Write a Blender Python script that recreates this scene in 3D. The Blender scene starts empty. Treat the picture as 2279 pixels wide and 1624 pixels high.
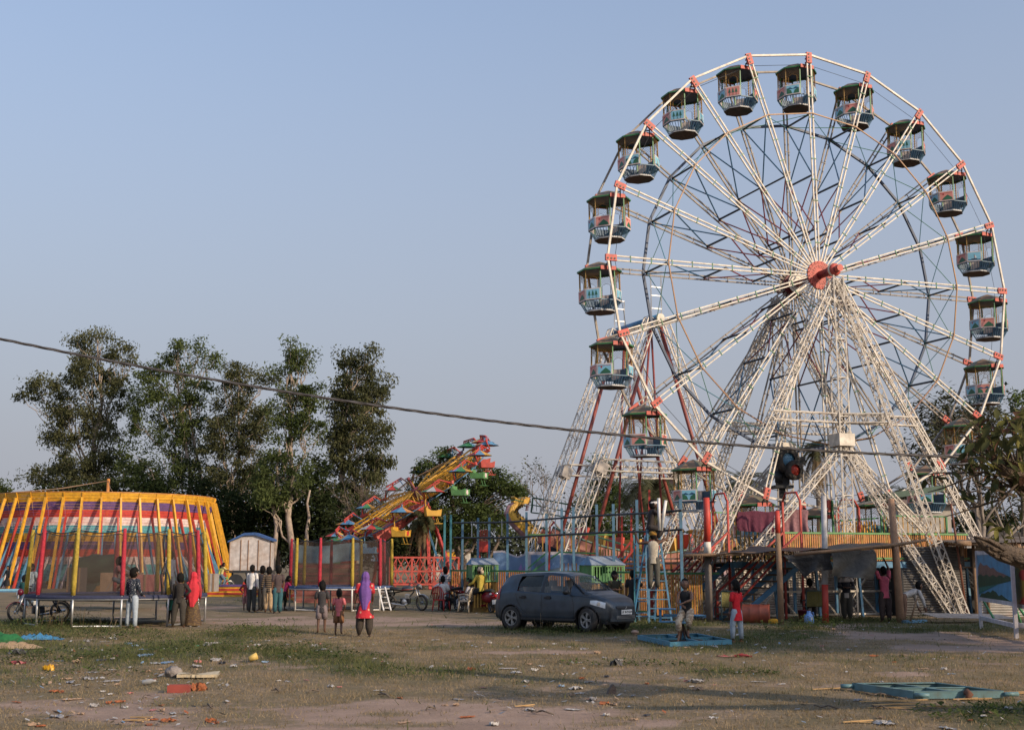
import bpy, math, random
import numpy as np
from mathutils import Vector as V, Matrix, noise as mnoise
R = math.radians
random.seed(7)
C = bpy.context.scene.collection
SC = bpy.context.scene

# ---------------------------------------------------------------- camera, sky, sun, exposure
FPX, CXP, CYP, TH, EYE = 2727.0, 1139.5, 812.0, math.atan(711 / 4426), 1.8
cam = bpy.data.cameras.new('camera'); cam.sensor_width = 36; cam.lens = 36 * FPX / 2279
cam.clip_start = 0.1; cam.clip_end = 6000
camo = bpy.data.objects.new('camera', cam); C.objects.link(camo)
camo.location = (0, 0, EYE); camo.rotation_euler = (R(90) + TH, 0, 0)
SC.camera = camo
SUN_AZ, SUN_EL = R(128), R(24)
w = bpy.data.worlds.new('World'); SC.world = w; w.use_nodes = True
nt = w.node_tree; bg = nt.nodes['Background']
sky = nt.nodes.new('ShaderNodeTexSky'); sky.sky_type = 'NISHITA'; sky.sun_disc = False
sky.sun_elevation = SUN_EL; sky.sun_rotation = SUN_AZ
sky.air_density = 1.0; sky.dust_density = 2.0; sky.ozone_density = 1.6; sky.altitude = 200
# dusty air: towards the horizon the sky pales into one grey-lavender haze, the same all round
tc = nt.nodes.new('ShaderNodeTexCoord'); sp = nt.nodes.new('ShaderNodeSeparateXYZ'); nt.links.new(tc.outputs['Generated'], sp.inputs[0])
hz = nt.nodes.new('ShaderNodeMapRange'); hz.interpolation_type = 'SMOOTHSTEP'
hz.inputs[1].default_value = -.02; hz.inputs[2].default_value = .80; hz.inputs[3].default_value = 1.0; hz.inputs[4].default_value = 0.0
nt.links.new(sp.outputs[2], hz.inputs[0])
hm = nt.nodes.new('ShaderNodeMix'); hm.data_type = 'RGBA'; hm.inputs[7].default_value = (1.52, 1.56, 1.78, 1)
nt.links.new(hz.outputs[0], hm.inputs[0]); nt.links.new(sky.outputs[0], hm.inputs[6]); nt.links.new(hm.outputs[2], bg.inputs[0])
bg.inputs[1].default_value = 0.15
sl = bpy.data.lights.new('sun', 'SUN'); sl.energy = 2.4; sl.angle = R(0.6); sl.color = (1.0, 0.80, 0.58)
so = bpy.data.objects.new('sun', sl); C.objects.link(so); so.location = (40, -40, 40)
SUND = V((math.sin(SUN_AZ) * math.cos(SUN_EL), math.cos(SUN_AZ) * math.cos(SUN_EL), math.sin(SUN_EL)))
so.rotation_euler = SUND.to_track_quat('Z', 'Y').to_euler()
SC.view_settings.view_transform = 'Standard'; SC.view_settings.look = 'None'
SC.view_settings.exposure = 0.75; SC.view_settings.gamma = 1.0
SC.view_settings.use_curve_mapping = False
SC.cycles.max_bounces = 6; SC.cycles.diffuse_bounces = 3; SC.cycles.transparent_max_bounces = 12

# survey: the place was measured from the photograph; P gives the point at depth y seen at (u, v), G the ground point
def P(px, py, Y):
    u = (px - CXP) / FPX; v = (CYP - py) / FPX
    d = V((u, math.cos(TH) - v * math.sin(TH), math.sin(TH) + v * math.cos(TH)))
    return V((0, 0, EYE)) + d * (Y / d.y)
def G(px, py, z=0.0):
    u = (px - CXP) / FPX; v = (CYP - py) / FPX
    d = V((u, math.cos(TH) - v * math.sin(TH), math.sin(TH) + v * math.cos(TH)))
    return V((0, 0, EYE)) + d * ((z - EYE) / d.z)
def PX(p):                                    # inverse, for ground zoning
    y = p[1] * math.cos(TH) + (p[2] - EYE) * math.sin(TH)
    return CXP + FPX * p[0] / y, CYP - FPX * (-p[1] * math.sin(TH) + (p[2] - EYE) * math.cos(TH)) / y

# ---------------------------------------------------------------- materials
MATS = {}
def M(name, col, rough=0.65, metal=0.0, var=0.22, scale=4.0, bump=0.0, bscale=40.0, dirt=None, damt=0.45, dscale=1.7, alpha=1.0, trans=0.0, rnd=0.0):
    if name in MATS: return MATS[name]
    m = bpy.data.materials.new(name); m.use_nodes = True; MATS[name] = m
    n = m.node_tree.nodes; L = m.node_tree.links; b = n['Principled BSDF']
    geo = n.new('ShaderNodeNewGeometry')
    nz = n.new('ShaderNodeTexNoise'); nz.inputs['Scale'].default_value = scale; nz.inputs['Detail'].default_value = 4
    L.new(geo.outputs['Position'], nz.inputs['Vector'])
    mx = n.new('ShaderNodeMix'); mx.data_type = 'RGBA'
    mx.inputs[6].default_value = (*[c * (1 - var) for c in col], 1); mx.inputs[7].default_value = (*[min(1, c * (1 + var)) for c in col], 1)
    mr = n.new('ShaderNodeMapRange'); mr.inputs[1].default_value = .3; mr.inputs[2].default_value = .7
    L.new(nz.outputs[0], mr.inputs[0]); L.new(mr.outputs[0], mx.inputs[0])
    out = mx.outputs[2]
    if rnd:
        oi = n.new('ShaderNodeObjectInfo'); hs = n.new('ShaderNodeHueSaturation')
        m2 = n.new('ShaderNodeMapRange'); m2.inputs[3].default_value = 1 - rnd; m2.inputs[4].default_value = 1 + rnd
        L.new(oi.outputs['Random'], m2.inputs[0]); L.new(m2.outputs[0], hs.inputs['Value']); L.new(out, hs.inputs['Color']); out = hs.outputs[0]
    if dirt:
        n2 = n.new('ShaderNodeTexNoise'); n2.inputs['Scale'].default_value = dscale; n2.inputs['Detail'].default_value = 7; n2.inputs['Roughness'].default_value = .7
        L.new(geo.outputs['Position'], n2.inputs['Vector'])
        r2 = n.new('ShaderNodeMapRange'); r2.inputs[1].default_value = .46; r2.inputs[2].default_value = .68; r2.inputs[4].default_value = damt
        L.new(n2.outputs[0], r2.inputs[0])
        m3 = n.new('ShaderNodeMix'); m3.data_type = 'RGBA'; m3.inputs[7].default_value = (*dirt, 1)
        L.new(r2.outputs[0], m3.inputs[0]); L.new(out, m3.inputs[6]); out = m3.outputs[2]
    L.new(out, b.inputs['Base Color'])
    b.inputs['Roughness'].default_value = rough; b.inputs['Metallic'].default_value = metal
    if bump:
        n3 = n.new('ShaderNodeTexNoise'); n3.inputs['Scale'].default_value = bscale; n3.inputs['Detail'].default_value = 5
        L.new(geo.outputs['Position'], n3.inputs['Vector'])
        bp = n.new('ShaderNodeBump'); bp.inputs['Strength'].default_value = bump; bp.inputs['Distance'].default_value = .05
        L.new(n3.outputs[0], bp.inputs['Height']); L.new(bp.outputs[0], b.inputs['Normal'])
    if alpha < 1: b.inputs['Alpha'].default_value = alpha
    if trans: b.inputs['Transmission Weight'].default_value = trans
    return m

RUST = (.16, .07, .035)
white_paint = M('white_paint', (.66, .60, .51), .55, dirt=(.34, .29, .23), damt=.55, dscale=3)
grey_paint = M('grey_paint', (.42, .42, .42), .6, dirt=(.2, .17, .14), damt=.6, dscale=3)
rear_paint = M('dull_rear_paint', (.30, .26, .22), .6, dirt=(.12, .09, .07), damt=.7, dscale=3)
white_truss = M('white_truss_paint', (.60, .55, .48), .55, dirt=(.26, .2, .16), damt=.75, dscale=2.4)
red_paint = M('red_paint', (.42, .042, .03), .5, dirt=(.28, .07, .045), damt=.5, dscale=5)
salmon = M('faded_red_paint', (.50, .082, .058), .55, dirt=(.32, .1, .07), damt=.5, dscale=5)
maroon_paint = M('maroon_paint', (.17, .035, .045), .55)
blue_paint = M('blue_paint', (.055, .19, .34), .5, dirt=(.08, .1, .11), damt=.5)
sky_paint = M('light_blue_paint', (.095, .245, .39), .5, dirt=(.12, .16, .18), damt=.5, dscale=3)
navy_paint = M('navy_paint', (.02, .045, .10), .5)
deep_blue = M('deep_blue_paint', (.02, .085, .17), .5, dirt=(.02, .03, .04), damt=.5)
teal_paint = M('teal_paint', (.05, .20, .24), .5, dirt=(.06, .08, .08))
green_paint = M('green_paint', (.045, .20, .07), .5, dirt=(.06, .1, .05), damt=.5)
lime_paint = M('light_green_paint', (.11, .27, .09), .5, dirt=(.1, .2, .08), damt=.5)
yellow_paint = M('yellow_paint', (.60, .33, .035), .5, dirt=(.3, .16, .04), damt=.45, dscale=2)
amber_paint = M('amber_paint', (.64, .33, .025), .5, dirt=(.42, .19, .03), damt=.5, dscale=1.2)
ochre_paint = M('ochre_paint', (.40, .22, .035), .55, dirt=(.2, .1, .03), damt=.6, dscale=6)
orange_paint = M('orange_paint', (.50, .21, .05), .5, dirt=(.25, .1, .04))
black_paint = M('black_paint', (.022, .024, .026), .5)
purple_paint = M('purple_paint', (.115, .058, .19), .55, dirt=(.08, .05, .1), damt=.5)
pink_white = M('pale_panel_paint', (.68, .55, .53), .6, dirt=(.45, .33, .3), damt=.4)
aqua_paint = M('aqua_paint', (.09, .33, .38), .55, dirt=(.08, .2, .22), damt=.5)
scarlet = M('scarlet_panel_paint', (.50, .048, .03), .55, dirt=(.38, .05, .03), damt=.5)
pic_blue = M('picture_blue', (.24, .52, .66), .5, var=.12)
pic_pink = M('picture_pink', (.68, .28, .23), .5, var=.12)
pic_green = M('picture_green', (.03, .13, .07), .5)
pic_dark = M('picture_dark', (.05, .05, .06), .5)
pic_frame = M('picture_frame_white', (.72, .62, .58), .55, dirt=(.5, .4, .36))
chrome = M('bare_metal', (.55, .55, .55), .3, metal=.9)
steel = M('galvanised_steel', (.45, .46, .47), .4, metal=.6)
rubber = M('black_rubber', (.025, .024, .023), .8, dirt=(.12, .09, .07), damt=.6, dscale=6)
wood = M('weathered_wood', (.27, .17, .10), .8, bump=.4, bscale=30, dirt=(.13, .08, .05), damt=.6, dscale=4)
bark = M('bark', (.15, .115, .085), .9, bump=.8, bscale=14, dirt=(.07, .05, .04), damt=.7)
pale_bark = M('pale_eucalyptus_bark', (.36, .29, .23), .85, dirt=(.2, .14, .1), damt=.6, dscale=.8)

# ---------------------------------------------------------------- mesh building
class MB:
    def __init__(s): s.v = []; s.f = []; s.m = []; s.s = []
    def add(s, vs, fs, m=0, smooth=False):
        o = len(s.v); s.v += [tuple(p) for p in vs]
        for f in fs: s.f.append(tuple(i + o for i in f)); s.m.append(m); s.s.append(smooth)
        return s
    def box(s, c, d, m=0, rot=None):
        x, y, z = d[0] / 2, d[1] / 2, d[2] / 2
        vs = [V(p) for p in ((-x,-y,-z),(x,-y,-z),(x,y,-z),(-x,y,-z),(-x,-y,z),(x,-y,z),(x,y,z),(-x,y,z))]
        if rot is not None: vs = [rot @ p for p in vs]
        c = V(c)
        return s.add([p + c for p in vs], [(0,3,2,1),(4,5,6,7),(0,1,5,4),(1,2,6,5),(2,3,7,6),(3,0,4,7)], m)
    def beam(s, p, q, w=.05, h=None, m=0, up=(0, 0, 1)):
        p = V(p); q = V(q); d = q - p
        if d.length < 1e-6: return s
        d.normalize(); up = V(up)
        if abs(d.dot(up)) > .98: up = V((0, 1, 0)) if abs(d.y) < .9 else V((1, 0, 0))
        a = d.cross(up).normalized(); b = a.cross(d); h = h or w
        a = a * w / 2; b = b * h / 2
        return s.add([p-a-b, p+a-b, p+a+b, p-a+b, q-a-b, q+a-b, q+a+b, q-a+b], [(0,3,2,1),(4,5,6,7),(0,1,5,4),(1,2,6,5),(2,3,7,6),(3,0,4,7)], m)
    def path(s, pts, r, n=6, m=0, smooth=True, cap=True, flat=1.0, up=(0, 0, 1)):
        pts = [V(p) for p in pts]; k = len(pts)
        rs = r if isinstance(r, (list, tuple)) else [r] * k
        vs = []; prev = None
        for i in range(k):
            t = (pts[min(i+1, k-1)] - pts[max(i-1, 0)])
            if t.length < 1e-9: t = V((0, 0, 1))
            t.normalize()
            if prev is None:
                u = V(up)
                if abs(t.dot(u)) > .95: u = V((0, 1, 0)) if abs(t.y) < .9 else V((1, 0, 0))
                a = t.cross(u).normalized()
            else:
                a = prev - t * prev.dot(t)
                a = a.normalized() if a.length > 1e-6 else t.orthogonal().normalized()
            prev = a; b = t.cross(a)
            for j in range(n):
                an = 2 * math.pi * j / n
                vs.append(pts[i] + a * (rs[i] * math.cos(an)) + b * (rs[i] * flat * math.sin(an)))
        fs = [(i*n+j, i*n+(j+1) % n, (i+1)*n+(j+1) % n, (i+1)*n+j) for i in range(k-1) for j in range(n)]
        s.add(vs, fs, m, smooth)
        if cap:
            o = len(s.v) - len(vs)
            s.f.append(tuple(o + j for j in reversed(range(n)))); s.m.append(m); s.s.append(False)
            s.f.append(tuple(o + (k-1)*n + j for j in range(n))); s.m.append(m); s.s.append(False)
        return s
    def tube(s, p, q, r, r2=None, n=6, m=0, smooth=True): return s.path([p, q], [r, r if r2 is None else r2], n, m, smooth)
    def lathe(s, prof, n=16, m=0, mat=None, smooth=True, arc=2*math.pi, flat=1.0):
        k = len(prof); closed = arc > 6.28; nn = n if closed else n + 1; vs = []
        for (r, z) in prof:
            for j in range(nn):
                a = arc * j / n; p = V((r * math.cos(a), r * flat * math.sin(a), z)); vs.append(mat @ p if mat else p)
        fs = [(i*nn+j, i*nn+(j+1) % nn, (i+1)*nn+(j+1) % nn, (i+1)*nn+j) for i in range(k-1) for j in range(n)]
        return s.add(vs, fs, m, smooth)
    def prism(s, poly, t, m=0, mat=None):         # polygon in local xz, thickness t along y
        k = len(poly); vs = [V((x, -t/2, z)) for x, z in poly] + [V((x, t/2, z)) for x, z in poly]
        if mat: vs = [mat @ p for p in vs]
        fs = [tuple(range(k)), tuple(range(2*k-1, k-1, -1))] + [(i, i + k, (i+1) % k + k, (i+1) % k) for i in range(k)]
        return s.add(vs, fs, m)
    def grid(s, fn, nu, nv, m=0, smooth=True, mfn=None):
        vs = [fn(i / nu, j / nv) for i in range(nu + 1) for j in range(nv + 1)]; o = len(s.v)
        s.v += [tuple(p) for p in vs]
        for i in range(nu):
            for j in range(nv):
                mm = m if mfn is None else mfn((i + .5) / nu, (j + .5) / nv)
                if mm is None: continue
                s.f.append((o+i*(nv+1)+j, o+(i+1)*(nv+1)+j, o+(i+1)*(nv+1)+j+1, o+i*(nv+1)+j+1)); s.m.append(mm); s.s.append(smooth)
        return s
    def ell(s, c, r, n=12, k=8, m=0, mat=None, fn=None):
        c = V(c); r = (r, r, r) if not isinstance(r, (tuple, list)) else r
        vs = []
        for i in range(k + 1):
            th = math.pi * i / k
            for j in range(n):
                a = 2 * math.pi * j / n
                p = V((r[0]*math.sin(th)*math.cos(a), r[1]*math.sin(th)*math.sin(a), r[2]*math.cos(th)))
                if fn: p = fn(p)
                vs.append((mat @ p if mat else p) + c)
        return s.add(vs, [(i*n+j, (i+1)*n+j, (i+1)*n+(j+1) % n, i*n+(j+1) % n) for i in range(k) for j in range(n)], m, True)
    def mesh(s, name, mats):
        me = bpy.data.meshes.new(name); me.from_pydata(s.v, [], s.f)
        for x in (mats if isinstance(mats, (list, tuple)) else [mats]): me.materials.append(x)
        me.polygons.foreach_set('material_index', s.m); me.polygons.foreach_set('use_smooth', s.s); me.update()
        return me
    def build(s, name, mats, parent=None, loc=None, rz=None):
        return put(name, s.mesh(name, mats), parent, loc, rz)
def put(name, me, parent=None, loc=None, rz=None):
    o = bpy.data.objects.new(name, me); C.objects.link(o)
    if parent is not None:
        o.parent = parent
        if parent.get('w') and loc is None:        # world-built part under an unrotated root
            o.matrix_parent_inverse = Matrix.Translation(-parent.location)
    if loc is not None: o.location = loc
    if rz is not None: o.rotation_euler = (0, 0, rz) if not isinstance(rz, (tuple, list)) else rz
    return o
def tag(o, label=None, cat=None, group=None, kind=None):
    if label: o['label'] = label
    if cat: o['category'] = cat
    if group: o['group'] = group
    if kind: o['kind'] = kind
    return o
def thing(name, label, cat, loc=(0, 0, 0), rz=0, group=None, world=False):
    o = bpy.data.objects.new(name, None); C.objects.link(o); o.location = loc; o.rotation_euler = (0, 0, rz)
    o.empty_display_size = .2
    if world: o['w'] = 1
    return tag(o, label, cat, group)
def dup(root, loc, rz=None, label=None, group=None):
    r = root.copy(); C.objects.link(r); r.location = loc
    if rz is not None: r.rotation_euler = (0, 0, rz)
    if label: r['label'] = label
    if group: r['group'] = group
    for ch in list(root.children):
        c = ch.copy(); C.objects.link(c); c.parent = r
        for g in list(ch.children):
            d = g.copy(); C.objects.link(d); d.parent = c
    return r
def frame(xa, za, o=(0, 0, 0)):                   # 4x4 with local x, z axes and origin
    x = V(xa).normalized(); z = V(za); z = (z - x * z.dot(x)).normalized(); y = z.cross(x)
    m = Matrix((x, y, z)).transposed().to_4x4(); m.translation = V(o); return m
def fast_mesh(name, verts, faces_n, mats, per=4, mi=None, smooth=False):   # numpy quads/tris, unshared verts
    me = bpy.data.meshes.new(name); n = len(verts); k = n // per
    me.vertices.add(n); me.vertices.foreach_set('co', np.asarray(verts, dtype=np.float32).ravel())
    me.loops.add(n); me.loops.foreach_set('vertex_index', np.arange(n, dtype=np.int32))
    me.polygons.add(k); me.polygons.foreach_set('loop_start', np.arange(k, dtype=np.int32) * per)
    me.polygons.foreach_set('loop_total', np.full(k, per, dtype=np.int32))
    for x in mats: me.materials.append(x)
    if mi is not None: me.polygons.foreach_set('material_index', np.asarray(mi, dtype=np.int32))
    me.update(calc_edges=True)
    return me
def truss(b, p, q, w, n, m=0, ch=.042, lc=.024, up=(0, 0, 1), w2=None):   # square lattice girder
    p = V(p); q = V(q); d = (q - p).normalized(); up = V(up)
    if abs(d.dot(up)) > .98: up = V((0, 1, 0))
    a = d.cross(up).normalized(); c = a.cross(d); w2 = w if w2 is None else w2
    def k(i, s):
        t = i / n; ww = (w + (w2 - w) * t) / 2
        return p.lerp(q, t) + a * ww * s[0] + c * ww * s[1]
    cs = [(-1, -1), (1, -1), (1, 1), (-1, 1)]
    for s in cs: b.beam(k(0, s), k(n, s), ch, ch, m)
    for f in range(4):
        s, t = cs[f], cs[(f + 1) % 4]
        for i in range(n):
            if f in (0, 2): b.beam(k(i, s), k(i + 1, t), lc, lc * .5, m); b.beam(k(i, t), k(i + 1, s), lc, lc * .5, m)
            else: b.beam(k(i, s) if i % 2 else k(i, t), k(i + 1, t) if i % 2 else k(i + 1, s), lc * .8, lc * .5, m)
            if i % 3 == 0: b.beam(k(i, s), k(i, t), lc, lc, m)
    return b
# ================================================================ GROUND
rng = np.random.default_rng(11)
def vnoise(x, y, s, seed=0):                         # smooth value noise, numpy
    r = np.random.default_rng(seed + 100).random((256, 256))
    x = np.asarray(x) * s; y = np.asarray(y) * s
    xi = np.floor(x).astype(int); yi = np.floor(y).astype(int); fx = x - xi; fy = y - yi
    fx = fx * fx * (3 - 2 * fx); fy = fy * fy * (3 - 2 * fy)
    g = lambda a, b: r[a % 256, b % 256]
    return (g(xi, yi) * (1 - fx) + g(xi + 1, yi) * fx) * (1 - fy) + (g(xi, yi + 1) * (1 - fx) + g(xi + 1, yi + 1) * fx) * fy
def fbm(x, y, s, seed=0): return .5 * vnoise(x, y, s, seed) + .28 * vnoise(x, y, s * 2.3, seed + 1) + .22 * vnoise(x, y, s * 5.1, seed + 2)
def gxy(px, py): p = G(px, py); return p.x, p.y
# patches measured on the ground: (u, v, half width, half height in photo pixels, strength)
GREEN = [(90, 1440, 210, 34, 1.0), (330, 1450, 260, 36, 1.0), (560, 1420, 110, 24, .95), (640, 1462, 150, 26, .9), (780, 1480, 130, 24, .75), (1000, 1495, 260, 20, .34), (120, 1395, 150, 18, .9),
         (1270, 1405, 210, 14, .7), (1460, 1392, 130, 14, .9), (1700, 1420, 160, 20, .8), (1810, 1405, 90, 16, 1.0), (1990, 1400, 200, 16, .6), (1600, 1440, 300, 18, .5), (2230, 1590, 110, 26, .9), (2180, 1395, 120, 10, .5),
         (1300, 1520, 260, 14, .3), (1650, 1495, 260, 22, .28), (2000, 1480, 260, 26, .3), (60, 1510, 200, 26, .5), (1180, 1440, 220, 12, .45), (1000, 1340, 130, 14, .45), (650, 1335, 200, 14, .35), (1900, 1382, 160, 8, .5)]
DIRT = [(700, 1383, 330, 10, 1.0), (1000, 1386, 200, 8, 1.0), (430, 1352, 220, 6, .6), (2000, 1418, 180, 11, 1.0), (2180, 1440, 190, 15, 1.0), (1850, 1394, 90, 7, .8), (900, 1590, 330, 34, 1.0), (1250, 1600, 220, 26, .8), (1000, 1625, 600, 20, .8),
        (250, 1585, 190, 22, .7), (130, 1570, 180, 16, .6), (1500, 1612, 130, 14, .6), (1220, 1452, 90, 6, .7), (2100, 1500, 220, 7, .4), (560, 1560, 260, 18, .5), (1850, 1530, 160, 7, .35), (1130, 1455, 90, 8, .5), (1330, 1490, 120, 6, .4)]
def zone(x, y, Z):
    d = y * math.cos(TH) + (0 - EYE) * math.sin(TH)
    u = CXP + FPX * x / d; v = CYP - FPX * (-y * math.sin(TH) + (0 - EYE) * math.cos(TH)) / d
    o = np.zeros_like(x)
    for (a, b_, c, e, s) in Z: o = np.maximum(o, s * np.exp(-((u - a) / c) ** 2 * 1.1 - ((v - b_) / e) ** 2 * 1.1))
    return o
def green_at(x, y):
    n = fbm(x, y, .55, 3); n2 = fbm(x, y, 1.7, 9)
    g = np.clip(zone(x, y, GREEN) * (.45 + 1.2 * n) + .55 * (n - .42) + .3 * (n2 - .5), 0, 1)
    d = dirt_at(x, y)
    return np.clip(g * (1 - .85 * d), 0, 1)
def dirt_at(x, y):
    n = fbm(x, y, .8, 21)
    return np.clip(zone(x, y, DIRT) * (.5 + 1.0 * n) + 1.4 * (n - .62), 0, 1)
def height_at(x, y):
    f = np.clip((y - 8) / 6, 0, 1) * np.clip((70 - y) / 20, 0, 1)
    return f * (.05 * (fbm(x, y, .35, 31) - .5) + .03 * (fbm(x, y, 1.6, 41) - .5) + .05 * zone(x, y, GREEN))
xs = np.concatenate([-np.geomspace(1500, 32, 14), np.linspace(-30, 30, 420), np.geomspace(32, 1500, 14)])
ys = np.concatenate([[-300, -60, 0, 6], np.linspace(10, 46, 420), np.geomspace(46.3, 130, 90), np.geomspace(140, 3000, 14)])
gx, gy = np.meshgrid(xs, ys, indexing='ij'); gz = height_at(gx.ravel(), gy.ravel())
gv = np.stack([gx.ravel(), gy.ravel(), gz], 1); nx, ny = len(xs), len(ys)
ii, jj = np.meshgrid(np.arange(nx - 1), np.arange(ny - 1), indexing='ij'); a = (ii * ny + jj).ravel()
quads = np.stack([a, a + ny, a + ny + 1, a + 1], 1).astype(np.int32)
me = bpy.data.meshes.new('ground'); me.vertices.add(len(gv)); me.vertices.foreach_set('co', gv.astype(np.float32).ravel())
me.loops.add(quads.size); me.loops.foreach_set('vertex_index', quads.ravel()); me.polygons.add(len(quads))
me.polygons.foreach_set('loop_start', np.arange(len(quads), dtype=np.int32) * 4); me.polygons.foreach_set('loop_total', np.full(len(quads), 4, np.int32))
me.polygons.foreach_set('use_smooth', np.ones(len(quads), bool)); me.update(calc_edges=True)
for nm, fn in (('green', green_at), ('dirt', dirt_at)):
    at = me.attributes.new(nm, 'FLOAT', 'POINT'); at.data.foreach_set('value', fn(gv[:, 0], gv[:, 1]).astype(np.float32))
gm = bpy.data.materials.new('ground_soil'); gm.use_nodes = True; n = gm.node_tree.nodes; L = gm.node_tree.links; bs = n['Principled BSDF']; bs.inputs['Roughness'].default_value = .95
bs.inputs['Specular IOR Level'].default_value = .1
geo = n.new('ShaderNodeNewGeometry')
def nod(t, **k):
    q = n.new(t)
    for a_, c_ in k.items(): q.inputs[a_].default_value = c_
    return q
def noisy(s, d=6, r=.6):
    q = n.new('ShaderNodeTexNoise'); q.inputs['Scale'].default_value = s; q.inputs['Detail'].default_value = d; q.inputs['Roughness'].default_value = r; L.new(geo.outputs['Position'], q.inputs['Vector']); return q.outputs[0]
def mixc(f, c1, c2):
    q = n.new('ShaderNodeMix'); q.data_type = 'RGBA'
    for k_, c_ in ((0, f), (6, c1), (7, c2)):
        if isinstance(c_, (tuple, float)): q.inputs[k_].default_value = c_ if isinstance(c_, float) else (*c_, 1)
        else: L.new(c_, q.inputs[k_])
    return q.outputs[2]
def mrange(x, a_, c_, lo=0, hi=1):
    q = n.new('ShaderNodeMapRange'); L.new(x, q.inputs[0])
    for i_, v_ in ((1, a_), (2, c_), (3, lo), (4, hi)): q.inputs[i_].default_value = v_
    return q.outputs[0]
ag = n.new('ShaderNodeAttribute'); ag.attribute_name = 'green'; ad = n.new('ShaderNodeAttribute'); ad.attribute_name = 'dirt'
tan = mixc(mrange(noisy(2.4), .35, .65), (.20, .148, .092), (.325, .24, .158))
tan = mixc(mrange(noisy(.7), .40, .62), tan, (.185, .150, .085))
tan = mixc(mrange(noisy(24, 8, .7), .42, .66), tan, (.125, .10, .064))
drt = mixc(mrange(noisy(1.4), .35, .65), (.275, .195, .150), (.37, .265, .205))
drt = mixc(mrange(noisy(38, 8, .7), .5, .72), drt, (.19, .135, .10))
grn = mixc(mrange(noisy(6.0), .35, .65), (.070, .072, .034), (.115, .112, .055))
def madd(x, y, s):
    q = n.new('ShaderNodeMath'); q.operation = 'MULTIPLY_ADD'; L.new(y, q.inputs[0]); q.inputs[1].default_value = s; L.new(x, q.inputs[2]); return q.outputs[0]
fg = mrange(madd(ag.outputs['Fac'], noisy(9, 7, .7), .8), .55, 1.05); fd = mrange(madd(ad.outputs['Fac'], noisy(7, 7, .7), .8), .5, .85)
col = mixc(fd, mixc(fg, tan, grn), drt)
L.new(col, bs.inputs['Base Color'])
bp = n.new('ShaderNodeBump'); bp.inputs['Strength'].default_value = .6; bp.inputs['Distance'].default_value = .03; L.new(noisy(16, 8, .7), bp.inputs['Height']); L.new(bp.outputs[0], bs.inputs['Normal'])
me.materials.append(gm); tag(put('ground', me), kind='structure')
def gh(x, y): return float(height_at(np.array([x]), np.array([y]))[0])
def GZ(px, py):
    p = G(px, py); p.z = gh(p.x, p.y); return p

# ---- grass blades
def leafmat(name, c1, c2, scale=.8, tr=.35):
    m = bpy.data.materials.new(name); m.use_nodes = True; n = m.node_tree.nodes; L = m.node_tree.links; n.remove(n['Principled BSDF'])
    geo = n.new('ShaderNodeNewGeometry'); nz = n.new('ShaderNodeTexNoise'); nz.inputs['Scale'].default_value = scale; nz.inputs['Detail'].default_value = 3
    L.new(geo.outputs['Position'], nz.inputs['Vector']); mr = n.new('ShaderNodeMapRange'); mr.inputs[1].default_value = .32; mr.inputs[2].default_value = .68; L.new(nz.outputs[0], mr.inputs[0])
    ad_ = n.new('ShaderNodeMath'); ad_.operation = 'MULTIPLY_ADD'; L.new(geo.outputs['Random Per Island'], ad_.inputs[0]); ad_.inputs[1].default_value = .5; 
    sb = n.new('ShaderNodeMath'); sb.operation = 'SUBTRACT'; L.new(mr.outputs[0], sb.inputs[0]); sb.inputs[1].default_value = .25; L.new(sb.outputs[0], ad_.inputs[2]); ad_.use_clamp = True
    mx = n.new('ShaderNodeMix'); mx.data_type = 'RGBA'; mx.inputs[6].default_value = (*c1, 1); mx.inputs[7].default_value = (*c2, 1); L.new(ad_.outputs[0], mx.inputs[0])
    df = n.new('ShaderNodeBsdfDiffuse'); tl = n.new('ShaderNodeBsdfTranslucent'); ms = n.new('ShaderNodeMixShader'); ms.inputs[0].default_value = tr
    L.new(mx.outputs[2], df.inputs[0]); L.new(mx.outputs[2], tl.inputs[0]); L.new(df.outputs[0], ms.inputs[1]); L.new(tl.outputs[0], ms.inputs[2]); L.new(ms.outputs[0], n['Material Output'].inputs[0])
    return m
dry_m = leafmat('dry_grass', (.20, .150, .080), (.40, .305, .185), 1.5); grn_m = leafmat('green_grass', (.075, .088, .034), (.185, .185, .080), 1.2); weed_m = leafmat('weed_leaf', (.040, .062, .020), (.13, .16, .055), 2.0)
def blades(N, y0, y1, want, hmin, hmax, wd, seed):
    r = np.random.default_rng(seed); y = np.sqrt(r.random(N) * (y1**2 - y0**2) + y0**2); x = (r.random(N) * 2 - 1) * .44 * y
    p = want(x, y); k = r.random(N) < p; x, y = x[k], y[k]; m = len(x)
    z = height_at(x, y); h = hmin + (hmax - hmin) * r.random(m) ** 2; a = r.random(m) * 6.283; l = r.random(m) * 1.3 * h; b_ = r.random(m) * 6.283
    wv = wd * (.6 + .8 * r.random(m)); dx, dy = np.cos(a) * wv, np.sin(a) * wv; tx, ty = np.cos(b_) * l, np.sin(b_) * l
    v = np.stack([np.stack([x - dx, y - dy, z - .01], 1), np.stack([x + dx, y + dy, z - .01], 1), np.stack([x + tx, y + ty, z + h], 1)], 1)
    return v.reshape(-1, 3)
dw = lambda x, y: np.clip(1 - 1.6 * dirt_at(x, y), .01, 1) * np.clip(1.1 - green_at(x, y), 0, 1) * np.clip(.15 + 1.3 * (fbm(x, y, 2.2, 77) - .25), 0, 1)
gw = lambda x, y: np.clip(1.5 * (green_at(x, y) - .2), .01, 1) * np.clip(2.2 * (fbm(x, y, 1.3, 55) - .2), 0, 1)
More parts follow.
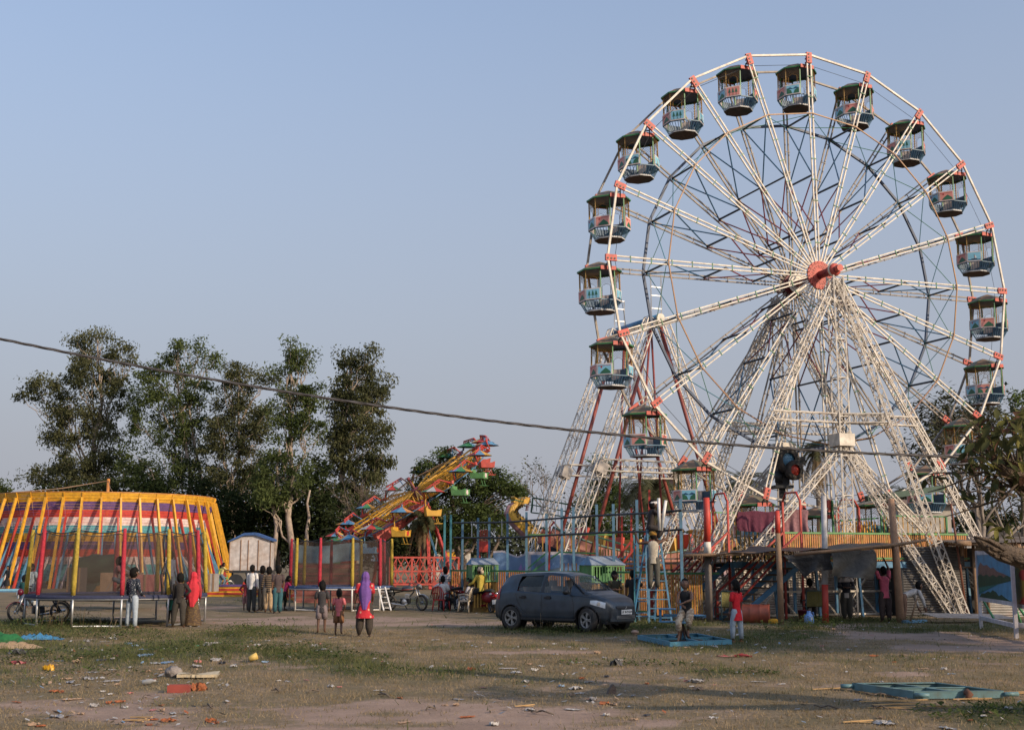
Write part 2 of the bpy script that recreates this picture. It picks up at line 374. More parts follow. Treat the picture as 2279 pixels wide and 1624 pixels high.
v1 = blades(420000, 12.6, 34, dw, .012, .06, .006, 1); v2 = blades(260000, 12.6, 40, gw, .03, .15, .008, 2); v3 = blades(70000, 34, 60, gw, .03, .14, .016, 3)
v = np.concatenate([v1, v2, v3]); mi = np.concatenate([np.zeros(len(v1)//3), np.ones((len(v2) + len(v3))//3)])
tag(put('grass', fast_mesh('grass', v, None, [dry_m, grn_m], 3, mi)), kind='stuff')
def weeds(cl, seed):                                   # leafy clumps: (u, v, radius m, height m, count)
    r = np.random.default_rng(seed); out = []
    for (u, vv, rad, h, cnt) in cl:
        p = G(u, vv)
        rr = rad * np.sqrt(r.random(cnt)); a = r.random(cnt) * 6.283; x = p.x + rr * np.cos(a) * 1.5; y = p.y + rr * np.sin(a); hh = h * (1 - (rr / rad) ** 2 * .7) * r.random(cnt) ** .7
        z = height_at(x, y) + hh; s = .035 + .05 * r.random(cnt); b_ = r.random(cnt) * 6.283; t = (r.random(cnt) - .2) * 1.2
        ux, uy = np.cos(b_), np.sin(b_)
        q = np.stack([np.stack([x, y, z], 1), np.stack([x + ux*s*.5 - uy*s*.3, y + uy*s*.5 + ux*s*.3, z + s*.4*t], 1), np.stack([x + ux*s*1.2, y + uy*s*1.2, z + s*.7*t], 1), np.stack([x + ux*s*.5 + uy*s*.3, y + uy*s*.5 - ux*s*.3, z + s*.4*t], 1)], 1)
        out.append(q.reshape(-1, 3))
    return np.concatenate(out)
WC_ = [(140, 1392, .9, .55, 500), (100, 1400, .8, .35, 400), (60, 1408, .8, .4, 420), (250, 1412, .8, .3, 350), (290, 1422, .7, .25, 280), (20, 1420, .8, .4, 380), (180, 1425, .9, .3, 380), (390, 1440, .8, .18, 320), (540, 1412, .8, .28, 420), (590, 1420, .7, .25, 350), (660, 1450, .6, .22, 300), (480, 1450, .9, .2, 350), (330, 1465, 1.0, .18, 380), (120, 1465, .8, .2, 350), (700, 1470, .6, .15, 240), (780, 1465, .5, .15, 200), (50, 1480, .8, .15, 260),
       (1200, 1402, .55, .28, 260), (1300, 1408, .7, .24, 300), (1370, 1404, .7, .26, 300), (1240, 1410, .6, .16, 240), (1160, 1412, .5, .14, 180), (1430, 1396, .6, .25, 260), (1470, 1402, .6, .25, 260), (1680, 1398, .6, .2, 260), (1790, 1402, .6, .38, 420), (1830, 1398, .5, .36, 350), (1750, 1408, .5, .3, 320), (1870, 1402, .5, .25, 260), (1720, 1425, .6, .16, 240), (1840, 1386, .4, .22, 180), (1900, 1384, .5, .2, 180), (2060, 1378, .5, .2, 200), (2140, 1368, .4, .25, 160), (2010, 1388, .5, .16, 180),
       (1330, 1478, .5, .1, 160), (1480, 1480, .5, .08, 160), (2240, 1600, .6, .12, 220), (2170, 1585, .6, .1, 200), (880, 1500, .7, .1, 200), (1640, 1500, .5, .07, 120), (230, 1500, .6, .1, 180), (1020, 1360, .5, .1, 120), (640, 1382, .3, .1, 80)]
tag(put('weeds', fast_mesh('weeds', weeds(WC_, 5), None, [weed_m], 4)), kind='stuff')
# tall dry weed stems by the left trampoline and the car
b = MB()
for (u, vv, h) in [(120, 1400, .7), (132, 1404, .8), (150, 1398, .75), (172, 1402, .6), (60, 1398, .6), (205, 1408, .4), (245, 1404, .55), (88, 1405, .6), (1192, 1408, .4), (1215, 1407, .5), (1253, 1402, .5), (1290, 1404, .45), (1700, 1440, .3)]:
    p = GZ(u, vv)
    for k in range(5):
        d = V((random.uniform(-.3, .3), random.uniform(-.3, .3), 1)) * h * random.uniform(.5, 1); q = p + V((random.uniform(-.2, .2), random.uniform(-.1, .1), 0))
        b.path([q, q + d * .6, q + d + V((random.uniform(-.05, .05), 0, 0))], [.006, .005, .003], 3)
tag(b.build('dry_weed_stems', dry_m), kind='stuff')

# ================================================================ TREES
euc_m = leafmat('eucalyptus_leaf', (.046, .054, .026), (.140, .142, .070), .3, .35)
euc2_m = leafmat('young_eucalyptus_leaf', (.048, .068, .024), (.140, .172, .062), .35, .4)
mango_m = leafmat('mango_leaf', (.034, .054, .020), (.115, .150, .052), .5, .35)
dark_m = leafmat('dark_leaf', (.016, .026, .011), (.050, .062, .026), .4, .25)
palm_m = leafmat('palm_leaf', (.055, .062, .032), (.16, .155, .085), .6, .3)
deadpalm_m = leafmat('dead_palm_leaf', (.15, .105, .06), (.30, .22, .13), .6, .2)
pale_m = leafmat('sparse_leaf', (.06, .065, .04), (.16, .16, .09), .6, .3)
def leafcloud(blobs, Y, cl_r, per, size, droop, seed, dens=1.0, depth=.8, asp=.38):
    r = np.random.default_rng(seed); out = []; sc = Y / FPX
    for (u, vv, a, c) in blobs:
        ctr = np.array(P(u, vv, Y)); ra, rc = a * sc, c * sc; rd = ra * depth
        nc = max(4, int(dens * 1.75 * (ra * rc + rc * rd + ra * rd) / cl_r ** 2))
        d = r.normal(size=(nc, 3)); d /= np.linalg.norm(d, axis=1)[:, None]; rad = (.35 + .65 * r.random(nc) ** .5) * (1 + .13 * np.clip(r.normal(size=nc), -2, 1.5))
        cc = ctr + d * rad[:, None] * np.array([ra, rd, rc])
        m = nc * per; base = np.repeat(cc, per, 0); e = r.normal(size=(m, 3)); crs = np.repeat(cl_r * (.5 + .9 * r.random(nc)), per)
        pos = base + np.clip(e, -1.7, 1.7) * (crs * .5)[:, None] * np.array([1, 1, .75])
        L_ = size * (.6 + .9 * r.random(m)); an = r.random(m) * 6.283; el = -droop + r.normal(size=m) * .55
        dx = np.stack([np.cos(an) * np.cos(el), np.sin(an) * np.cos(el), np.sin(el)], 1); s_ = r.normal(size=(m, 3)); w_ = np.cross(dx, s_); w_ /= np.linalg.norm(w_, axis=1)[:, None] + 1e-9
        hw = w_ * (L_ * asp * .5)[:, None]; tip = dx * L_[:, None]
        out.append(np.stack([pos, pos + tip * .45 + hw, pos + tip, pos + tip * .45 - hw], 1).reshape(-1, 3))
    return np.concatenate(out)
def tree(name, label, group, Y, base_u, blobs, mat, barkm, tr_r, cl_r=1.0, per=42, size=.5, droop=.6, seed=1, dens=1.0, trunk_top=None, limbs=True, fork=None, depth=.8):
    bp_ = P(base_u, 1250, Y); bp_.z = 0
    t = thing(name, label, 'tree', bp_, 0, group, world=True)
    rr = random.Random(seed); b = MB()
    top = max(blobs, key=lambda q: -q[1]); tp = P(top[0], top[1], Y)
    def stem(p, q, r0, r1, wob):
        n_ = 7; pts = [p.lerp(q, i / n_) + V((rr.uniform(-1, 1), rr.uniform(-1, 1), 0)) * (wob * math.sin(math.pi * i / n_)) for i in range(n_ + 1)]
        b.path(pts, [r0 + (r1 - r0) * i / n_ for i in range(n_ + 1)], 7); return pts
    main = stem(bp_ - V((0, 0, .2)), tp, tr_r, tr_r * .15, tp.z * .025)
    if fork:
        for (fu, h0, tu, tv) in fork:
            stem(V((P(fu, 1250, Y).x, Y, -.1)), P(tu, tv, Y), tr_r * .75, tr_r * .25, .3)
    if limbs:
        for (u, vv, a, c) in blobs:
            q = P(u, vv, Y); f = min(.9, max(.25, (q.z - a * Y / FPX) / max(tp.z, 1) * .8)); i = int(f * 7)
            pts = stem(main[i], q, tr_r * (1 - f) * .45 + .02, .015, .5)
            for k in range(4):
                e = q + V((rr.uniform(-1, 1) * a, rr.uniform(-1, 1) * a * depth, rr.uniform(-.6, 1) * c)) * (Y / FPX) * .8; stem(pts[3 + k % 3], e, tr_r * .10 + .01, .008, .3)
    b.build('trunk', barkm, t)
    put('crown', fast_mesh('crown', leafcloud(blobs, Y, cl_r, per, size, droop, seed, dens, depth), None, [mat], 4), t)
    return t
EG = 'tall eucalyptus trees behind the fairground'
tree('eucalyptus_tree', 'broad tallest eucalyptus tree rising behind the striped wall of death', EG, 122, 225,
     [(215, 745, 24, 26), (190, 770, 32, 36), (262, 775, 32, 28), (175, 815, 36, 30), (285, 800, 20, 22), (205, 850, 62, 52), (255, 870, 45, 42), (95, 865, 42, 24), (60, 880, 22, 26), (130, 880, 34, 30), (160, 935, 62, 46), (225, 945, 52, 48), (120, 975, 32, 40), (190, 1020, 75, 50), (255, 1050, 44, 42), (120, 1060, 52, 30), (72, 1058, 24, 26), (200, 1080, 70, 34)],
     euc_m, pale_bark, .38, 1.0, 150, .29, .75, 3, .78)
tree('eucalyptus_tree', 'eucalyptus tree with a rounded separate top tuft behind the right side of the striped wall', EG, 118, 430,
     [(395, 775, 26, 20), (440, 780, 30, 24), (470, 800, 18, 26), (380, 795, 20, 22), (345, 835, 42, 28), (425, 845, 36, 36), (330, 880, 40, 46), (390, 890, 46, 44), (445, 890, 30, 40), (310, 940, 34, 44), (380, 960, 52, 50), (440, 960, 40, 50), (300, 1010, 34, 50), (370, 1040, 60, 46), (450, 1040, 44, 50), (330, 1080, 50, 30), (300, 1085, 28, 34)],
     euc2_m, pale_bark, .34, 0.95, 145, .28, .5, 4, .8, fork=[(478, 0, 420, 900), (490, 0, 530, 1050)])
tree('eucalyptus_tree', 'eucalyptus tree with two lower rounded heads between the taller ones', EG, 116, 505,
     [(535, 822, 40, 26), (510, 845, 28, 26), (590, 845, 24, 26), (545, 870, 34, 30), (500, 910, 46, 44), (560, 920, 50, 40), (520, 970, 60, 44), (585, 960, 34, 40), (480, 1000, 44, 40), (560, 1020, 46, 46), (510, 1070, 60, 34), (575, 1085, 40, 34)],
     euc_m, pale_bark, .3, 0.95, 145, .28, .6, 5, .78, fork=[(500, 0, 450, 1060)])
tree('eucalyptus_tree', 'slender eucalyptus tree with a pale forked trunk standing behind the second trampoline', EG, 104, 655,
     [(645, 775, 24, 20), (655, 805, 30, 24), (640, 835, 30, 26), (680, 800, 14, 22), (650, 870, 42, 30), (690, 880, 30, 32), (630, 905, 32, 28), (690, 915, 30, 28), (640, 950, 44, 32), (690, 960, 34, 30), (620, 1000, 32, 40), (610, 1060, 46, 50), (660, 1060, 46, 44), (600, 1110, 44, 30)],
     euc2_m, pale_bark, .33, .85, 145, .26, .6, 6, .78, fork=[(604, 0, 622, 1000), (668, 0, 690, 1090)])
tree('eucalyptus_tree', 'dense full-crowned eucalyptus tree nearest the yellow tilted ride', EG, 112, 765,
     [(780, 795, 28, 22), (825, 800, 26, 24), (800, 830, 48, 30), (855, 865, 18, 30), (770, 870, 44, 34), (825, 880, 40, 40), (750, 910, 30, 34), (800, 925, 58, 46), (850, 950, 24, 40), (745, 970, 32, 40), (800, 990, 62, 48), (850, 1020, 20, 44), (760, 1050, 44, 46), (815, 1060, 48, 44), (780, 1100, 60, 34)],
     euc_m, pale_bark, .36, 0.95, 150, .29, .75, 7, .95, fork=[(790, 0, 800, 1080)])
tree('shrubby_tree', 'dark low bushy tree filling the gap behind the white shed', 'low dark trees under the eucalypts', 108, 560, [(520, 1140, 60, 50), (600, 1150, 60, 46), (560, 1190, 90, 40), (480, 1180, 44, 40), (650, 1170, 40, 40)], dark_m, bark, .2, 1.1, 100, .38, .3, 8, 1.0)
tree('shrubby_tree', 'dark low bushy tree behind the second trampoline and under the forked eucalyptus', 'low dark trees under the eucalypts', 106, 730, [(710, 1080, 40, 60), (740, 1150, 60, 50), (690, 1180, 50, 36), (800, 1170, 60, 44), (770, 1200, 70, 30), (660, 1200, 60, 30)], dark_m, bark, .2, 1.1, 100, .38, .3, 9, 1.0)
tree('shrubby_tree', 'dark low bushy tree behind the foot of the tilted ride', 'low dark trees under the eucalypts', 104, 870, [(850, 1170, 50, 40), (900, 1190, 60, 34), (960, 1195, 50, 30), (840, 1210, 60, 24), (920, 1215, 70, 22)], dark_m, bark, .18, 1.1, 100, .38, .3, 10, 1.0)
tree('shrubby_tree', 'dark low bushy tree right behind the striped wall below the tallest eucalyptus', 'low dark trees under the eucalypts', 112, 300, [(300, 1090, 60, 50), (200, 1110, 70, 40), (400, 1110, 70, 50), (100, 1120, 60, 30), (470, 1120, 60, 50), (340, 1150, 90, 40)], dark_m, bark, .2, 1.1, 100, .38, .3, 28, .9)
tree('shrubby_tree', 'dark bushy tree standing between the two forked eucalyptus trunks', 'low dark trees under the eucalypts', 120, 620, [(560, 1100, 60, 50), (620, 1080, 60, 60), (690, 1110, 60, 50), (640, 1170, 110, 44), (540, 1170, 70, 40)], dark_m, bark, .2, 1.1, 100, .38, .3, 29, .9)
tree('mango_tree', 'round mango tree with glossy clumps behind the green ride seats', None, 93, 1040,
     [(985, 1010, 22, 20), (960, 1060, 44, 36), (950, 1100, 40, 36), (1010, 1045, 40, 34), (1060, 1065, 44, 34), (1050, 1110, 60, 44), (1110, 1070, 38, 30), (1125, 1110, 36, 32), (1140, 1090, 20, 18), (990, 1130, 60, 44), (1060, 1160, 66, 40), (1000, 1190, 52, 30), (1110, 1160, 34, 30), (1155, 1095, 10, 10)],
     mango_m, bark, .34, .7, 130, .23, .35, 12, 1.0, fork=[(1075, 0, 1110, 1190), (1030, 0, 960, 1180)])
tree('mango_tree', 'dark dense tree framed by the legs of the swinging boat frame', None, 84, 1345,
     [(1325, 1030, 24, 12), (1340, 1085, 36, 26), (1370, 1110, 34, 30), (1320, 1120, 30, 36), (1350, 1160, 52, 40), (1300, 1180, 34, 30), (1395, 1170, 30, 36), (1340, 1210, 60, 30), (1355, 1050, 20, 16)], mango_m, bark, .26, .7, 130, .23, .35, 13, 1.0)
def bare(name, label, Y, base_u, top_v, spread, blobs, seed, tr=.2, lean=0, mat=None, per=14, base_v=1250, dens=.5, lev=5):
    p0 = P(base_u, 1250, Y); p0.z = 0; t = thing(name, label, 'tree', p0, 0, None, world=True); rr = random.Random(seed); b = MB(); H = P(base_u, top_v, Y).z; tips = []
    def grow(p, d, l, r, lv):
        pts = [p]; q = p
        for k in range(4):
            d = (d + V((rr.uniform(-1, 1), rr.uniform(-1, 1), rr.uniform(-.3, .6))) * .22).normalized(); q = q + d * l / 4; pts.append(q)
        b.path(pts, [r * (1 - .11 * k) for k in range(5)], 6 if lv > 2 else 4)
        if lv == 0: tips.append(q); return
        for k in range(rr.choice((2, 3, 3))):
            a = rr.uniform(0, math.tau); s = rr.uniform(.45, .95) * spread
            nd = (d + V((math.cos(a) * s, math.sin(a) * s, rr.uniform(-.1, .45)))).normalized()
            grow(pts[rr.choice((2, 3, 4, 4))], nd, l * rr.uniform(.6, .82), r * .58, lv - 1)
    grow(p0 - V((0, 0, .1)), V((lean, 0, 1)).normalized(), H * .36, tr, lev)
    b.build('trunk', bark if mat is None else M('grey_bark', (.20, .17, .145), .9, dirt=(.1, .08, .07)), t)
    r = np.random.default_rng(seed); out = []
    for q in tips:
        if rr.random() < dens:
            m = per; pos = np.array(q) + r.normal(size=(m, 3)) * .22; an = r.random(m) * 6.283; L_ = .12 + .16 * r.random(m); dx = np.stack([np.cos(an), np.sin(an), r.normal(size=m) * .4], 1) * L_[:, None]; w_ = np.stack([-np.sin(an), np.cos(an), np.zeros(m)], 1) * (L_ * .3)[:, None]
            out.append(np.stack([pos, pos + dx * .5 + w_, pos + dx, pos + dx * .5 - w_], 1).reshape(-1, 3))
    if out: put('crown', fast_mesh('crown', np.concatenate(out), None, [pale_m], 4), t)
    return t
bare('bare_tree', 'bare twisted grey tree between the eucalyptus and the tilted ride', 96, 868, 1030, 1.2, None, 3, .2, .05, dens=.05)
bare('bare_tree', 'thin half-bare tree with sparse leaves behind the legs of the boat frame', 78, 1268, 1010, 1.15, None, 6, .16, 0, 1, 10, dens=.5)
bare('bare_tree', 'wide spreading tree with few small leaves behind the tin shed', 56, 2178, 850, 1.25, None, 15, .26, 0, 1, 22, dens=.95, lev=6)
bare('bare_tree', 'second trunk of a sparse tree leaning left behind the shed roof', 54, 2150, 950, 1.2, None, 22, .2, -.18, 1, 18, dens=.9)
def palm(label, Y, u, v, rad, nf, seed, dead=0, dead_len=0, droop=1.0, trunk=.16, upf=.7):
    p0 = P(u, 1250, Y); p0.z = 0; c = P(u, v, Y); t = thing('palm_tree', label, 'palm tree', p0, 0, 'date palms beyond the rides', world=True); rr = random.Random(seed)
    b = MB(); b.path([p0 - V((0, 0, .1)), p0.lerp(c, .5) + V((.1, 0, 0)), c], [trunk * 1.2, trunk, trunk * 1.05], 9); b.build('trunk', bark, t)
    Rm = rad * Y / FPX; vs = []; 
    def frond(d0, L_, g, mb, wl):
        p = V(c); d = V(d0); pts = [p]
        for k in range(9):
            d = (d + V((0, 0, -g * (k + 1) * .035))).normalized(); p = p + d * L_ / 9; pts.append(p)
        for k in range(1, 10):
            for s in (-1, 1):
                for q in (0., .33, .66):
                    a = pts[k - 1].lerp(pts[k], q); tg = (pts[k] - pts[k - 1]).normalized(); sd = tg.cross(V((0, 0, 1))); sd = sd.normalized() if sd.length > .05 else V((1, 0, 0))
                    l = wl * math.sin(math.pi * (k + q) / 10.4) ** .6 * rr.uniform(.75, 1.15); e = a + (sd * s * .75 + tg * .75 + V((0, 0, rr.uniform(-.35, .15)))) .normalized() * l; wv = tg * .035
                    mb.extend([tuple(a - wv), tuple(a + wv), tuple(e + wv * .3), tuple(e - wv * .3)])
    for k in range(nf):
        a = k * 2.399 + rr.uniform(-.2, .2); el = rr.uniform(-.5, 1.2) * upf; frond(V((math.cos(a) * math.cos(el), math.sin(a) * math.cos(el), math.sin(el))), Rm * rr.uniform(.95, 1.25), droop, vs, Rm * .3)
    put('crown', fast_mesh('crown', np.array(vs), None, [palm_m], 4), t)
    if dead:
        vs = []
        for k in range(dead):
            a = rr.uniform(0, math.tau); el = rr.uniform(-1.3, -.8); frond(V((math.cos(a) * math.cos(el), math.sin(a) * math.cos(el), math.sin(el))), dead_len * Y / FPX * rr.uniform(.6, 1.1), 1.2, vs, Rm * .16)
        put('dead_fronds', fast_mesh('dead_fronds', np.array(vs), None, [deadpalm_m], 4), t)
palm('wide drooping date palm directly behind the two workers on the ladder', 70, 1452, 1088, 92, 84, 1, 14, 100, 1.3)
palm('date palm seen between the left tower legs of the big wheel', 80, 1655, 1070, 56, 46, 2, 6, 60, .9)
palm('tall date palm with long dead fronds between the wheel towers', 70, 1818, 1000, 44, 34, 3, 46, 110, .9, .14)
palm('small dark date palm beyond the lowest right cabins', 92, 2020, 1100, 50, 44, 4, 0, 0, 1.0)
palm('low date palm with brown hanging fronds beside the tilted ride legs', 84, 940, 1150, 46, 40, 5, 24, 90, 1.1)
palm('short bushy date palm behind the second trampoline', 92, 760, 1195, 46, 46, 6, 0, 0, .9)
tree('bushy_tree', 'bright green leafy tree at the left edge beyond the striped wall', None, 140, 0, [(-6, 1085, 22, 16), (-20, 1110, 44, 26), (8, 1104, 16, 16)], euc2_m, bark, .2, .8, 90, .34, .3, 16, 1.1)
tree('bushy_tree', 'round dark tree behind the low white building at the right', None, 100, 2200, [(2190, 1155, 44, 24), (2150, 1165, 34, 18), (2235, 1165, 36, 22), (2200, 1180, 60, 16)], dark_m, bark, .2, .8, 90, .34, .3, 17, 1.1)
tree('bushy_tree', 'leafy branch tree at the right edge behind the sign boards', None, 62, 2275, [(2275, 900, 26, 26), (2290, 960, 30, 40)], mango_m, bark, .2, .55, 80, .2, .3, 18, .7)
# two big trees just outside the right edge of the view shade the car and the awning
def side_tree(lab, x, y, zc, rx_, rz_, seed, dens):
    t = thing('shade_tree', lab, 'tree', (x, y, 0), world=True); b = MB(); b.path([(x, y, -.1), (x + .2, y, 2), (x, y + .2, zc)], [.4, .33, .2], 9); rq = random.Random(seed)
    for k in range(12): e = V((x + rq.uniform(-1, 1) * rx_ * .8, y + rq.uniform(-1, 1) * rx_ * .8, zc + rq.uniform(-.6, .9) * rz_)); b.path([(x, y, zc * .55), V((x, y, zc * .7)).lerp(e, .5) + V((0, 0, .3)), e], [.16, .09, .03], 6)
    b.build('trunk', bark, t); r = np.random.default_rng(seed); nc = int(240 * dens); d = r.normal(size=(nc, 3)); d /= np.linalg.norm(d, axis=1)[:, None]; cc = np.array([x, y, zc]) + d * (.3 + .7 * r.random(nc)[:, None] ** .5) * np.array([rx_, rx_, rz_]); m = nc * 60
    pos = np.repeat(cc, 60, 0) + r.normal(size=(m, 3)) * .42; an = r.random(m) * 6.283; L_ = .2 + .2 * r.random(m); dx = np.stack([np.cos(an), np.sin(an), r.normal(size=m) * .6], 1) * L_[:, None]; w_ = np.stack([-np.sin(an), np.cos(an), np.zeros(m)], 1) * (L_ * .3)[:, None]
    put('crown', fast_mesh('crown', np.stack([pos, pos + dx * .5 + w_, pos + dx, pos + dx * .5 - w_], 1).reshape(-1, 3), None, [mango_m], 4), t)
side_tree('broad shade tree standing beyond the right edge of the near field', 19.5, 18.8, 8.4, 3.6, 2.6, 61, 1.0)
side_tree('dense shade tree standing right of the painted sign boards', 27.0, 25.5, 8.6, 4.2, 3.0, 62, 1.1)
# far tree belt at the horizon
r = np.random.default_rng(44); bl = []
for k in range(170):
    u = -150 + k * 15.5 + r.normal() * 8; hgt = 26 + 16 * r.random(); bl.append((u, 1236 - hgt * .45, 20, hgt))
hazy_m = leafmat('far_hazy_leaf', (.040, .050, .034), (.085, .095, .06), .15, .2)
tag(put('distant_treeline', fast_mesh('distant_treeline', leafcloud(bl, 210, 2.4, 40, 1.1, .3, 45, .9), None, [hazy_m], 4)), kind='stuff')
# ================================================================ FERRIS WHEEL
AZ = .3572; YC = 42.6; WR, RI, RB, WD = 8.30, 6.03, 6.135, 1.655; PH = .0079
WC = V((12.8297 / 50 * YC, YC, EYE + (13.467 - 1.65) / 50 * YC))
WN = V((math.sin(AZ), -math.cos(AZ), 0)); WT = V((math.cos(AZ), math.sin(AZ), 0))
wheel = thing('ferris_wheel', 'tall white spoked big wheel with red hubs carrying twenty cabins', 'ferris wheel', WC, AZ)
# local axes: x along the wheel, y away from the camera (front rim y=0, rear rim y=WD), z up
def spoke_mesh(y):
    b = MB()
    for s in (-.078, .078): b.beam((.40, y, s * .75), (WR - .25, y, s), .052, .045, 0)
    for i in range(9):
        r = 1.2 + i * .78
        b.box((r, y - .04, 0), (.025, .02, .22), 1)
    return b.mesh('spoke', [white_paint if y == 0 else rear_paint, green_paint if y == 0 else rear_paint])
def end_mesh(y):
    b = MB(); b.box((WR - .14, y - .02, 0), (.40, .09, .215), 0)
    for dx in (-.12, 0, .13): b.tube((WR - .14 + dx, y - .085, .03), (WR - .14 + dx, y - .06, .03), .035, n=6, m=1)
    return b.mesh('end_bracket', [salmon, black_paint])
CH = 2 * WR * math.sin(math.pi / 20)
def bar_mesh(r, y, w, mat, nm, off=0):
    b = MB(); a = math.pi / 20
    b.beam((r * math.cos(a), y + off, -r * math.sin(a)), (r * math.cos(a), y + off, r * math.sin(a)), w, w, 0)
    return b.mesh(nm, mat)
def rot(name, me, k): return put(name, me, wheel, (0, 0, 0), (0, -(PH + k * math.pi / 10), 0))
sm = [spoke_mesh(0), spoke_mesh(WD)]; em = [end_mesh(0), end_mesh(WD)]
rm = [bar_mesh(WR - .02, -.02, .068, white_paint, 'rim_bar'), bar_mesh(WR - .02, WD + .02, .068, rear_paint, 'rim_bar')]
ri = bar_mesh(RI, -.06, .038, M('ring_brown', (.34, .17, .06), .5, dirt=(.13, .05, .05), damt=.8, dscale=.5), 'ring_bar'); rb = bar_mesh(RB, WD, .085, navy_paint, 'ring_bar')
def lbar(p, q, w, mat, nm):
    b = MB(); b.beam(p, q, w, w); return b.mesh(nm, mat)
RS = [RI + .02, 3.75, 1.72]
st = [lbar((r, .03, 0), (r, WD - .03, 0), .055, black_paint, 'cross_strut') for r in RS]
br = []
for (a, c, m) in ((0, 1, deep_blue), (1, 2, maroon_paint)):
    br.append(lbar((RS[a], .05, 0), (RS[c], WD - .05, 0), .034, m, 'brace'))
    br.append(lbar((RS[a], WD - .05, .04), (RS[c], .05, .04), .034, m, 'brace'))
c18, s18 = math.cos(math.pi / 10), math.sin(math.pi / 10)
xb = lbar((RI, WD * .95, 0), (RI * c18, .08, RI * s18), .02, teal_paint, 'ring_brace')
xb2 = lbar((RI, .08, 0), (RI * c18, WD * .95, RI * s18), .018, green_paint, 'ring_brace')
for k in range(20):
    for i in (0, 1): rot('spoke', sm[i], k); rot('end_bracket', em[i], k); rot('rim_bar', rm[i], k + .5)
    rot('ring_bar', ri, k + .5); rot('ring_bar', rb, k + .5)
    for m_ in st: rot('cross_strut', m_, k)
    for m_ in br: rot('brace', m_, k)
    rot('ring_brace', xb, k); rot('ring_brace', xb2, k)
b = MB()                                                           # thin wires inside the outer polygon
for k in range(20):
    a0, a1 = k * math.pi / 10 + PH, (k + 1) * math.pi / 10 + PH; r = WR - .35
    b.tube((r*math.cos(a0), .12, r*math.sin(a0)), (r*math.cos(a1), .12, r*math.sin(a1)), .009, n=4)
b.build('lighting_wire', black_paint, wheel, (0, 0, 0))
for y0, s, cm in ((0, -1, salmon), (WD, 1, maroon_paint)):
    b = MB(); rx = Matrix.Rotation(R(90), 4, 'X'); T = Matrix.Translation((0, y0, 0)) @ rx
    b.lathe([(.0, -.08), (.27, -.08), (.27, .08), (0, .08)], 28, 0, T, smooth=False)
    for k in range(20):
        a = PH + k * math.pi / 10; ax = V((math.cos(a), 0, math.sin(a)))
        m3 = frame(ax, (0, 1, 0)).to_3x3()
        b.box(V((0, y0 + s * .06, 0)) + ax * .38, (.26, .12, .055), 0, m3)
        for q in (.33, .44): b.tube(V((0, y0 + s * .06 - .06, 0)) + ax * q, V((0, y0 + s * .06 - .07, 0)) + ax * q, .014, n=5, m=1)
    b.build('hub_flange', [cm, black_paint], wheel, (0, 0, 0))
b = MB(); b.lathe([(0, .02), (.38, .02), (.38, 0), (0, 0)], 32, 0, Matrix.Translation((0, WD - .30, 0)) @ rx, smooth=False)
for k in range(28):
    for rr in (.30, .19): a = k * math.tau / 28; b.box((rr*math.cos(a), WD - .325, rr*math.sin(a)), (.02, .01, .02), 1)
b.build('hub_plate', [M('hub_cream', (.74, .66, .54), .5), black_paint], wheel, (0, 0, 0))
b = MB(); b.lathe([(.14, -2.6), (.14, .62), (.17, .62), (.17, .82), (0, .82)], 20, 0, rx)
b.build('axle', maroon_paint, wheel, (0, 0, 0))
b = MB(); b.lathe([(.13, 1.12), (.13, 1.28), (0, 1.28)], 8, 0, rx, smooth=False); b.lathe([(.22, .8), (.22, 1.0), (.17, 1.06), (0, 1.06)], 18, 0, rx); b.lathe([(.23, .86), (.245, .88), (.245, .94), (.23, .96)], 18, 1, rx)
b.build('axle_cap', [salmon, white_paint], wheel, (0, 0, 0))

# ---- supporting towers, front and rear
def tower(c, out, nm, lab, front):
    t = thing(nm, lab, 'support tower', (c.x, c.y, 0), world=True)
    top = c - V((0, 0, .25))
    L_ = V((c.x, c.y, 0)) - WT * 6.3; R_ = V((c.x, c.y, 0)) + WT * (7.0 if front else 6.3)
    O_ = V((15.03, 41.6, 0)) if front else V((c.x, c.y, 0)) + out * 2.6 - WT * 3.4
    for f, n in ((L_, 42), (R_, 42), (O_, 38)):
        b = MB(); truss(b, top + (f - c).normalized() * .15, f, .24, n, 0, .042, .026, up=WN, w2=.30); b.build('truss_leg', white_truss, t)
    b = MB(); truss(b, (c.x, c.y, 0), top, .40, 26, 0, .048, .030, up=WN); b.build('truss_mast', white_truss, t)
    zb = 5.9
    bx = V((c.x, c.y, zb))
    b = MB(); b.box(bx, (.62, .62, .42), 0, Matrix.Rotation(AZ, 3, 'Z')); b.build('joint_box', white_paint, t)
    for f in (L_, R_, O_):
        g = V((c.x, c.y, 0)).lerp(f, .92)
        b = MB(); truss(b, bx - V((0, 0, .2)), g, .23, 26, 0, .04, .026, up=WN); b.build('truss_brace', white_truss, t)
        h = c.lerp(f, (c.z - zb - .75) / c.z)
        b = MB(); truss(b, V((c.x, c.y, zb + .75)), h, .3, 11, 0, .04, .026); b.build('truss_tie', white_truss, t)
        b = MB(); b.box(f.lerp(c, .0) + V((0, 0, .03)), (.7, .7, .06), 0); b.build('foot_plate', grey_paint, t)
    return t
CF = WC + WN * .95; CB = WC - WN * (WD + .95)
tower(CF, WN, 'support_tower', 'white lattice support tower in front of the big wheel', True)
tower(CB, -WN, 'support_tower', 'white lattice support tower behind the big wheel', False)
# axle bearings
for c in (CF, CB):
    pass

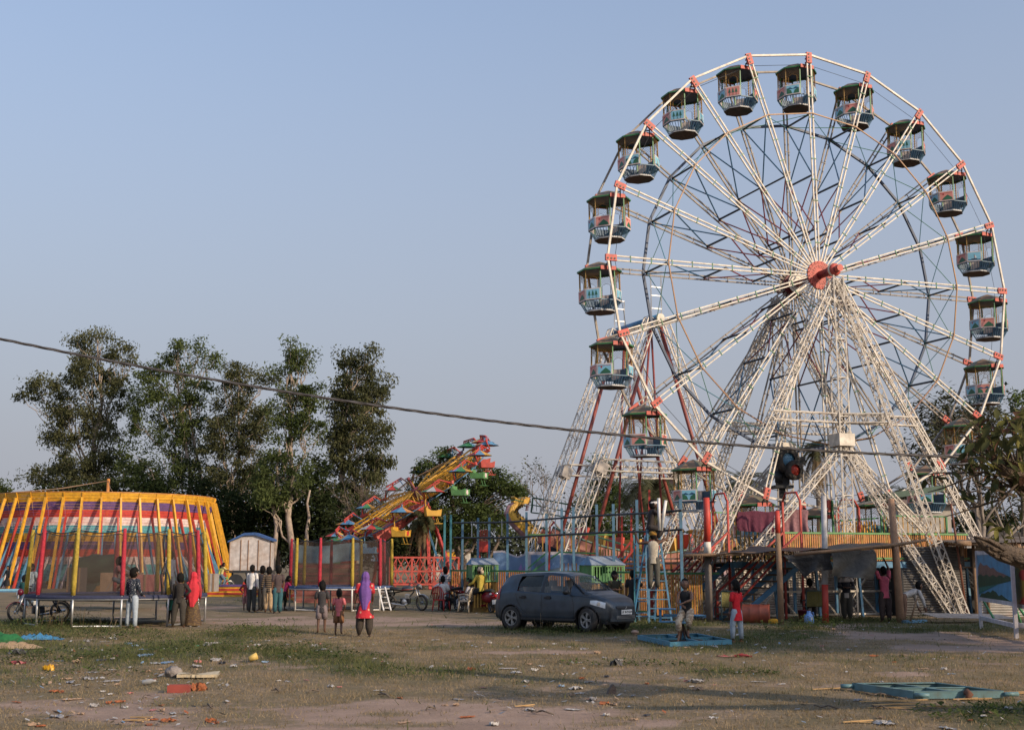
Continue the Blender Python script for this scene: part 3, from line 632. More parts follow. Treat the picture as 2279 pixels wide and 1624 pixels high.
# ---- cabins
GR, GF = .70, .52
SIDE_ANG = [R(-90 + 45 * i) for i in range(8)]          # side 0 faces the camera side of the wheel (door)
def corner(i, r, z): a = R(-90 + 45 * i - 22.5); return V((r * math.cos(a), r * math.sin(a), z))
def painted(kind):
    b = MB(); w2, h = .53, .38
    b.box((0, 0, 0), (w2, .025, h), 0)
    bgm = {'b': 1, 'p': 2}[kind[0]]; y = -.016
    b.box((0, y + .001, 0), (w2 - .07, .006, h - .07), bgm)
    def pl(pts, m, d=.0): b.prism([(x * w2, z * h) for x, z in pts], .004, m, Matrix.Translation((0, y - .004 - d, 0)))
    k = kind[1:]
    if k == 'trees':
        for x in (-.24, .0, .22):
            pl([(x-.012, -.38), (x+.012, -.38), (x+.012, -.05), (x-.012, -.05)], 4)
            pl([(x-.09, -.12), (x+.09, -.12), (x+.045, .05), (x+.06, .05), (x, .32), (x-.06, .05), (x-.045, .05)], 3, .002)
    elif k == 'valley':
        pl([(-.42, -.4), (-.05, -.4), (-.12, -.1), (-.3, .05), (-.42, .12)], 3); pl([(.42, -.4), (.05, -.4), (.12, -.1), (.3, .05), (.42, .12)], 3)
        pl([(-.42, .08), (-.2, .22), (0, .06), (.2, .24), (.42, .1), (.42, .02), (-.42, .02)], 5, -.002)
    elif k == 'hill':
        pl([(-.3, -.38), (.42, -.38), (.38, -.2), (.2, .0), (.08, .12), (-.05, -.02), (-.2, -.2)], 3)
        pl([(-.2 + .06*math.cos(a), .18 + .08*math.sin(a)) for a in [i*math.tau/9 for i in range(9)]], 6)
        pl([(-.42, .3), (.42, .36), (.42, .32), (-.42, .26)], 6)
    else:
        pl([(-.22, -.22), (-.14, -.34), (.14, -.34), (.22, -.22)], 4); pl([(-.01, -.22), (.015, -.22), (.015, .2), (-.01, .2)], 4)
        pl([(.03, -.16), (.16, -.16), (.03, .18)], 0); pl([(-.42, -.38), (.42, -.38), (.42, -.3), (-.42, -.3)], 5)
    return b.mesh('painted_panel', [pic_frame, pic_blue, pic_pink, pic_green, pic_dark, deep_blue, red_paint])
PK = ['btrees', 'ptrees', 'bvalley', 'phill', 'bboat', 'pvalley', 'bhill', 'ptrees']
PM = {k: painted(k) for k in ['btrees', 'ptrees', 'bvalley', 'phill', 'bboat', 'pvalley', 'bhill']}
def lattice():
    b = MB(); w2 = .26; t = .0055
    def dg(z0, z1, x0, x1, n):
        for s in (1, -1):
            for i in range(-6, n + 6):
                xa = x0 + (x1 - x0) * i / n; d = (z1 - z0)
                p = [xa, z0]; q = [xa + s * d, z1]
                lo, hi = min(x0, x1), max(x0, x1)
                def clip(p, q):
                    if p[0] == q[0]: return p, q
                    for e in (lo, hi):
                        for a_, c_ in ((p, q), (q, p)):
                            if (a_[0] - e) * (1 if e == hi else -1) > 1e-9:
                                if (c_[0] - e) * (1 if e == hi else -1) > -1e-9: return None
                                u = (e - c_[0]) / (a_[0] - c_[0]); a_[1] = c_[1] + (a_[1] - c_[1]) * u; a_[0] = e
                    return p, q
                r = clip(p, q)
                if r and abs(r[0][0] - r[1][0]) > .01: b.beam((r[0][0], 0, r[0][1]), (r[1][0], 0, r[1][1]), t, t, 0, up=(0, 1, 0))
    dg(-.29, -.02, -w2, w2, 6)
    for s in (-1, 1): dg(-.70, -.29, s * w2, s * .16, 1)
    for s in (-1, 1): b.beam((s * .155, 0, -.70), (s * .155, 0, -.40), .014, .014)
    b.path([(-.155, 0, -.40), (-.13, 0, -.33), (-.05, 0, -.31), (0, 0, -.28), (.05, 0, -.31), (.13, 0, -.33), (.155, 0, -.40)], .007, 4)
    return b.mesh('lattice_screen', [M('lattice_ochre', (.26, .14, .035), .6)])
LAT = lattice()
def cabin_meshes():
    m = {}
    b = MB(); ap = V((0, 0, .35))
    for i in range(8):
        a, c = corner(i, GR + .05, 0), corner(i + 1, GR + .05, 0); k1, k2 = corner(i, .42, .20), corner(i + 1, .42, .20)
        b.add([a, c, k2, k1], [(0, 1, 2, 3)], i % 2); b.add([k1, k2, corner(i+1, .1, .32), corner(i, .1, .32)], [(0, 1, 2, 3)], i % 2)
        b.add([corner(i, .1, .32), corner(i+1, .1, .32), ap], [(0, 1, 2)], i % 2)
        b.add([c, a, V((0, 0, .02))], [(0, 1, 2)], 2)
        b.beam(a - V((0, 0, .02)), c - V((0, 0, .02)), .03, .05, 3)
    m['roof'] = b.mesh('roof', [M('cabin_roof_green', (.16, .15, .10), .6, dirt=(.25, .17, .11), damt=.7, dscale=2), M('cabin_roof_brown', (.27, .17, .10), .6, dirt=(.16, .13, .09), damt=.7, dscale=2), navy_paint, green_paint])
    for s in (0, 1):
        b = MB(); n = V((0, -1 if s == 0 else 1, 0)); d = GR * math.cos(R(22.5)) + .075
        b.box(n * d + V((0, 0, -.02)), (.56, .03, .13)); m['fascia%d' % s] = b.mesh('fascia', [salmon if s == 0 else red_paint])
        b = MB(); yy = WD / 2
        for sx in (-.09, .09):
            b.path([n * d + V((sx, 0, -.08)), n * (d + .03) + V((sx, 0, .06)), n * (yy - .03) + V((sx * .7, 0, .14)), n * (yy - .03) + V((sx * .4, 0, .30))], .022, 6)
        b.beam(n * (d + .03) + V((-.1, 0, .1)), n * (d + .03) + V((.1, 0, .1)), .035); b.tube(n * (d - .1) + V((0, 0, .30)), n * yy + V((0, 0, .30)), .03)
        m['hanger%d' % s] = b.mesh('hanger', [black_paint])
    b = MB(); b.beam((0, 0, 0), (0, 0, -1.08), .035); m['post_g'] = b.mesh('post', [green_paint]); 
    b = MB(); b.beam((0, 0, 0), (0, 0, -1.08), .03); m['post_o'] = b.mesh('post', [ochre_paint])
    b = MB(); h = .36; z = -1.08; e = .5 * .54
    for i in range(5): x = -e + (i + .5) * 2 * e / 5; b.beam((x, 0, z), (x * .76, (GR - GF) * .92, -1.38), .015, .015)
    b.beam((-e - .01, 0, z), (e + .01, 0, z), .035, .035)
    m['balustrade'] = b.mesh('balustrade', [M('baluster_paint', (.055, .13, .20), .5)])
    b = MB()
    for i in range(8):
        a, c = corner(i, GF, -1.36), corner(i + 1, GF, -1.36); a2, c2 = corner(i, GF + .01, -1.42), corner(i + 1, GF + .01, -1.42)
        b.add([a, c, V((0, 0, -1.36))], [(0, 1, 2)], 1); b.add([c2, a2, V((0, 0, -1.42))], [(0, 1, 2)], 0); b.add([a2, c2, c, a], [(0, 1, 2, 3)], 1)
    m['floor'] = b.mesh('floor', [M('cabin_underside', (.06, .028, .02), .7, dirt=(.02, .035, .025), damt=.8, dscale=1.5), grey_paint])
    for s in (0, 1):
        b = MB(); sg = -1 if s == 0 else 1
        b.box((sg * .36, 0, -1.12), (.26, .78, .04))
        if s: b.box((sg * .505, 0, -.93), (.03, .72, .40)); b.box((sg * .25, 0, -1.25), (.03, .7, .22))
        m['bench%d' % s] = b.mesh('bench', [deep_blue])
    b = MB(); n = GR * math.cos(R(22.5)) - .03
    b.box((0, n, -.98), (.5, .03, .22)); m['gate'] = b.mesh('gate', [deep_blue])
    return m
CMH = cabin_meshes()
def side_xf(i, z=0): 
    a = SIDE_ANG[i]; d = GR * math.cos(R(22.5)); return V((d * math.cos(a), d * math.sin(a), z)), (0, 0, a + R(90))
def make_cabin(kset, label, pos, tilt):
    t = thing('wheel_cabin', label, 'cabin', pos, AZ, 'cabins of the big wheel')
    t.rotation_euler = (0, tilt, AZ)
    put('roof', CMH['roof'], t, (0, 0, 0)); put('floor', CMH['floor'], t, (0, 0, 0)); put('gate', CMH['gate'], t, (0, 0, 0))
    for s in (0, 1):
        for q in ('fascia', 'hanger', 'bench'):
            if q != 'bench' or s: put(q, CMH[q + str(s)], t, (0, 0, 0))
    for i in range(8):
        put('post', CMH['post_g' if i in (0, 1, 4, 5) else 'post_o'], t, corner(i, GR - .02, 0))
        p, r = side_xf(i); put('balustrade', CMH['balustrade'], t, p, r)
        if i not in (0,): put('lattice_screen', LAT, t, p, r)
        if i not in (0, 4):
            p2 = p.copy(); p2.z = -.88; p2 *= 1.0
            o = put('painted_panel', PM[kset[(i - 5) % len(kset)]], t, p2, r); o.location += V((math.cos(SIDE_ANG[i]), math.sin(SIDE_ANG[i]), 0)) * .02
    return t
# what the panel facing the camera shows on each cabin, counted anticlockwise from the three o'clock spoke
FACE = ['phill', 'bboat', 'phill', 'btrees', 'phill', 'bvalley', 'ptrees', 'btrees', 'bvalley', 'phill', 'btrees', 'bhill', 'phill', 'bvalley', 'btrees', 'phill', 'bvalley', 'bhill', 'bvalley', 'pvalley']
WORDS = {'phill': 'pink hill picture', 'bboat': 'blue sailing boat picture', 'btrees': 'picture of three trees on blue', 'ptrees': 'picture of three trees on pink', 'bvalley': 'blue valley picture', 'bhill': 'blue island picture', 'pvalley': 'pink valley picture'}
HRS = ['three', 'half past two', 'two', 'half past one', 'just after one', 'half past twelve', 'half past eleven', 'eleven', 'ten', 'half past nine', 'nine', 'half past eight', 'eight', 'half past seven', 'seven', 'half past six', 'half past five', 'five', 'four', 'half past three']
for k in range(20):
    a = PH + k * math.pi / 10
    hook = WC + WT * ((WR - .1) * math.cos(a)) + V((0, 0, (WR - .1) * math.sin(a))) - WN * (WD / 2)
    alt = ['ptrees', 'bboat', 'phill', 'bhill', 'bvalley', 'btrees'] if FACE[k][0] == 'b' else ['bvalley', 'phill', 'btrees', 'bhill', 'phill', 'bboat']
    lst = [None] * 8
    for i in range(8): lst[i] = alt[i % 6]
    lst[(7 - 5) % 8] = FACE[k]                      # side 7 is turned towards the camera's left
    lst[(6 - 5) % 8] = 'phill' if FACE[k][0] == 'b' else 'bhill'
    lst[(1 - 5) % 8] = 'bboat' if FACE[k][0] == 'b' and k % 3 else 'phill'
    at = {'three': 'right edge', 'nine': 'left edge'}.get(HRS[k], '')
    make_cabin(lst, 'wheel cabin at the %s position with %s' % (HRS[k].replace(' ', '-') + ' clock', WORDS[FACE[k]]), hook - V((0, 0, .30)), R(random.uniform(-1.5, 1.5)))
# ================================================================ WALL OF DEATH (striped motor bowl)
def rel(t, p): return V(p) - t.location
def pickets(t, p, q, z0, z1, sp, me, name='picket', jit=.0):
    p = V(p); q = V(q); n = max(1, int((q - p).length / sp)); 
    for i in range(n + 1):
        c = p.lerp(q, i / n); o = put(name, me, t, rel(t, (c.x, c.y, 0)), math.atan2(q.y - p.y, q.x - p.x))
def bar_me(z0, z1, w, mat, name='picket', h=None):
    b = MB(); b.box((0, 0, (z0 + z1) / 2), (w, h or w * .5, z1 - z0)); return b.mesh(name, mat if isinstance(mat, list) else [mat])
WX, WY = (239 - CXP) / FPX * 95, 95
wod = thing('motor_bowl', 'huge round timber wall of death striped yellow, purple, red, white and blue', 'motor bowl', (WX, WY, 0))
ZB = [6.67, 6.03, 5.46, 4.95, 4.38, 3.87, 3.26, 2.72, 2.18, 1.64, 1.0, .45]
BM = [amber_paint, purple_paint, scarlet, pink_white, aqua_paint, amber_paint, purple_paint, scarlet, pink_white, aqua_paint, aqua_paint]
def wr(z): return 8.25 - (6.67 - z) * .31 if z > 6.03 else 8.05 - (6.03 - z) * .28
NS = 40; ha = math.pi / NS
def bowl_panel(i, a_n=1):
    b = MB(); z0, z1 = ZB[i], ZB[i + 1]; n = 3
    for k in range(n):
        za = z0 + (z1 - z0) * k / n - .006; zb_ = z0 + (z1 - z0) * (k + 1) / n + .006; j = .012 if k % 2 else 0
        for s in range(a_n):
            vs = []
            for z, o in ((za, 0), (zb_, .02)):
                r_ = (wr(z) + o + j) / math.cos(ha)
                for s2 in (-1, 1): a = ha * .985 * s2; vs.append((r_ * math.cos(a), r_ * math.sin(a), z))
            b.add([vs[0], vs[1], vs[3], vs[2]], [(0, 1, 2, 3)], 0)
            c = [V(v) for v in (vs[2], vs[3])]; d_ = [p * .995 for p in c]
            b.add([c[0], c[1], V((c[1].x * .99, c[1].y * .99, c[1].z)), V((c[0].x * .99, c[0].y * .99, c[0].z))], [(0, 1, 2, 3)], 0)
    return b
for i in range(11):
    me = bowl_panel(i).mesh('wall_panel', BM[i])
    for k in range(NS):
        a = 2 * ha * k + R(3)
        if math.sin(a) < .12: put('wall_panel', me, wod, (0, 0, 0), a)
b = MB()
for i in range(11):
    for k in range(NS):
        a = 2 * ha * k + R(3)
        if math.sin(a) >= .12:
            q = bowl_panel(i); m = Matrix.Rotation(a, 4, 'Z'); b.add([m @ V(v) for v in q.v], q.f, i)
b.build('rear_wall', BM, wod)['kind'] = 'stuff'
def strut_me(z, r1, r0, w, mat, nm):
    b = MB(); b.beam((r1, 0, z), (r0, 0, -.05), w, w * 1.6, 0); return b.mesh(nm, mat)
SM = [strut_me(6.3, 8.3, 9.95, .13, amber_paint, 'strut'), strut_me(4.95, 7.85, 9.5, .11, red_paint, 'strut'), strut_me(3.8, 7.5, 9.2, .11, sky_paint, 'strut'), strut_me(2.15, 7.0, 8.7, .10, pink_white, 'strut')]
b = MB(); b.beam((8.28, 0, 6.68), (8.08, 0, 5.95), .07, .12); RIBM = b.mesh('rim_rib', amber_paint)
for k in range(NS):
    a = 2 * ha * (k + .5) + R(3)
    put('rim_rib', RIBM, wod, (0, 0, 0), a); put('strut', SM[0], wod, (0, 0, 0), a)
    for j, da in ((1, .02), (2, .045), (3, .075)):
        if math.sin(a) < .35: put('strut', SM[j], wod, (0, 0, 0), a + da * (1 if k % 2 else -1) * .5)
b = MB(); b.tube((.15, 0, 0), (.15, 0, 8.15), .12, n=8); b.build('centre_pole', orange_paint, wod)
b = MB()
for q in ((-5.5, -6.1, 6.7), (-4.2, -7, 6.7), (3, -7.6, 6.7)): b.path([(.15, 0, 8.0), V((.15, 0, 8.0)).lerp(V(q), .5) - V((0, 0, .15)), q], .025, 4)
b.build('guy_rope', wood, wod)
b = MB(); b.lathe([(8.29, 6.66), (8.29, 6.72), (8.2, 6.72)], 40, 0, smooth=False); b.build('rim_cap', orange_paint, wod)

# ================================================================ TILTED SEAT RIDE
TY = 88; hub = P(926, 1093, TY); TR = 6.35
ax = V((math.cos(R(33)), .03, math.sin(R(33)))).normalized(); bt = R(13)
nn = V((-math.sin(R(33)) * math.cos(bt), -math.sin(bt), math.cos(R(33)) * math.cos(bt))); nn = (nn - ax * nn.dot(ax)).normalized(); av = nn.cross(ax)
ride = thing('tilted_ride', 'yellow spoked ride wheel tipped on edge with red rim brackets', 'fairground ride', (hub.x, hub.y, 0), world=True)
def tp(r_, a, h): return hub + (ax * math.cos(a) + av * math.sin(a)) * r_ + nn * h
for k in range(16):
    a = k * math.tau / 16
    b = MB(); n_ = 7; da = .06
    for s in (-1, 1):
        b.beam(tp(.4, a, .1), tp(5.5, a + s * da * .5, .12), .07); b.beam(tp(.4, a, -.75), tp(5.5, a + s * da * .5, -.28), .07)
    for i in range(n_):
        r0, r1 = .4 + 5.1 * i / n_, .4 + 5.1 * (i + 1) / n_; f = lambda r_: -.75 + .47 * (r_ - .4) / 5.1
        b.beam(tp(r0, a, f(r0)), tp(r1, a, .1), .045); b.beam(tp(r1, a - .02, f(r1)), tp(r1, a + .02, .1), .045)
    b.build('arm', [amber_paint], ride)
    b = MB(); b.tube(tp(.0, a, .95), tp(4.6, a, .2), .018, n=4); b.build('stay', [M('stay_brown', (.16, .09, .04), .6)], ride)
    a2 = a + math.tau / 16
    b = MB(); b.beam(tp(5.5, a, .0), tp(6.35, a, .0), .16, .22)
    p0, p1, p2, p3 = tp(6.35, a + .03, .0), tp(6.35, a + .07, .62), tp(6.35, a2 - .12, .68), tp(6.35, a2 - .03, .05)
    b.path([p0, p1, p2, p3], .055, 5); q = nn * .16
    b.path([p1 - q, p2 - q], .03, 4)
    for i in range(6): u0, u1 = p1.lerp(p2, i / 6), p1.lerp(p2, (i + 1) / 6); b.beam(u0, u1 - q, .035); b.beam(u0 - q, u1, .035)
    b.build('rim_bracket', [red_paint], ride)
    b = MB(); b.tube(tp(6.3, a + .1, .6), tp(5.6, a + .1, -.3), .035, n=5); b.beam(tp(5.6, a, -.3), tp(5.6, a2, -.3), .06); b.build('rim_tie', [sky_paint], ride)
b = MB(); b.path([hub - nn * 1.2, hub + nn * .25], .28, 12); b.path([hub, hub + nn * 1.0], .09, 8); b.path([hub + nn * 1.0, hub + nn * 1.15], .14, 10); b.build('hub', maroon_paint, ride)
b = MB(); b.beam(P(838, 1200, 84), P(924, 1136, 85.5), .5, .8); b.beam(P(924, 1136, 85.5), hub - nn * 1.3, .5, .7); b.build('boom', salmon, ride)
for (u0, v0, y0, u1, y1, m, w_) in ((853, 1195, 84, 853, 84, salmon, .3), (949, 1127, 85, 958, 82, red_paint, .2), (953, 1127, 85, 1018, 83, red_paint, .2), (951, 1172, 86, 995, 86, blue_paint, .14), (975, 1180, 88, 958, 88, grey_paint, .08), (846, 1200, 86, 830, 88, red_paint, .2), (950, 1130, 90, 930, 94, red_paint, .2)):
    q = P(u1, 1250, y1); q.z = 0; b = MB(); b.beam(P(u0, v0, y0), q, w_); b.build('support_leg', m, ride)
b = MB(); x0, x1, yb = P(868, 1250, 82).x, P(1015, 1250, 82).x, 82
for z in (.35, 1.2, 2.1): b.beam((x0, yb, z), (x1, yb, z), .11)
n_ = 9
for i in range(n_):
    u0, u1 = x0 + (x1 - x0) * i / n_, x0 + (x1 - x0) * (i + 1) / n_
    for z0, z1 in ((.35, 1.2), (1.2, 2.1)): b.beam((u0, yb, z0), (u1, yb, z1), .09, .05); b.beam((u0, yb, z1), (u1, yb, z0), .09, .05)
    if i % 3 == 0: b.beam((u0, yb, 0), (u0, yb, 2.1), .12)
for d_ in (2, 4): b.beam((x0, yb + d_, .35), (x1, yb + d_, .35), .12); b.beam((x0, yb + d_, 2.1), (x1, yb + d_, 2.1), .1)
for u in (x0, x1): b.beam((u, yb, 2.1), (u, yb + 4, 2.1), .1); b.beam((u, yb, .35), (u, yb + 4, .35), .1); b.beam((u, yb + 4, 0), (u, yb + 4, 2.1), .12)
b.build('base_truss', salmon, ride)
# seats hang plumb from the brackets
SC_ = [(red_paint, 'red and white'), (lime_paint, 'green'), (lime_paint, 'green'), (yellow_paint, 'yellow'), (yellow_paint, 'yellow'), (sky_paint, 'blue'), (scarlet, 'red'), (lime_paint, 'green')]
UM = [(green_paint, teal_paint, green_paint, 'green'), (sky_paint, yellow_paint, red_paint, 'blue, yellow and red'), (green_paint, ochre_paint, sky_paint, 'green and tan'), (red_paint, green_paint, grey_paint, 'red and green'), (sky_paint, orange_paint, blue_paint, 'blue and orange')]
def umb_mesh(ms):
    b = MB(); n_ = 8
    for i in range(n_):
        a, c = math.tau * i / n_, math.tau * (i + 1) / n_; r_ = .90
        b.add([(0, 0, -.1), (r_ * math.cos(a), r_ * math.sin(a), -.50), (r_ * math.cos(c), r_ * math.sin(c), -.50)], [(0, 1, 2)], i % 3)
    b.tube((0, 0, .1), (0, 0, -.2), .04, n=5, m=0)
    return b.mesh('umbrella', list(ms[:3]))
def seat_meshes():
    b = MB(); b.path([(-.1, 0, -.35), (-.42, 0, -.6), (-.55, 0, -1.1), (-.5, 0, -1.6), (-.35, 0, -1.95)], .04, 6); arm = b
    t = MB()
    t.add([(-.55, -.42, -1.45), (-.55, .42, -1.45), (-.4, .42, -2.1), (-.4, -.42, -2.1)], [(0, 1, 2, 3)]); t.box((-.47, 0, -1.75), (.06, .84, .62)); t.box((0, 0, -2.05), (.85, .84, .07)); t.box((.42, 0, -1.86), (.06, .84, .36))
    for s in (-1, 1): t.prism([(-.5, -2.08), (-.58, -1.5), (-.2, -1.72), (.2, -1.72), (.5, -1.62), (.44, -2.08)], .04, 0, Matrix.Translation((0, s * .42, 0)))
    t.lathe([(0, 0), (.17, 0), (.17, .02), (.1, .02), (.1, .03), (0, .03)], 14, 1, Matrix.Translation((.45, 0, -1.86)) @ Matrix.Rotation(R(90), 4, 'Y'), smooth=False)
    f = MB()
    for s in (-.25, .25): f.beam((.2, s, -2.08), (.35, s, -2.55), .03); f.beam((.1, s, -2.56), (.6, s, -2.56), .03)
    f.beam((.35, -.3, -2.55), (.35, .3, -2.55), .03)
    return arm, t, f
AM, TM, FM = seat_meshes()
POSN = {}
for k in range(16):
    a = (k + .5) * math.tau / 16; p = tp(6.35, a, .60); ci = (k * 5 + 2) % 8; 
    q = math.sin(a); side = 'near' if math.sin(a) < 0 else 'far'
    # colours as the photo shows them along the near edge
    near = {15: (0, 4), 14: (1, 1), 13: (2, 2), 12: (3, 3), 11: (4, 4), 10: (5, 3), 9: (6, 4), 8: (7, 0), 0: (0, 1), 1: (5, 0), 2: (3, 0), 3: (3, 4), 4: (1, 3), 5: (5, 2), 6: (6, 4), 7: (7, 1)}[k]
    sm_, sn = SC_[near[0]]; um = UM[near[1]]
    pl = 'on the near rim' if math.sin(a) < 0 else 'on the far rim'
    nth = ['at the raised right end', 'second from the raised right end', 'third from the raised right end', 'fourth from the raised right end', 'fourth from the low left end', 'third from the low left end', 'second from the low left end', 'at the low left end']
    idx = (k if k < 8 else 15 - k)
    t = thing('ride_seat', '%s seat, %s umbrella, %s, %s' % (sn, um[3], 'near rim' if math.sin(a) < 0 else 'far rim', nth[idx]), 'ride seat', p, R(-20 if k % 3 else 15), 'umbrella seats of the tilted ride')
    put('umbrella', umb_mesh(um), t, (0, 0, 0)); AM_ = AM.mesh('hanger', [sm_]); put('hanger', AM_, t, (0, 0, 0))
    put('tub', TM.mesh('tub', [sm_, pink_white if near[0] in (0, 1, 2) else scarlet]), t, (0, 0, 0)); put('footrest', FM.mesh('footrest', [sm_]), t, (0, 0, 0))

# ================================================================ SWINGING DRAGON BOAT
NA, FA = P(1460, 703, 55), P(1378, 731, 58); NA.z = FA.z = 12.75
axd = (NA - FA).normalized(); sw = V((axd.y, -axd.x, 0)).normalized(); sw = sw if sw.x > 0 else -sw
bf = thing('swing_boat_gantry', 'white lattice double frame with a blue top axle for the swinging boat', 'ride frame', (NA.x, NA.y, 0), world=True)
for c in (NA, FA):
    for s in (-1, 1):
        ft = V((c.x, c.y, 0)) + sw * s * 5.6
        b = MB(); truss(b, c + sw * s * .3, ft, .42, 22, 0, .052, .03, up=axd, w2=.5); b.build('truss_leg', white_truss, bf)
        m_ = c.lerp(ft, .54); m3 = frame(axd, (ft - c)).to_3x3(); b = MB(); b.box(m_, (.52, .52, .5), 0, m3); b.build('joint_box', M('old_plank_white', (.42, .38, .34), .7, dirt=(.2, .17, .15), damt=.7), bf)
        b = MB(); b.tube(c + sw * s * .2 + V((0, 0, -.3)), V((c.x, c.y, 0)) + sw * s * 4.2, .085, n=8); b.build('red_stay', M('stay_red', (.24, .05, .035), .5, dirt=(.2, .06, .05)), bf)
    b = MB(); truss(b, c.lerp(V((c.x, c.y, 0)) - sw * 5.6, .53), c.lerp(V((c.x, c.y, 0)) + sw * 5.6, .53), .5, 14, 0, .05, .035); b.build('cross_truss', white_truss, bf)
    for dx in (-.25, .3): b = MB(); b.beam(c + sw * dx, c + sw * dx + V((0, 0, 2.1 if c is NA else 1.5)), .06); b.build('ladder_rail', steel, bf)
    b = MB(); [b.beam(c + sw * -.25 + V((0, 0, z)), c + sw * .3 + V((0, 0, z)), .05) for z in (.5, 1.1, 1.5)]; b.build('ladder_rung', steel, bf)
b = MB(); b.path([FA - axd * .4, NA + axd * .3], .2, 14); b.build('axle', blue_paint, bf)
b = MB(); b.path([NA + axd * .3, NA + axd * .42], .2, 14); b.build('axle_cap', white_paint, bf)
BC = (NA + FA) / 2; BA = 11.35
boat = thing('dragon_boat', 'yellow spotted dragon-headed swinging boat hanging between white frames', 'swing boat', (BC.x, BC.y, 0), world=True)
for s in (-.35, .35):
    for d_ in (-1, 1): b = MB(); b.tube(BC + axd * d_ * 1.2, BC + axd * d_ * .75 + sw * s * 2.2 - V((0, 0, BA - .6)), .05, n=6); b.build('hanging_rod', M('rod_red', (.22, .045, .04), .5), boat)
def bpnt(s, w_, h):                                     # s along the arc (m from middle), w across, h above keel
    a = s / BA; return BC + sw * (math.sin(a) * (BA - h)) + axd * w_ - V((0, 0, math.cos(a) * (BA - h)))
hullm = [M('boat_hull_red', (.28, .10, .07), .6, dirt=(.15, .08, .06)), M('boat_edge_green', (.10, .16, .12), .6), M('boat_keel', (.06, .045, .04), .7)]
b = MB(); S0, S1 = -5.3, 5.3
def hull(u, v):
    s = S0 + (S1 - S0) * u; tw = 1.0 * (1 - (abs(s) / 6.6) ** 3)
    k = [(-1, .75), (-1.02, .35), (-.75, 0), (.75, 0), (1.02, .35), (1, .75)][min(5, int(round(v * 5)))]
    return bpnt(s, k[0] * tw, k[1])
b.grid(hull, 24, 5, 0, False, lambda u, v: 2 if .4 < v < .6 else (0 if not (.15 < v < .25) else 0))
for s in (-1, 1): b.path([bpnt(S0 + (S1 - S0) * i / 20, -axd.y * 0 + s * 1.0 * (1 - (abs(S0 + (S1 - S0) * i / 20) / 6.6) ** 3), .78) for i in range(21)], .05, 5, 1)
b.build('hull', hullm, boat)
for i in range(8):
    s = -3.6 + i * 1.03
    b = MB(); m3 = frame(axd, (BC - bpnt(s, 0, 0))).to_3x3(); b.box(bpnt(s, 0, .95), (1.5, .12, .9), i % 2, m3); b.box(bpnt(s + (.2 if s < 0 else -.2), 0, .7), (1.5, .4, .1), 2, m3)
    b.build('seat', [scarlet, yellow_paint, lime_paint], boat, None)
# dragon neck and head in the swing plane
base = P(1151, 1166, 57); DN = M('dragon_yellow', (.60, .33, .03), .5, dirt=(.3, .17, .05)); DB = M('dragon_back_mauve', (.32, .17, .17), .6)
def dp(x, z, w_=0): return base + sw * x * .62 + V((0, 0, z * .43)) + axd * w_ * .6
cl = [(1.35, -1.3), (.9, -.75), (.35, -.1), (-.25, .55), (-.52, 1.15), (-.42, 1.7), (-.05, 2.1), (.32, 2.3)]; rd = [.75, .8, .78, .66, .55, .48, .42, .36]
b = MB(); ring = []
nr = 14
for i, (x, z) in enumerate(cl):
    x2, z2 = cl[min(i+1, len(cl)-1)]; x1, z1 = cl[max(i-1, 0)]; t_ = V((x2 - x1, 0, z2 - z1)).normalized(); nx_ = V((-t_.z, 0, t_.x))
    ring.append([dp(x + nx_.x * math.cos(math.tau*j/nr) * rd[i], z + nx_.z * math.cos(math.tau*j/nr) * rd[i], math.sin(math.tau*j/nr) * rd[i] * .62) for j in range(nr)])
vs = [p for r_ in ring for p in r_]
for i in range(len(cl)-1):
    for j in range(nr):
        dj = min(j, nr - j)
        b.add([ring[i][j], ring[i][(j+1) % nr], ring[i+1][(j+1) % nr], ring[i+1][j]], [(0, 1, 2, 3)], 1 if (j <= 1 or j >= nr - 2) else 0, True)
b.build('neck', [DN, DB], boat)
me_s = MB(); me_s.lathe([(0, .0), (.06, 0), (.05, .02), (0, .03)], 8, 0, Matrix.Rotation(R(90), 4, 'X')); sp_me = me_s.mesh('spot', M('spot_brown', (.10, .06, .015), .6))
rr = random.Random(5)
for i in range(len(cl)-1):
    for j in (4, 5, 6, 8, 9, 10):
        for f in (.25, .75):
            q = ring[i][j].lerp(ring[i+1][j], f).lerp(ring[i][(j+1) % nr].lerp(ring[i+1][(j+1) % nr], f), rr.uniform(.2, .8))
            c0 = dp(*cl[i]).lerp(dp(*cl[i+1]), f); nrm = (q - c0).normalized()
            o = put('spot', sp_me, boat); o.rotation_euler = nrm.to_track_quat('-Y', 'Z').to_euler(); o.location = q + nrm * .012 - boat.location; o.matrix_parent_inverse = Matrix()
b = MB(); hm = lambda pts, w_, m: b.prism([(x, z) for x, z in pts], w_, m, frame(sw, (0, 0, 1), base) @ Matrix.Diagonal((.55, .7, .43, 1)) @ Matrix.Translation((.35, 0, 0)))
hm([(.1, 2.15), (.55, 2.2), (.72, 2.55), (.66, 2.85), (.3, 2.95), (-.05, 2.88), (-.2, 2.68), (-.45, 2.72), (-.7, 2.9), (-.75, 3.0), (-.8, 2.85), (-.66, 2.66), (-.3, 2.5), (.1, 2.48)], .5, 0)
hm([(.1, 2.12), (.2, 2.38), (-.2, 2.42), (-.66, 2.52), (-.82, 2.44), (-.78, 2.28), (-.4, 2.12)], .46, 0)
hm([(.15, 2.4), (-.25, 2.46), (-.6, 2.58), (-.3, 2.52), (.12, 2.52)], .40, 2); hm([(.1, 2.44), (-.3, 2.5), (-.7, 2.62), (-.74, 2.56), (-.3, 2.42), (.1, 2.38)], .53, 3)
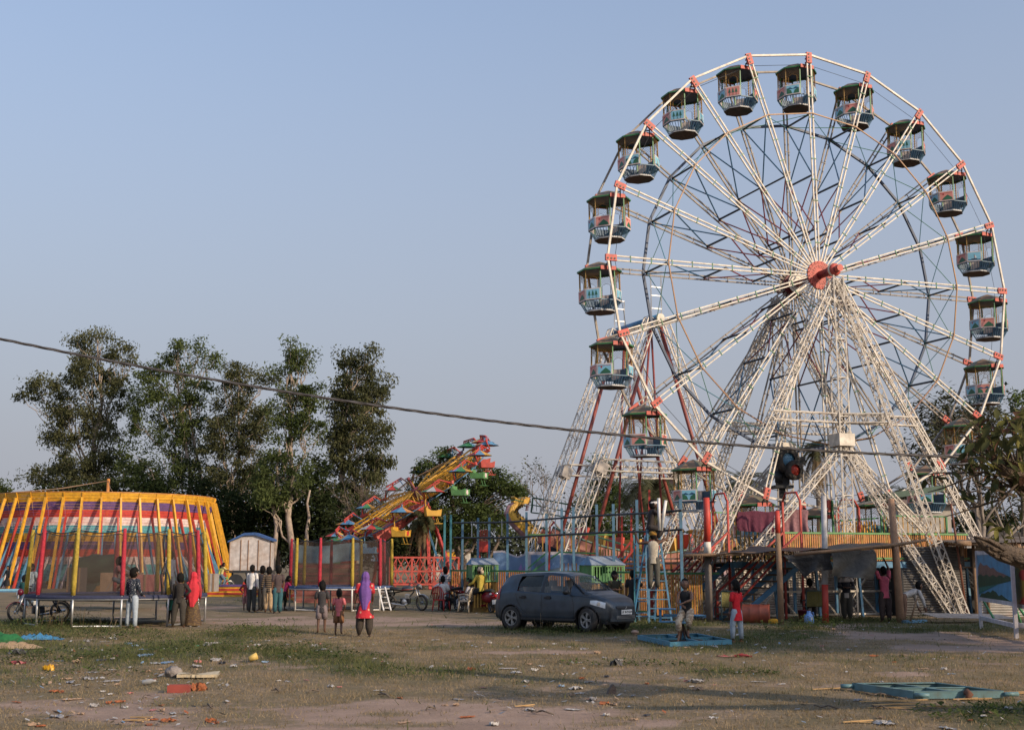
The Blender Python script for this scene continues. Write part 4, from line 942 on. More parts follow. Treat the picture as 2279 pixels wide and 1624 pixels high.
hm([(-.02, 2.76), (.22, 2.84), (.34, 2.74), (.1, 2.7)], .54, 2); hm([(.0, 2.74), (.16, 2.79), (.24, 2.74), (.08, 2.71)], .56, 4)
hm([(.64, 2.85), (.8, 2.95), (.7, 2.7)], .4, 5)
for i in range(7): x, z = .72 - .10 * i * .3, 2.5 - .17 * i * .9; hm([(x - .05, z), (x + .14, z - .06), (x - .05, z - .12)], .3, 5)
b.build('head', [DN, DB, black_paint, green_paint, white_paint, red_paint], boat)

b = MB(); r0, r1, r2 = P(1186, 1107, 58.5), P(1290, 1127, 58.5), P(1182, 1140, 58.5)
b.beam(r0, r1, .07); b.beam(r0 - V((0, 0, .35)), r1 - V((0, 0, .35)), .05); b.beam(r0, r2, .08); b.beam(r2, r1 - V((0, 0, .55)), .06)
for i in range(14): p = r0.lerp(r1, i / 13); b.beam(p + V((0, 0, .14)), p - V((0, 0, .6)), .025)
b.build('tail_rail', M('rail_dark_green', (.03, .09, .055), .5), boat)
# painted hoarding, rails and stairs of the boat platform
ho = thing('painted_hoarding', 'blue painted hoarding with a pale wavy border beneath the dragon boat', 'hoarding', P(1205, 1330, 52) * 1, world=True); ho.location.z = 0
hb = M('hoarding_blue', (.085, .165, .31), .6, var=.3, scale=1.5, dirt=(.13, .2, .30), damt=.6, dscale=.9); hbd = M('hoarding_border', (.40, .37, .40), .6, dirt=(.35, .33, .36)); hv = M('hoarding_violet', (.20, .14, .34), .6); hgn = M('hoarding_castle', (.10, .14, .19), .6)  # blue and border are darkened, shade on the hoarding is in their colour
def hpl(pts, Y, m, d=0., th=.03):
    q = [P(u, v, Y) for u, v in pts]; b.prism([(p.x, p.z) for p in q], th, m, Matrix.Translation((0, Y - d, 0)))
for (pts, bd, ex) in (([(1098, 1226), (1118, 1224), (1140, 1233), (1152, 1237), (1166, 1232), (1173, 1229), (1173, 1310), (1098, 1310)], 1, [([(1100, 1275), (1108, 1262), (1112, 1275)], 2), ([(1150, 1275), (1160, 1252), (1164, 1275)], 2), ([(1161, 1275), (1168, 1258), (1171, 1275)], 2)]),
                      ([(1174, 1227), (1249, 1227), (1249, 1310), (1174, 1310)], 1, [([(1182, 1234), (1246, 1234), (1246, 1300), (1182, 1300)], 0), ([(1190, 1272), (1190, 1256), (1200, 1244), (1212, 1256), (1212, 1272)], 3), ([(1182, 1272), (1246, 1272), (1246, 1262), (1226, 1266), (1182, 1268)], 3)]),
                      ([(1250, 1227), (1275, 1229), (1330, 1240), (1330, 1310), (1250, 1310)], 1, [([(1252, 1233), (1275, 1235), (1328, 1246), (1328, 1300), (1252, 1300)], 0)])):
    b = MB(); hpl(pts, 52, 1)
    if pts[0][0] == 1098: hpl([(u, v + (4 if v < 1300 else 0)) for u, v in pts], 52, 0, .02)
    for k, (e, m_) in enumerate(ex): hpl(e, 52, m_, .03 + .006 * k)
    b.build('hoarding_panel', [hb, hbd, hv, hgn], ho)
bp = thing('boat_platform', 'boarding platform of the dragon boat with yellow picket rails', 'platform', P(1290, 1330, 54) * 1, world=True); bp.location.z = 0
b = MB(); pa, pb = P(1160, 1228, 53), P(1430, 1228, 50.5); b.box(((pa.x + pb.x) / 2, 54.5, 2.0), (pb.x - pa.x, 3.4, .12)); 
for i in range(6): x = pa.x + (pb.x - pa.x) * i / 5; b.beam((x, 53, 0), (x, 53, 2.0), .1); b.beam((x, 56, 0), (x, 56, 2.0), .1)
b.build('deck', blue_paint, bp)
pk = bar_me(2.1, 2.95, .045, ochre_paint)
pickets(bp, (pa.x + .3, 52.8, 0), (P(1372, 1228, 52).x, 52.6, 0), 0, 0, .30, pk)
b = MB(); b.beam((pa.x + .3, 52.8, 2.95), (P(1372, 1228, 52).x, 52.6, 2.95), .06); e0, e1 = P(1332, 1195, 50.5), P(1424, 1222, 48); b.beam(e0, e1, .06); b.build('top_rail', lime_paint, bp)
pk2 = bar_me(1.2, 2.3, .045, ochre_paint); pickets(bp, (P(1335, 1228, 50).x, 50, 0), (P(1428, 1228, 48).x, 48, 0), 0, 0, .17, pk2)
pk3 = bar_me(.9, 1.75, .04, orange_paint); pickets(bp, (P(1255, 1228, 49.5).x, 49.5, 0), (P(1330, 1228, 48.5).x, 48.5, 0), 0, 0, .2, pk3)
b = MB()
for (u0, v0, u1, v1, Y) in ((1170, 1268, 1220, 1226, 49.5), (1186, 1270, 1246, 1228, 49.2)): b.beam(P(u0, v0, Y), P(u1, v1, Y), .06)
b.beam(P(1246, 1228, 49.2), P(1330, 1231, 48.5), .06); b.build('stair_rail', green_paint, bp)
for (u0, v0, u1, v1, Y) in ((1371, 1246, 1412, 1195, 46), (1378, 1262, 1422, 1208, 45.6), (1224, 1170, 1222, 1270, 49), (1226, 1170, 1234, 1160, 49)): b = MB(); b.beam(P(u0, v0, Y), P(u1, v1, Y), .07); b.build('red_rail', red_paint, bp)
for (u, v0, v1) in ((1384, 1148, 1240), (1405, 1130, 1240), (1445, 1090, 1170)): b = MB(); b.beam(P(u, v0, 46), P(u, v1, 46), .07); b.build('red_post', red_paint, bp)
for i in range(6):
    b = MB(); c = P(1376 + i * 7, 1290 - i * 9, 45.8); b.box(c, (.34, .9, .05)); b.build('step', blue_paint, bp)
rbx = thing('slatted_box', 'red slatted ticket box on a stand behind the blue poles', 'box', P(1078, 1334, 58) * 1, world=True); rbx.location.z = 0
b = MB(); c = P(1077, 1210, 58); b.box(c + V((0, 0, -.12)), (.5, .5, .5)); b.beam(c + V((-.2, 0, -.3)), (c.x - .2, c.y, 0), .06); b.beam(c + V((.2, 0, -.3)), (c.x + .2, c.y, 0), .06)
b.build('box', scarlet, rbx)
for i in range(6): b = MB(); b.beam(c + V((-.22 + i * .09, -.2, .14)), c + V((-.25 + i * .1, -.2, .66)), .055, .02); b.build('slat', red_paint, rbx)

# ================================================================ BLUE POLE FENCE WITH YELLOW PICKETS
def fl(u): return 47.0 + (36.5 - 47.0) * (u - 1030) / (1513 - 1030)
fe = thing('pole_fence', 'light blue pole fence with dark rails and a low yellow picket skirt', 'fence', P(1250, 1370, 42) * 1, world=True); fe.location.z = 0
for (u, v) in ((990, 1146), (1003.6, 1145), (1029.5, 1155), (1064, 1152), (1089, 1151), (1129.5, 1142), (1171.6, 1139), (1216, 1143), (1250, 1130), (1276, 1128), (1327.6, 1122), (1364.6, 1121), (1417, 1112), (1514, 1110)):
    Y = fl(max(u, 1030)) + (0 if u > 1020 else (1030 - u) * .08); q = P(u, v, Y); b = MB(); b.beam((q.x, q.y, 0), q, .085); b.build('pole', M('pole_blue', (.075, .17, .26), .5, dirt=(.07, .10, .12), damt=.6, dscale=3) if u > 1004 else teal_paint, fe)
for za in (3.28, 2.72):
    b = MB(); pts = [P(u, 1250, fl(u)) for u in (1010, 1129, 1250, 1364, 1450, 1520)]
    b.path([V((p.x, p.y - .06, za + (-.06 if i == 1 else .02 * (i % 2)))) for i, p in enumerate(pts)], .035, 5); b.build('rail', black_paint, fe)
for (u, v0, v1) in ((1050, 1160, 1195), (1117, 1155, 1192), (1236, 1148, 1188), (1305, 1143, 1184), (1373, 1140, 1180)): b = MB(); b.beam(P(u, v0, fl(u) - .1), P(u, v1, fl(u) - .1), .03); b.build('hanging_rod', steel, fe)
pkm = bar_me(.18, 1.46, .05, orange_paint); pko = bar_me(.18, 1.46, .045, ochre_paint)
for i in range(90):
    u = 1006 + (1440 - 1006) * i / 89
    if 1041 < u < 1084 or 1299 < u < 1388: continue
    p = P(u, 1250, fl(u) + .05); put('picket', pkm if (i * 7) % 5 else pko, fe, rel(fe, (p.x, p.y, 0)), -.55)
for i in range(20):
    u = 1462 + (1560 - 1462) * i / 19; p = P(u, 1250, 38.6); put('picket', pko if i % 2 else pkm, fe, rel(fe, (p.x, p.y, 0)), 0)
for z in (1.48, .3): b = MB(); b.beam(P(1004, 1250, fl(1004)) * V((1, 1, 0)) + V((0, 0, z)) if False else V((P(1004, 1250, fl(1004)).x, fl(1004), z)), V((P(1440, 1250, fl(1440)).x, fl(1440), z)), .06); b.build('picket_rail', green_paint, fe)
b = MB(); b.beam(V((P(1455, 1250, 38.6).x, 38.6, 1.45)), V((P(1600, 1250, 38.6).x, 38.6, 1.45)), .06); b.build('picket_rail', green_paint, fe)
# ticket booths
def booth(u0, u1, Y, lab, vt, ve, vb, rz):
    a, c = P(u0, 1250, Y), P(u1, 1250, Y); W_ = (c.x - a.x) * .86; zt, ze, zb_ = P(u0, vt, Y).z, P(u0, ve, Y).z, P(u0, vb, Y).z
    t = thing('ticket_booth', lab, 'booth', ((a.x + c.x) / 2, Y + W_ / 2, 0), rz); h = W_ / 2
    b = MB(); b.box((0, .04, zb_ / 2), (W_ - .04, W_ - .08, zb_)); b.build('base', M('booth_base_ochre', (.24, .14, .03), .6, dirt=(.12, .07, .03), damt=.6), t); q_ = bar_me(.18, zb_ - .03, .05, ochre_paint)
    for i in range(8): put('picket', q_, t, (-h + .06 + i * (W_ - .12) / 7, -h - .05, 0))
    for sx in (-1, 1):
        for sy in (-1, 1): b = MB(); b.beam((sx * h, sy * h, zb_), (sx * h, sy * h, ze), .05); b.build('post', lime_paint, t)
    b = MB(); b.box((-h + .01, 0, (zb_ + ze) / 2), (.02, W_ - .06, ze - zb_ - .02)); b.box((0, h - .01, (zb_ + ze) / 2), (W_ - .06, .02, ze - zb_ - .02)); b.build('wall', green_paint, t)
    sl = bar_me(zb_, ze, .03, lime_paint, 'slat', .02)
    for i in range(11): put('slat', sl, t, (-h + .06 + i * (W_ - .12) / 10, -h, 0))
    if u0 > 1200:
        for i in range(8): put('slat', sl, t, (-h, -h + .1 + i * (W_ - .2) / 7, 0), R(90))
    for z in (zb_ + .02, ze - .03): b = MB(); b.beam((-h, -h, z), (h, -h, z), .045); b.build('rail', lime_paint, t)
    b = MB(); o = h + .06
    b.add([(-o, -o, ze), (o, -o, ze), (o * .82, 0, zt), (-o * .82, 0, zt), (-o, o, ze), (o, o, ze)], [(0, 1, 2, 3), (5, 4, 3, 2), (4, 0, 3), (1, 5, 2), (0, 4, 5, 1)], 0)
    b.f[-3] = b.f[-3]; b.m[-3] = 1; b.m[-2] = 1; b.build('roof', [M('booth_roof_grey', (.22, .26, .31), .6, dirt=(.13, .15, .17)), blue_paint], t)
    return t
booth(1040, 1106, 45.2, 'green slatted ticket booth with a blue gable behind the seated woman', 1241, 1256, 1294, .25)
booth(1298, 1386, 39.4, 'larger green slatted ticket booth just behind the car bonnet', 1237, 1257, 1296, .3)
# ================================================================ TRAMPOLINES
net_m = bpy.data.materials.new('safety_net'); net_m.use_nodes = True
n = net_m.node_tree.nodes; L = net_m.node_tree.links; b_ = n['Principled BSDF']; b_.inputs['Base Color'].default_value = (.055, .038, .03, 1); b_.inputs['Alpha'].default_value = .40; b_.inputs['Roughness'].default_value = .9
def cloth(name, col, var=.25, scale=14, bump=.35, bscale=22, **k): return M(name, col, .85, var=var, scale=scale, bump=bump, bscale=bscale, **k)
sleeve_r = cloth('red_foam_sleeve', (.38, .025, .042)); sleeve_y = cloth('yellow_foam_sleeve', (.38, .27, .035)); pad_m = cloth('navy_pad', (.03, .035, .075)); mat_m = M('black_mat', (.02, .02, .025), .7)
def trampoline(lab, cx, cy, rad, zb, zt, legs_mat, n_posts, ph, topr, pads):
    t = thing('trampoline', lab, 'trampoline', (cx, cy, 0))
    ring = lambda r_, z, n_=40: [(r_ * math.cos(math.tau * i / n_), r_ * math.sin(math.tau * i / n_), z) for i in range(n_ + 1)]
    b = MB(); b.path(ring(rad, zb - .05), .035, 6, cap=False); b.build('frame_ring', legs_mat, t)
    b = MB(); b.lathe([(0, zb), (rad * .86, zb)], 40, 0); b.build('jump_mat', mat_m, t)
    b = MB(); b.lathe([(rad * .85, zb + .01), (rad * .87, zb + .05), (rad * 1.01, zb + .05), (rad * 1.02, zb - .03), (rad * .99, zb - .10)], 40, 0); b.build('pad', pads, t)
    for k in range(n_posts):
        a = ph + math.tau * k / n_posts; c, s = math.cos(a), math.sin(a)
        b = MB(); b.path([(c * rad, s * rad, 0.02), (c * rad, s * rad, zb + .1)], .032, 6); b.build('leg', legs_mat, t)
        if k % 2 == 0:
            a2 = ph + math.tau * (k + 1) / n_posts; b = MB(); b.path([(c * rad, s * rad, .25), (c * rad * .99, s * rad * .99, .06), (math.cos(a2) * rad * .99, math.sin(a2) * rad * .99, .06), (math.cos(a2) * rad, math.sin(a2) * rad, .25)], .03, 6); b.build('foot_bar', legs_mat, t)
        b = MB(); pp = [(c * (rad + (topr - rad) * i / 5), s * (rad + (topr - rad) * i / 5), zb + .06 + (zt - zb - .06) * i / 5) for i in range(6)]; b.path(pp, [.06, .068, .06, .064, .055, .045], 8); b.build('post_sleeve', sleeve_r if k % 2 else sleeve_y, t)
    b = MB(); nv = 96
    def nt_(u, v):
        a = math.tau * u; d = abs(((a - ph) / (math.tau / n_posts)) % 1 - .5) * 2; sag = (1 - d * d)
        r_ = (rad + (topr - rad) * v) * (1 - .035 * sag * (1 - v * .5)) - .06; return V((r_ * math.cos(a), r_ * math.sin(a), zb + .05 + (zt - zb - .08) * v - .10 * sag * v))
    b.grid(nt_, nv, 6, 0); b.build('net', net_m, t)
    b = MB(); b.path([nt_(i / 96, 1) for i in range(97)], .014, 4, cap=False); b.build('net_cord', black_paint, t)
    return t
c1 = P(266, 1250, 36.6); TR1 = trampoline('big round trampoline with red and yellow posts and dark net at left', c1.x, 36.6, 2.52, .84, 2.72, steel, 12, R(-100), 2.42, pad_m)
# door flap opening of the net
b = MB(); b.path([P(361, 1322, 34.4), P(358, 1280, 34.35), P(367, 1252, 34.3), P(376, 1280, 34.35), P(382, 1318, 34.4)], .025, 5)
b.path([P(366, 1250, 34.35), P(366, 1190, 34.35)], .03, 5)
o = b.build('door_zip', black_paint); o.parent = TR1; o.matrix_parent_inverse = Matrix.Translation(-TR1.location)
c2 = P(760, 1250, 47.2); TR2 = trampoline('second round trampoline with white tube legs behind the walking family', c2.x, 47.2, 1.92, .87, 2.68, M('white_tube', (.62, .60, .57), .45), 10, R(-70), 1.9, cloth('blue_yellow_pad', (.05, .08, .17)))
b = MB(); q = TR2.location
for u in (846, 862): b.beam(P(u - 5, 1306, 45.3), P(u + 8, 1358, 44.6), .045)
for i in range(4): b.beam(P(842 + i * 3.4, 1316 + i * 12, 45.2), P(858 + i * 3.4, 1316 + i * 12, 45.2), .03)
for (u0, v0, u1, v1) in ((855, 1306, 866, 1356), (841, 1306, 852, 1358)): pass
lad = thing('trampoline_ladder', 'short white tube ladder leaning on the second trampoline', 'ladder', (P(860, 1357, 44.6).x, 44.6, 0), world=True); b.build('ladder_frame', M('white_tube', (.62, .60, .57)), lad)

# ================================================================ WHEEL PLATFORM (wheel axes)
pf = thing('wheel_platform', 'raised boarding platform of the big wheel with yellow picket rail and stairs', 'platform', (WC.x, WC.y, 0), AZ)
DZ = 1.80; X0, X1, Y0 = -4.8, 4.6, -1.55
deckm = M('deck_plank', (.20, .14, .09), .8, dirt=(.1, .07, .05), damt=.6)
for i in range(31):
    x = X0 + .15 + i * .305; b = MB(); b.box((x, -.85, DZ - .03), (.29, 1.3, .05)); b.build('deck_plank', deckm, pf)
b = MB(); b.box(((X0 + X1) / 2, Y0 + .04, DZ - .09), (X1 - X0, .08, .2)); b.build('edge_beam', sky_paint, pf)
b = MB(); b.box(((X0 + X1) / 2, -.15, DZ - .1), (X1 - X0, .08, .14)); b.build('rear_beam', blue_paint, pf)
b = MB(); b.box(((X0 + X1) / 2, 2.5, DZ - .04), (X1 - X0, 1.4, .08)); b.build('rear_deck', deckm, pf)
for j, x in enumerate([X0 + .1, -3.2, -1.6, 0.05, 1.7, 3.2, X1 - .1]):
    for y in (Y0 + .1, -.2): b = MB(); b.beam((x + (.12 if y < -1 else 0), y, 0), (x, y, DZ - .1), .08); b.build('leg', sky_paint if y < -1 else blue_paint, pf)
for k, x in enumerate([-4.7, -3.15, -1.55, .1, 1.75, 3.1]):
    for s in (0, 1):
        b = MB(); xa, xb_ = (x, x + 1.5) if s else (x + 1.5, x); b.beam((xa, -.3, .05), (xb_, -.32 + s * .05, DZ - .15), .07, .05); b.build('cross_brace', white_truss, pf)
for z in (.06, .82): b = MB(); b.beam((X0, -.36, z), (X1, -.36, z), .07, .06); b.build('brace_rail', white_truss, pf)
pm1 = bar_me(DZ + .04, DZ + .92, .05, orange_paint); pm2 = bar_me(DZ + .04, DZ + .92, .05, ochre_paint)
for i in range(88):
    x = X0 + 2.0 + i * (X1 - X0 - 2.1) / 87; put('picket', pm1 if (i * 3) % 4 else pm2, pf, (x, Y0 + .05, 0))
for z in (DZ + .94, DZ + .12): b = MB(); b.beam((X0 + 1.95, Y0 + .05, z), (X1, Y0 + .05, z), .07, .06); b.build('guard_rail', lime_paint, pf)
tb = bar_me(DZ, 3.42, .035, ochre_paint, 'tall_bar'); tb2 = bar_me(DZ, 3.2, .04, amber_paint, 'tall_bar')
for i in range(17): put('tall_bar', tb, pf, (X0 + .1 + i * .16, -.12, 0))
for i in range(15): put('tall_bar', tb2, pf, (.35 + i * .115, .06 - .0, 0))
for i in range(14): put('tall_bar', tb, pf, (2.2 + i * .2, -.12, 0))
b = MB(); b.beam((X0, -.12, 3.42), (-2.0, -.12, 3.42), .045); b.build('guard_rail', lime_paint, pf)
b = MB(); b.beam((.3, .06, 3.2), (2.1, .06, 3.32), .05); b.beam((2.1, -.12, 3.4), (4.9, -.12, 3.4), .05); b.build('guard_rail', green_paint, pf)
for x in (.1, .28, 2.1, 2.25, 4.9): b = MB(); b.beam((x, -.1, DZ), (x, -.1, 3.9 if x < 2.2 else 3.4), .06); b.build('gate_post', green_paint, pf)
b = MB(); b.beam((1.15, -.6, 3.95), (4.1, -.9, 4.35), .22, .2); b.build('hoist_beam', M('dark_green_beam', (.03, .07, .05), .6), pf)
# rear side fences and cabins side rails
for i in range(38): put('tall_bar', tb, pf, (X0 + .1 + i * .25, 3.2, -.5))
# stairs with red rails and hoops
def stairs(xt, y, n_, run, wd):
    for i in range(n_):
        b = MB(); b.box((xt - .1 - run * (i + .5) / n_, y, DZ - DZ * (i + 1) / (n_ + 1)), (run / n_ * .9, wd, .05)); b.build('step', deckm, pf)
    for s in (-1, 1):
        yy = y + s * wd / 2
        b = MB(); b.beam((xt, yy, DZ - .05), (xt - run, yy, 0), .06, .16); b.build('stringer', blue_paint, pf)
        b = MB(); b.beam((xt, yy, DZ + .95), (xt - run, yy, .85), .06); b.beam((xt - .5, yy, DZ + .45), (xt - run, yy, .45), .05); b.beam((xt - run, yy, 0), (xt - run, yy, .9), .06); b.build('hand_rail', red_paint, pf)
    b = MB()
    for s in (-1, 1): b.beam((xt, y + s * wd / 2, 0), (xt, y + s * wd / 2, 3.75), .06)
    b.path([(xt, y - wd / 2, 3.72), (xt, y - wd / 2 + .2, 4.0), (xt, y + wd / 2 - .2, 4.0), (xt, y + wd / 2, 3.72)], .035, 5); b.build('hoop', red_paint, pf)
stairs(-4.75, -.85, 8, 2.3, .95); stairs(-2.9, -2.15, 8, 2.5, 1.0)
b = MB(); [b.beam((x, -.55, DZ), (x, -.55, 3.65), .06) for x in (.0, .85)]; b.path([(0, -.55, 3.62), (.18, -.55, 3.9), (.67, -.55, 3.9), (.85, -.55, 3.62)], .035, 5); b.build('hoop', red_paint, pf)
b = MB(); [b.beam((-2.6 + i * .9, -2.6, 0), (-2.6 + i * .9, -2.6, 1.7), .04) for i in range(1)]
# lattice of bars and stored frames seen under the stairs
for i in range(11): b = MB(); b.beam((-7.0 + i * .38, -.2 - .05 * (i % 3), .0), (-7.0 + i * .38, -.2, 1.75), .045); b.build('under_bar', ochre_paint if i % 3 else white_truss, pf)
for z in (.35, .85, 1.25, 1.55, 1.9): b = MB(); b.beam((-7.1, -.3, z), (-3.1, -.3, z + .02), .04); b.build('under_rail', black_paint if z > 1 else deep_blue, pf)
# cloths on the tall rail
def drape(lab, name, u0, u1, v0, v1, Y, m, seed, low):
    b = MB(); rr = random.Random(seed); ph = [rr.uniform(0, 6) for _ in range(4)]
    a, c = P(u0, v0, Y), P(u1, v0, Y); H = (v1 - v0) * Y / FPX
    def f(u, v):
        p = a.lerp(c, u); w_ = .045 * math.sin(u * 17 + ph[0]) * v + .03 * math.sin(u * 31 + ph[1]) * v
        hh = H * (1 - low * (1 - u) ** 2 if seed % 2 else 1 - low * u * u)
        return p + V((.03 * math.sin(v * 4 + ph[2]), -.05 + w_ - .06 * v, -hh * v + .02 * math.sin(u * 9 + ph[3])))
    b.grid(f, 30, 14, 0); b.grid(lambda u, v: f(u, v * .55) + V((0, .14 + .05 * v, 0)), 30, 8, 0)
    b.grid(lambda u, v: f(u, 0) + V((0, .14 * v, .03 * math.sin(math.pi * v))), 30, 3, 0)
    return tag(b.build(name, m), lab, 'blanket')
drape('dark maroon blanket hung over the tall rail of the wheel platform', 'blanket', 1640, 1722, 1139, 1186, 40.9, cloth('maroon_cloth', (.115, .022, .045), bscale=9), 3, .18)
drape('faded mauve blanket hung over the rail right of the maroon one', 'blanket', 1727, 1797, 1136, 1189, 41.2, cloth('mauve_cloth', (.24, .12, .13), bscale=9), 4, .12)
# drive unit with two tyres between the rear legs
dr = thing('drive_motor', 'dark wheel drive engine with a blue hubbed and a red hubbed tyre', 'engine', P(1735, 1080, 44.2) * 1, world=True)
def tyre(b, c, n_, R_, w_, m0, m1):
    m3 = frame(n_, (0, 0, 1), c) @ Matrix.Rotation(R(90), 4, 'Y')
    b.lathe([(R_ * .55, -w_/2), (R_ * .9, -w_/2), (R_, -w_ * .3), (R_, w_ * .3), (R_ * .9, w_/2), (R_ * .55, w_/2)], 24, m0, m3)
    b.lathe([(0, -w_ * .3), (R_ * .3, -w_ * .35), (R_ * .35, -w_ * .2), (R_ * .56, -w_ * .25), (R_ * .56, w_ * .3), (0, w_ * .3)], 24, m1, m3)
for (u, v, R_, mm) in ((1752, 1023, .47, sky_paint), (1767, 1046, .36, scarlet)):
    b = MB(); tyre(b, P(u, v, 43.9), -WN, R_, .25, 0, 1); b.build('drive_tyre', [rubber, mm], dr)
b = MB(); c = P(1741, 1056, 44.4); b.box(c, (.4, .5, .75)); b.box(c + V((.1, 0, .55)), (.9, .5, .12)); b.box(c + V((-.05, -.1, -.45)), (.7, .7, .1)); b.tube(c + V((-.2, -.3, .1)), c + V((-.2, -.3, -.3)), .14, n=10); b.beam(c + V((0, .1, -.4)), (c.x, c.y + .1, 0), .2); b.box(c + V((.65, 0, .5)), (.3, .5, .25)); b.build('engine_block', black_paint, dr)

# ================================================================ TIN SHED, AWNING, POLES
def corrugated(w_, h, pitch, amp, horiz=True, nu=None):
    b = MB(); n_ = max(6, int((h if horiz else w_) / pitch * 4))
    for k in range(n_):
        t0, t1 = k / n_, (k + 1) / n_; f = lambda t: amp * math.sin(t * (h if horiz else w_) / pitch * math.tau)
        if horiz: b.add([(-w_/2, f(t0), h * t0), (w_/2, f(t0), h * t0), (w_/2, f(t1), h * t1), (-w_/2, f(t1), h * t1)], [(0, 1, 2, 3)], 0, True)
        else: b.add([(-w_/2 + w_ * t0, f(t0), 0), (-w_/2 + w_ * t1, f(t1), 0), (-w_/2 + w_ * t1, f(t1), h), (-w_/2 + w_ * t0, f(t0), h)], [(0, 1, 2, 3)], 0, True)
    return b
tin = M('galvanised_sheet', (.44, .41, .37), .5, metal=.25, dirt=(.28, .15, .09), damt=.55, dscale=1.1, rnd=.15); tin_d = M('old_shaded_sheet', (.10, .095, .09), .6, metal=.15, dirt=(.06, .05, .045), damt=.6, dscale=1.5, rnd=.15)  # dark sheet: old metal with the roof's shade put into its colour
sh = thing('tin_shed', 'corrugated tin shed with a dark doorway behind the wheel tower feet', 'shed', (P(2080, 1250, 41.8).x, 41.8, 0))
def sx(u, Y=41.8): return (u - CXP) / FPX * Y - sh.location.x
xa, xb_ = sx(1996), sx(2133)
for i in range(3):
    for j in range(3):
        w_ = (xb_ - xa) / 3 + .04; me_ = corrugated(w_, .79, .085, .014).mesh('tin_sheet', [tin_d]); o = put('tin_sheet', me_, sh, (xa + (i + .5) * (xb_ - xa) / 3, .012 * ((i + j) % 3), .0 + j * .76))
w_ = sx(2183) - sx(2159)
for j in range(3): put('tin_sheet', corrugated(w_, .80, .085, .014).mesh('tin_sheet', [tin]), sh, (sx(2171), -.03 + .01 * (j % 2), j * .77))
for j in range(2):
    for i in range(2): put('tin_sheet', corrugated(1.3, .7, .085, .014).mesh('tin_sheet', [tin]), sh, (sx(2183) + .62 + i * 1.27, .02 * i, .0 + j * .68))
b = MB(); b.box(((xa + sx(2300)) / 2, 3.2, 1.15), (sx(2300) - xa, .06, 2.3)); b.box((xa, 1.6, 1.15), (.05, 3.2, 2.3)); b.box((sx(2150), 1.2, .01), (1.0, 2.4, .02)); b.build('inner_wall', black_paint, sh)  # coloured black to stand for the shade inside the shed
b = MB(); b.box((sx(2149), .25, 1.62), (sx(2163) - sx(2135), .05, .05)); b.build('door_rail', wood, sh)
me_ = corrugated(1.0, 5.2, .1, .018, True).mesh('roof_sheet', [M('rusty_roof_sheet', (.13, .11, .095), .6, metal=.2, dirt=(.09, .055, .035), damt=.6, rnd=.15)])
for i in range(6): o = put('roof_sheet', me_, sh, (sx(2085) + .5 + i * .96, -1.1, 2.44 - .012 * (i % 2))); o.rotation_euler = (R(-87), 0, 0)
b = MB()
for i in range(5): x = sx(2105) + i * .95; b.tube((x, -1.0, 2.34), (x + .1, 3.4, 2.56), .045, n=6)
b.tube((sx(2093), -1.05, 2.42), (sx(2125), -1.0, 2.40), .09, n=8); b.tube((sx(2125), -1.0, 2.38), (sx(2300), -1.0, 2.22), .05, n=6); b.build('roof_pole', wood, sh)
for u in (2127, 2152, 2178): b = MB(); b.tube((sx(u), -.1, 0 if u != 2127 else 2.0), (sx(u), -.1, 2.38), .055, n=7); b.build('door_post', wood, sh)
ls = tag(put('loose_tin_sheet', corrugated(2.7, .95, .1, .02, True).mesh('loose_tin_sheet', [M('pale_dusty_sheet', (.34, .29, .25), .7, dirt=(.22, .15, .1), damt=.5)]), None, P(2140, 1374, 38.6) * V((1, 1, 0)) + V((0, 0, .12))), 'long dusty corrugated sheet lying on the grass before the tin shed', 'tin sheet'); ls.rotation_euler = (R(-84), R(1.5), R(14)); ls.location = V((P(2136, 1374, 37.6).x + .45, 37.3, .14))
b = MB(); b.beam((0.2, 0, .06), (.95, .1, .07), .2, .08); tag(b.build('painted_beam', sky_paint, None, (P(2040, 1376, 37.0).x - .6, 36.9, 0), .2), 'light blue painted beam end lying left of the corrugated sheet', 'beam')
bw = thing('back_screen', 'pale corrugated screen standing under the wheel platform', 'screen', (P(1830, 1250, 45.0).x, 45.0, 0), AZ)
for i in range(6):
    for j in range(2): put('tin_sheet', corrugated(1.02, .84, .085, .014).mesh('tin_sheet', [tin]), bw, (-2.9 + i * 1.0, .015 * ((i + j) % 2), .02 + j * .82))
aw = thing('tarp_awning', 'sagging black tarpaulin awning on rough wooden poles', 'awning', (P(1750, 1380, 37.5).x, 37.5, 0), world=True)
tarp = M('black_tarpaulin', (.012, .012, .014), .45, var=.4, scale=3, bump=.5, bscale=7); tarp2 = M('sunlit_grey_tarpaulin', (.075, .068, .055), .6, var=.5, scale=2.5, bump=.6, bscale=6, dirt=(.04, .035, .03), damt=.7)  # grey tarpaulin is the black one with sunlight put into its colour
def tf(u, v):
    fl_ = P(1512, 1236, 37.6).lerp(P(1990, 1215, 36.6), u); bk = P(1525, 1229, 40.8).lerp(P(1985, 1217, 41.0), u)
    return fl_.lerp(bk, v) + V((0, 0, -.05 * math.sin(u * 13) * math.sin(math.pi * v) + .025 * math.sin(u * 31 + v * 7) + .10 * math.sin(v * math.pi) * (u > .3)))
b = MB(); b.grid(tf, 60, 14, 0); b.build('roof_tarp', tarp, aw)
b = MB(); b.path([P(1512, 1237, 37.55), P(1590, 1234, 37.5), P(1700, 1231, 37.4), P(1772, 1234, 37.3)], [.06, .055, .05, .045], 7); b.path([P(1768, 1233, 36.6), P(1870, 1224, 36.5), P(2000, 1211, 36.3), P(2060, 1201, 36.3)], [.055, .05, .05, .04], 7); b.path([P(1515, 1229, 40.7), P(1985, 1218, 41)], .05, 6)
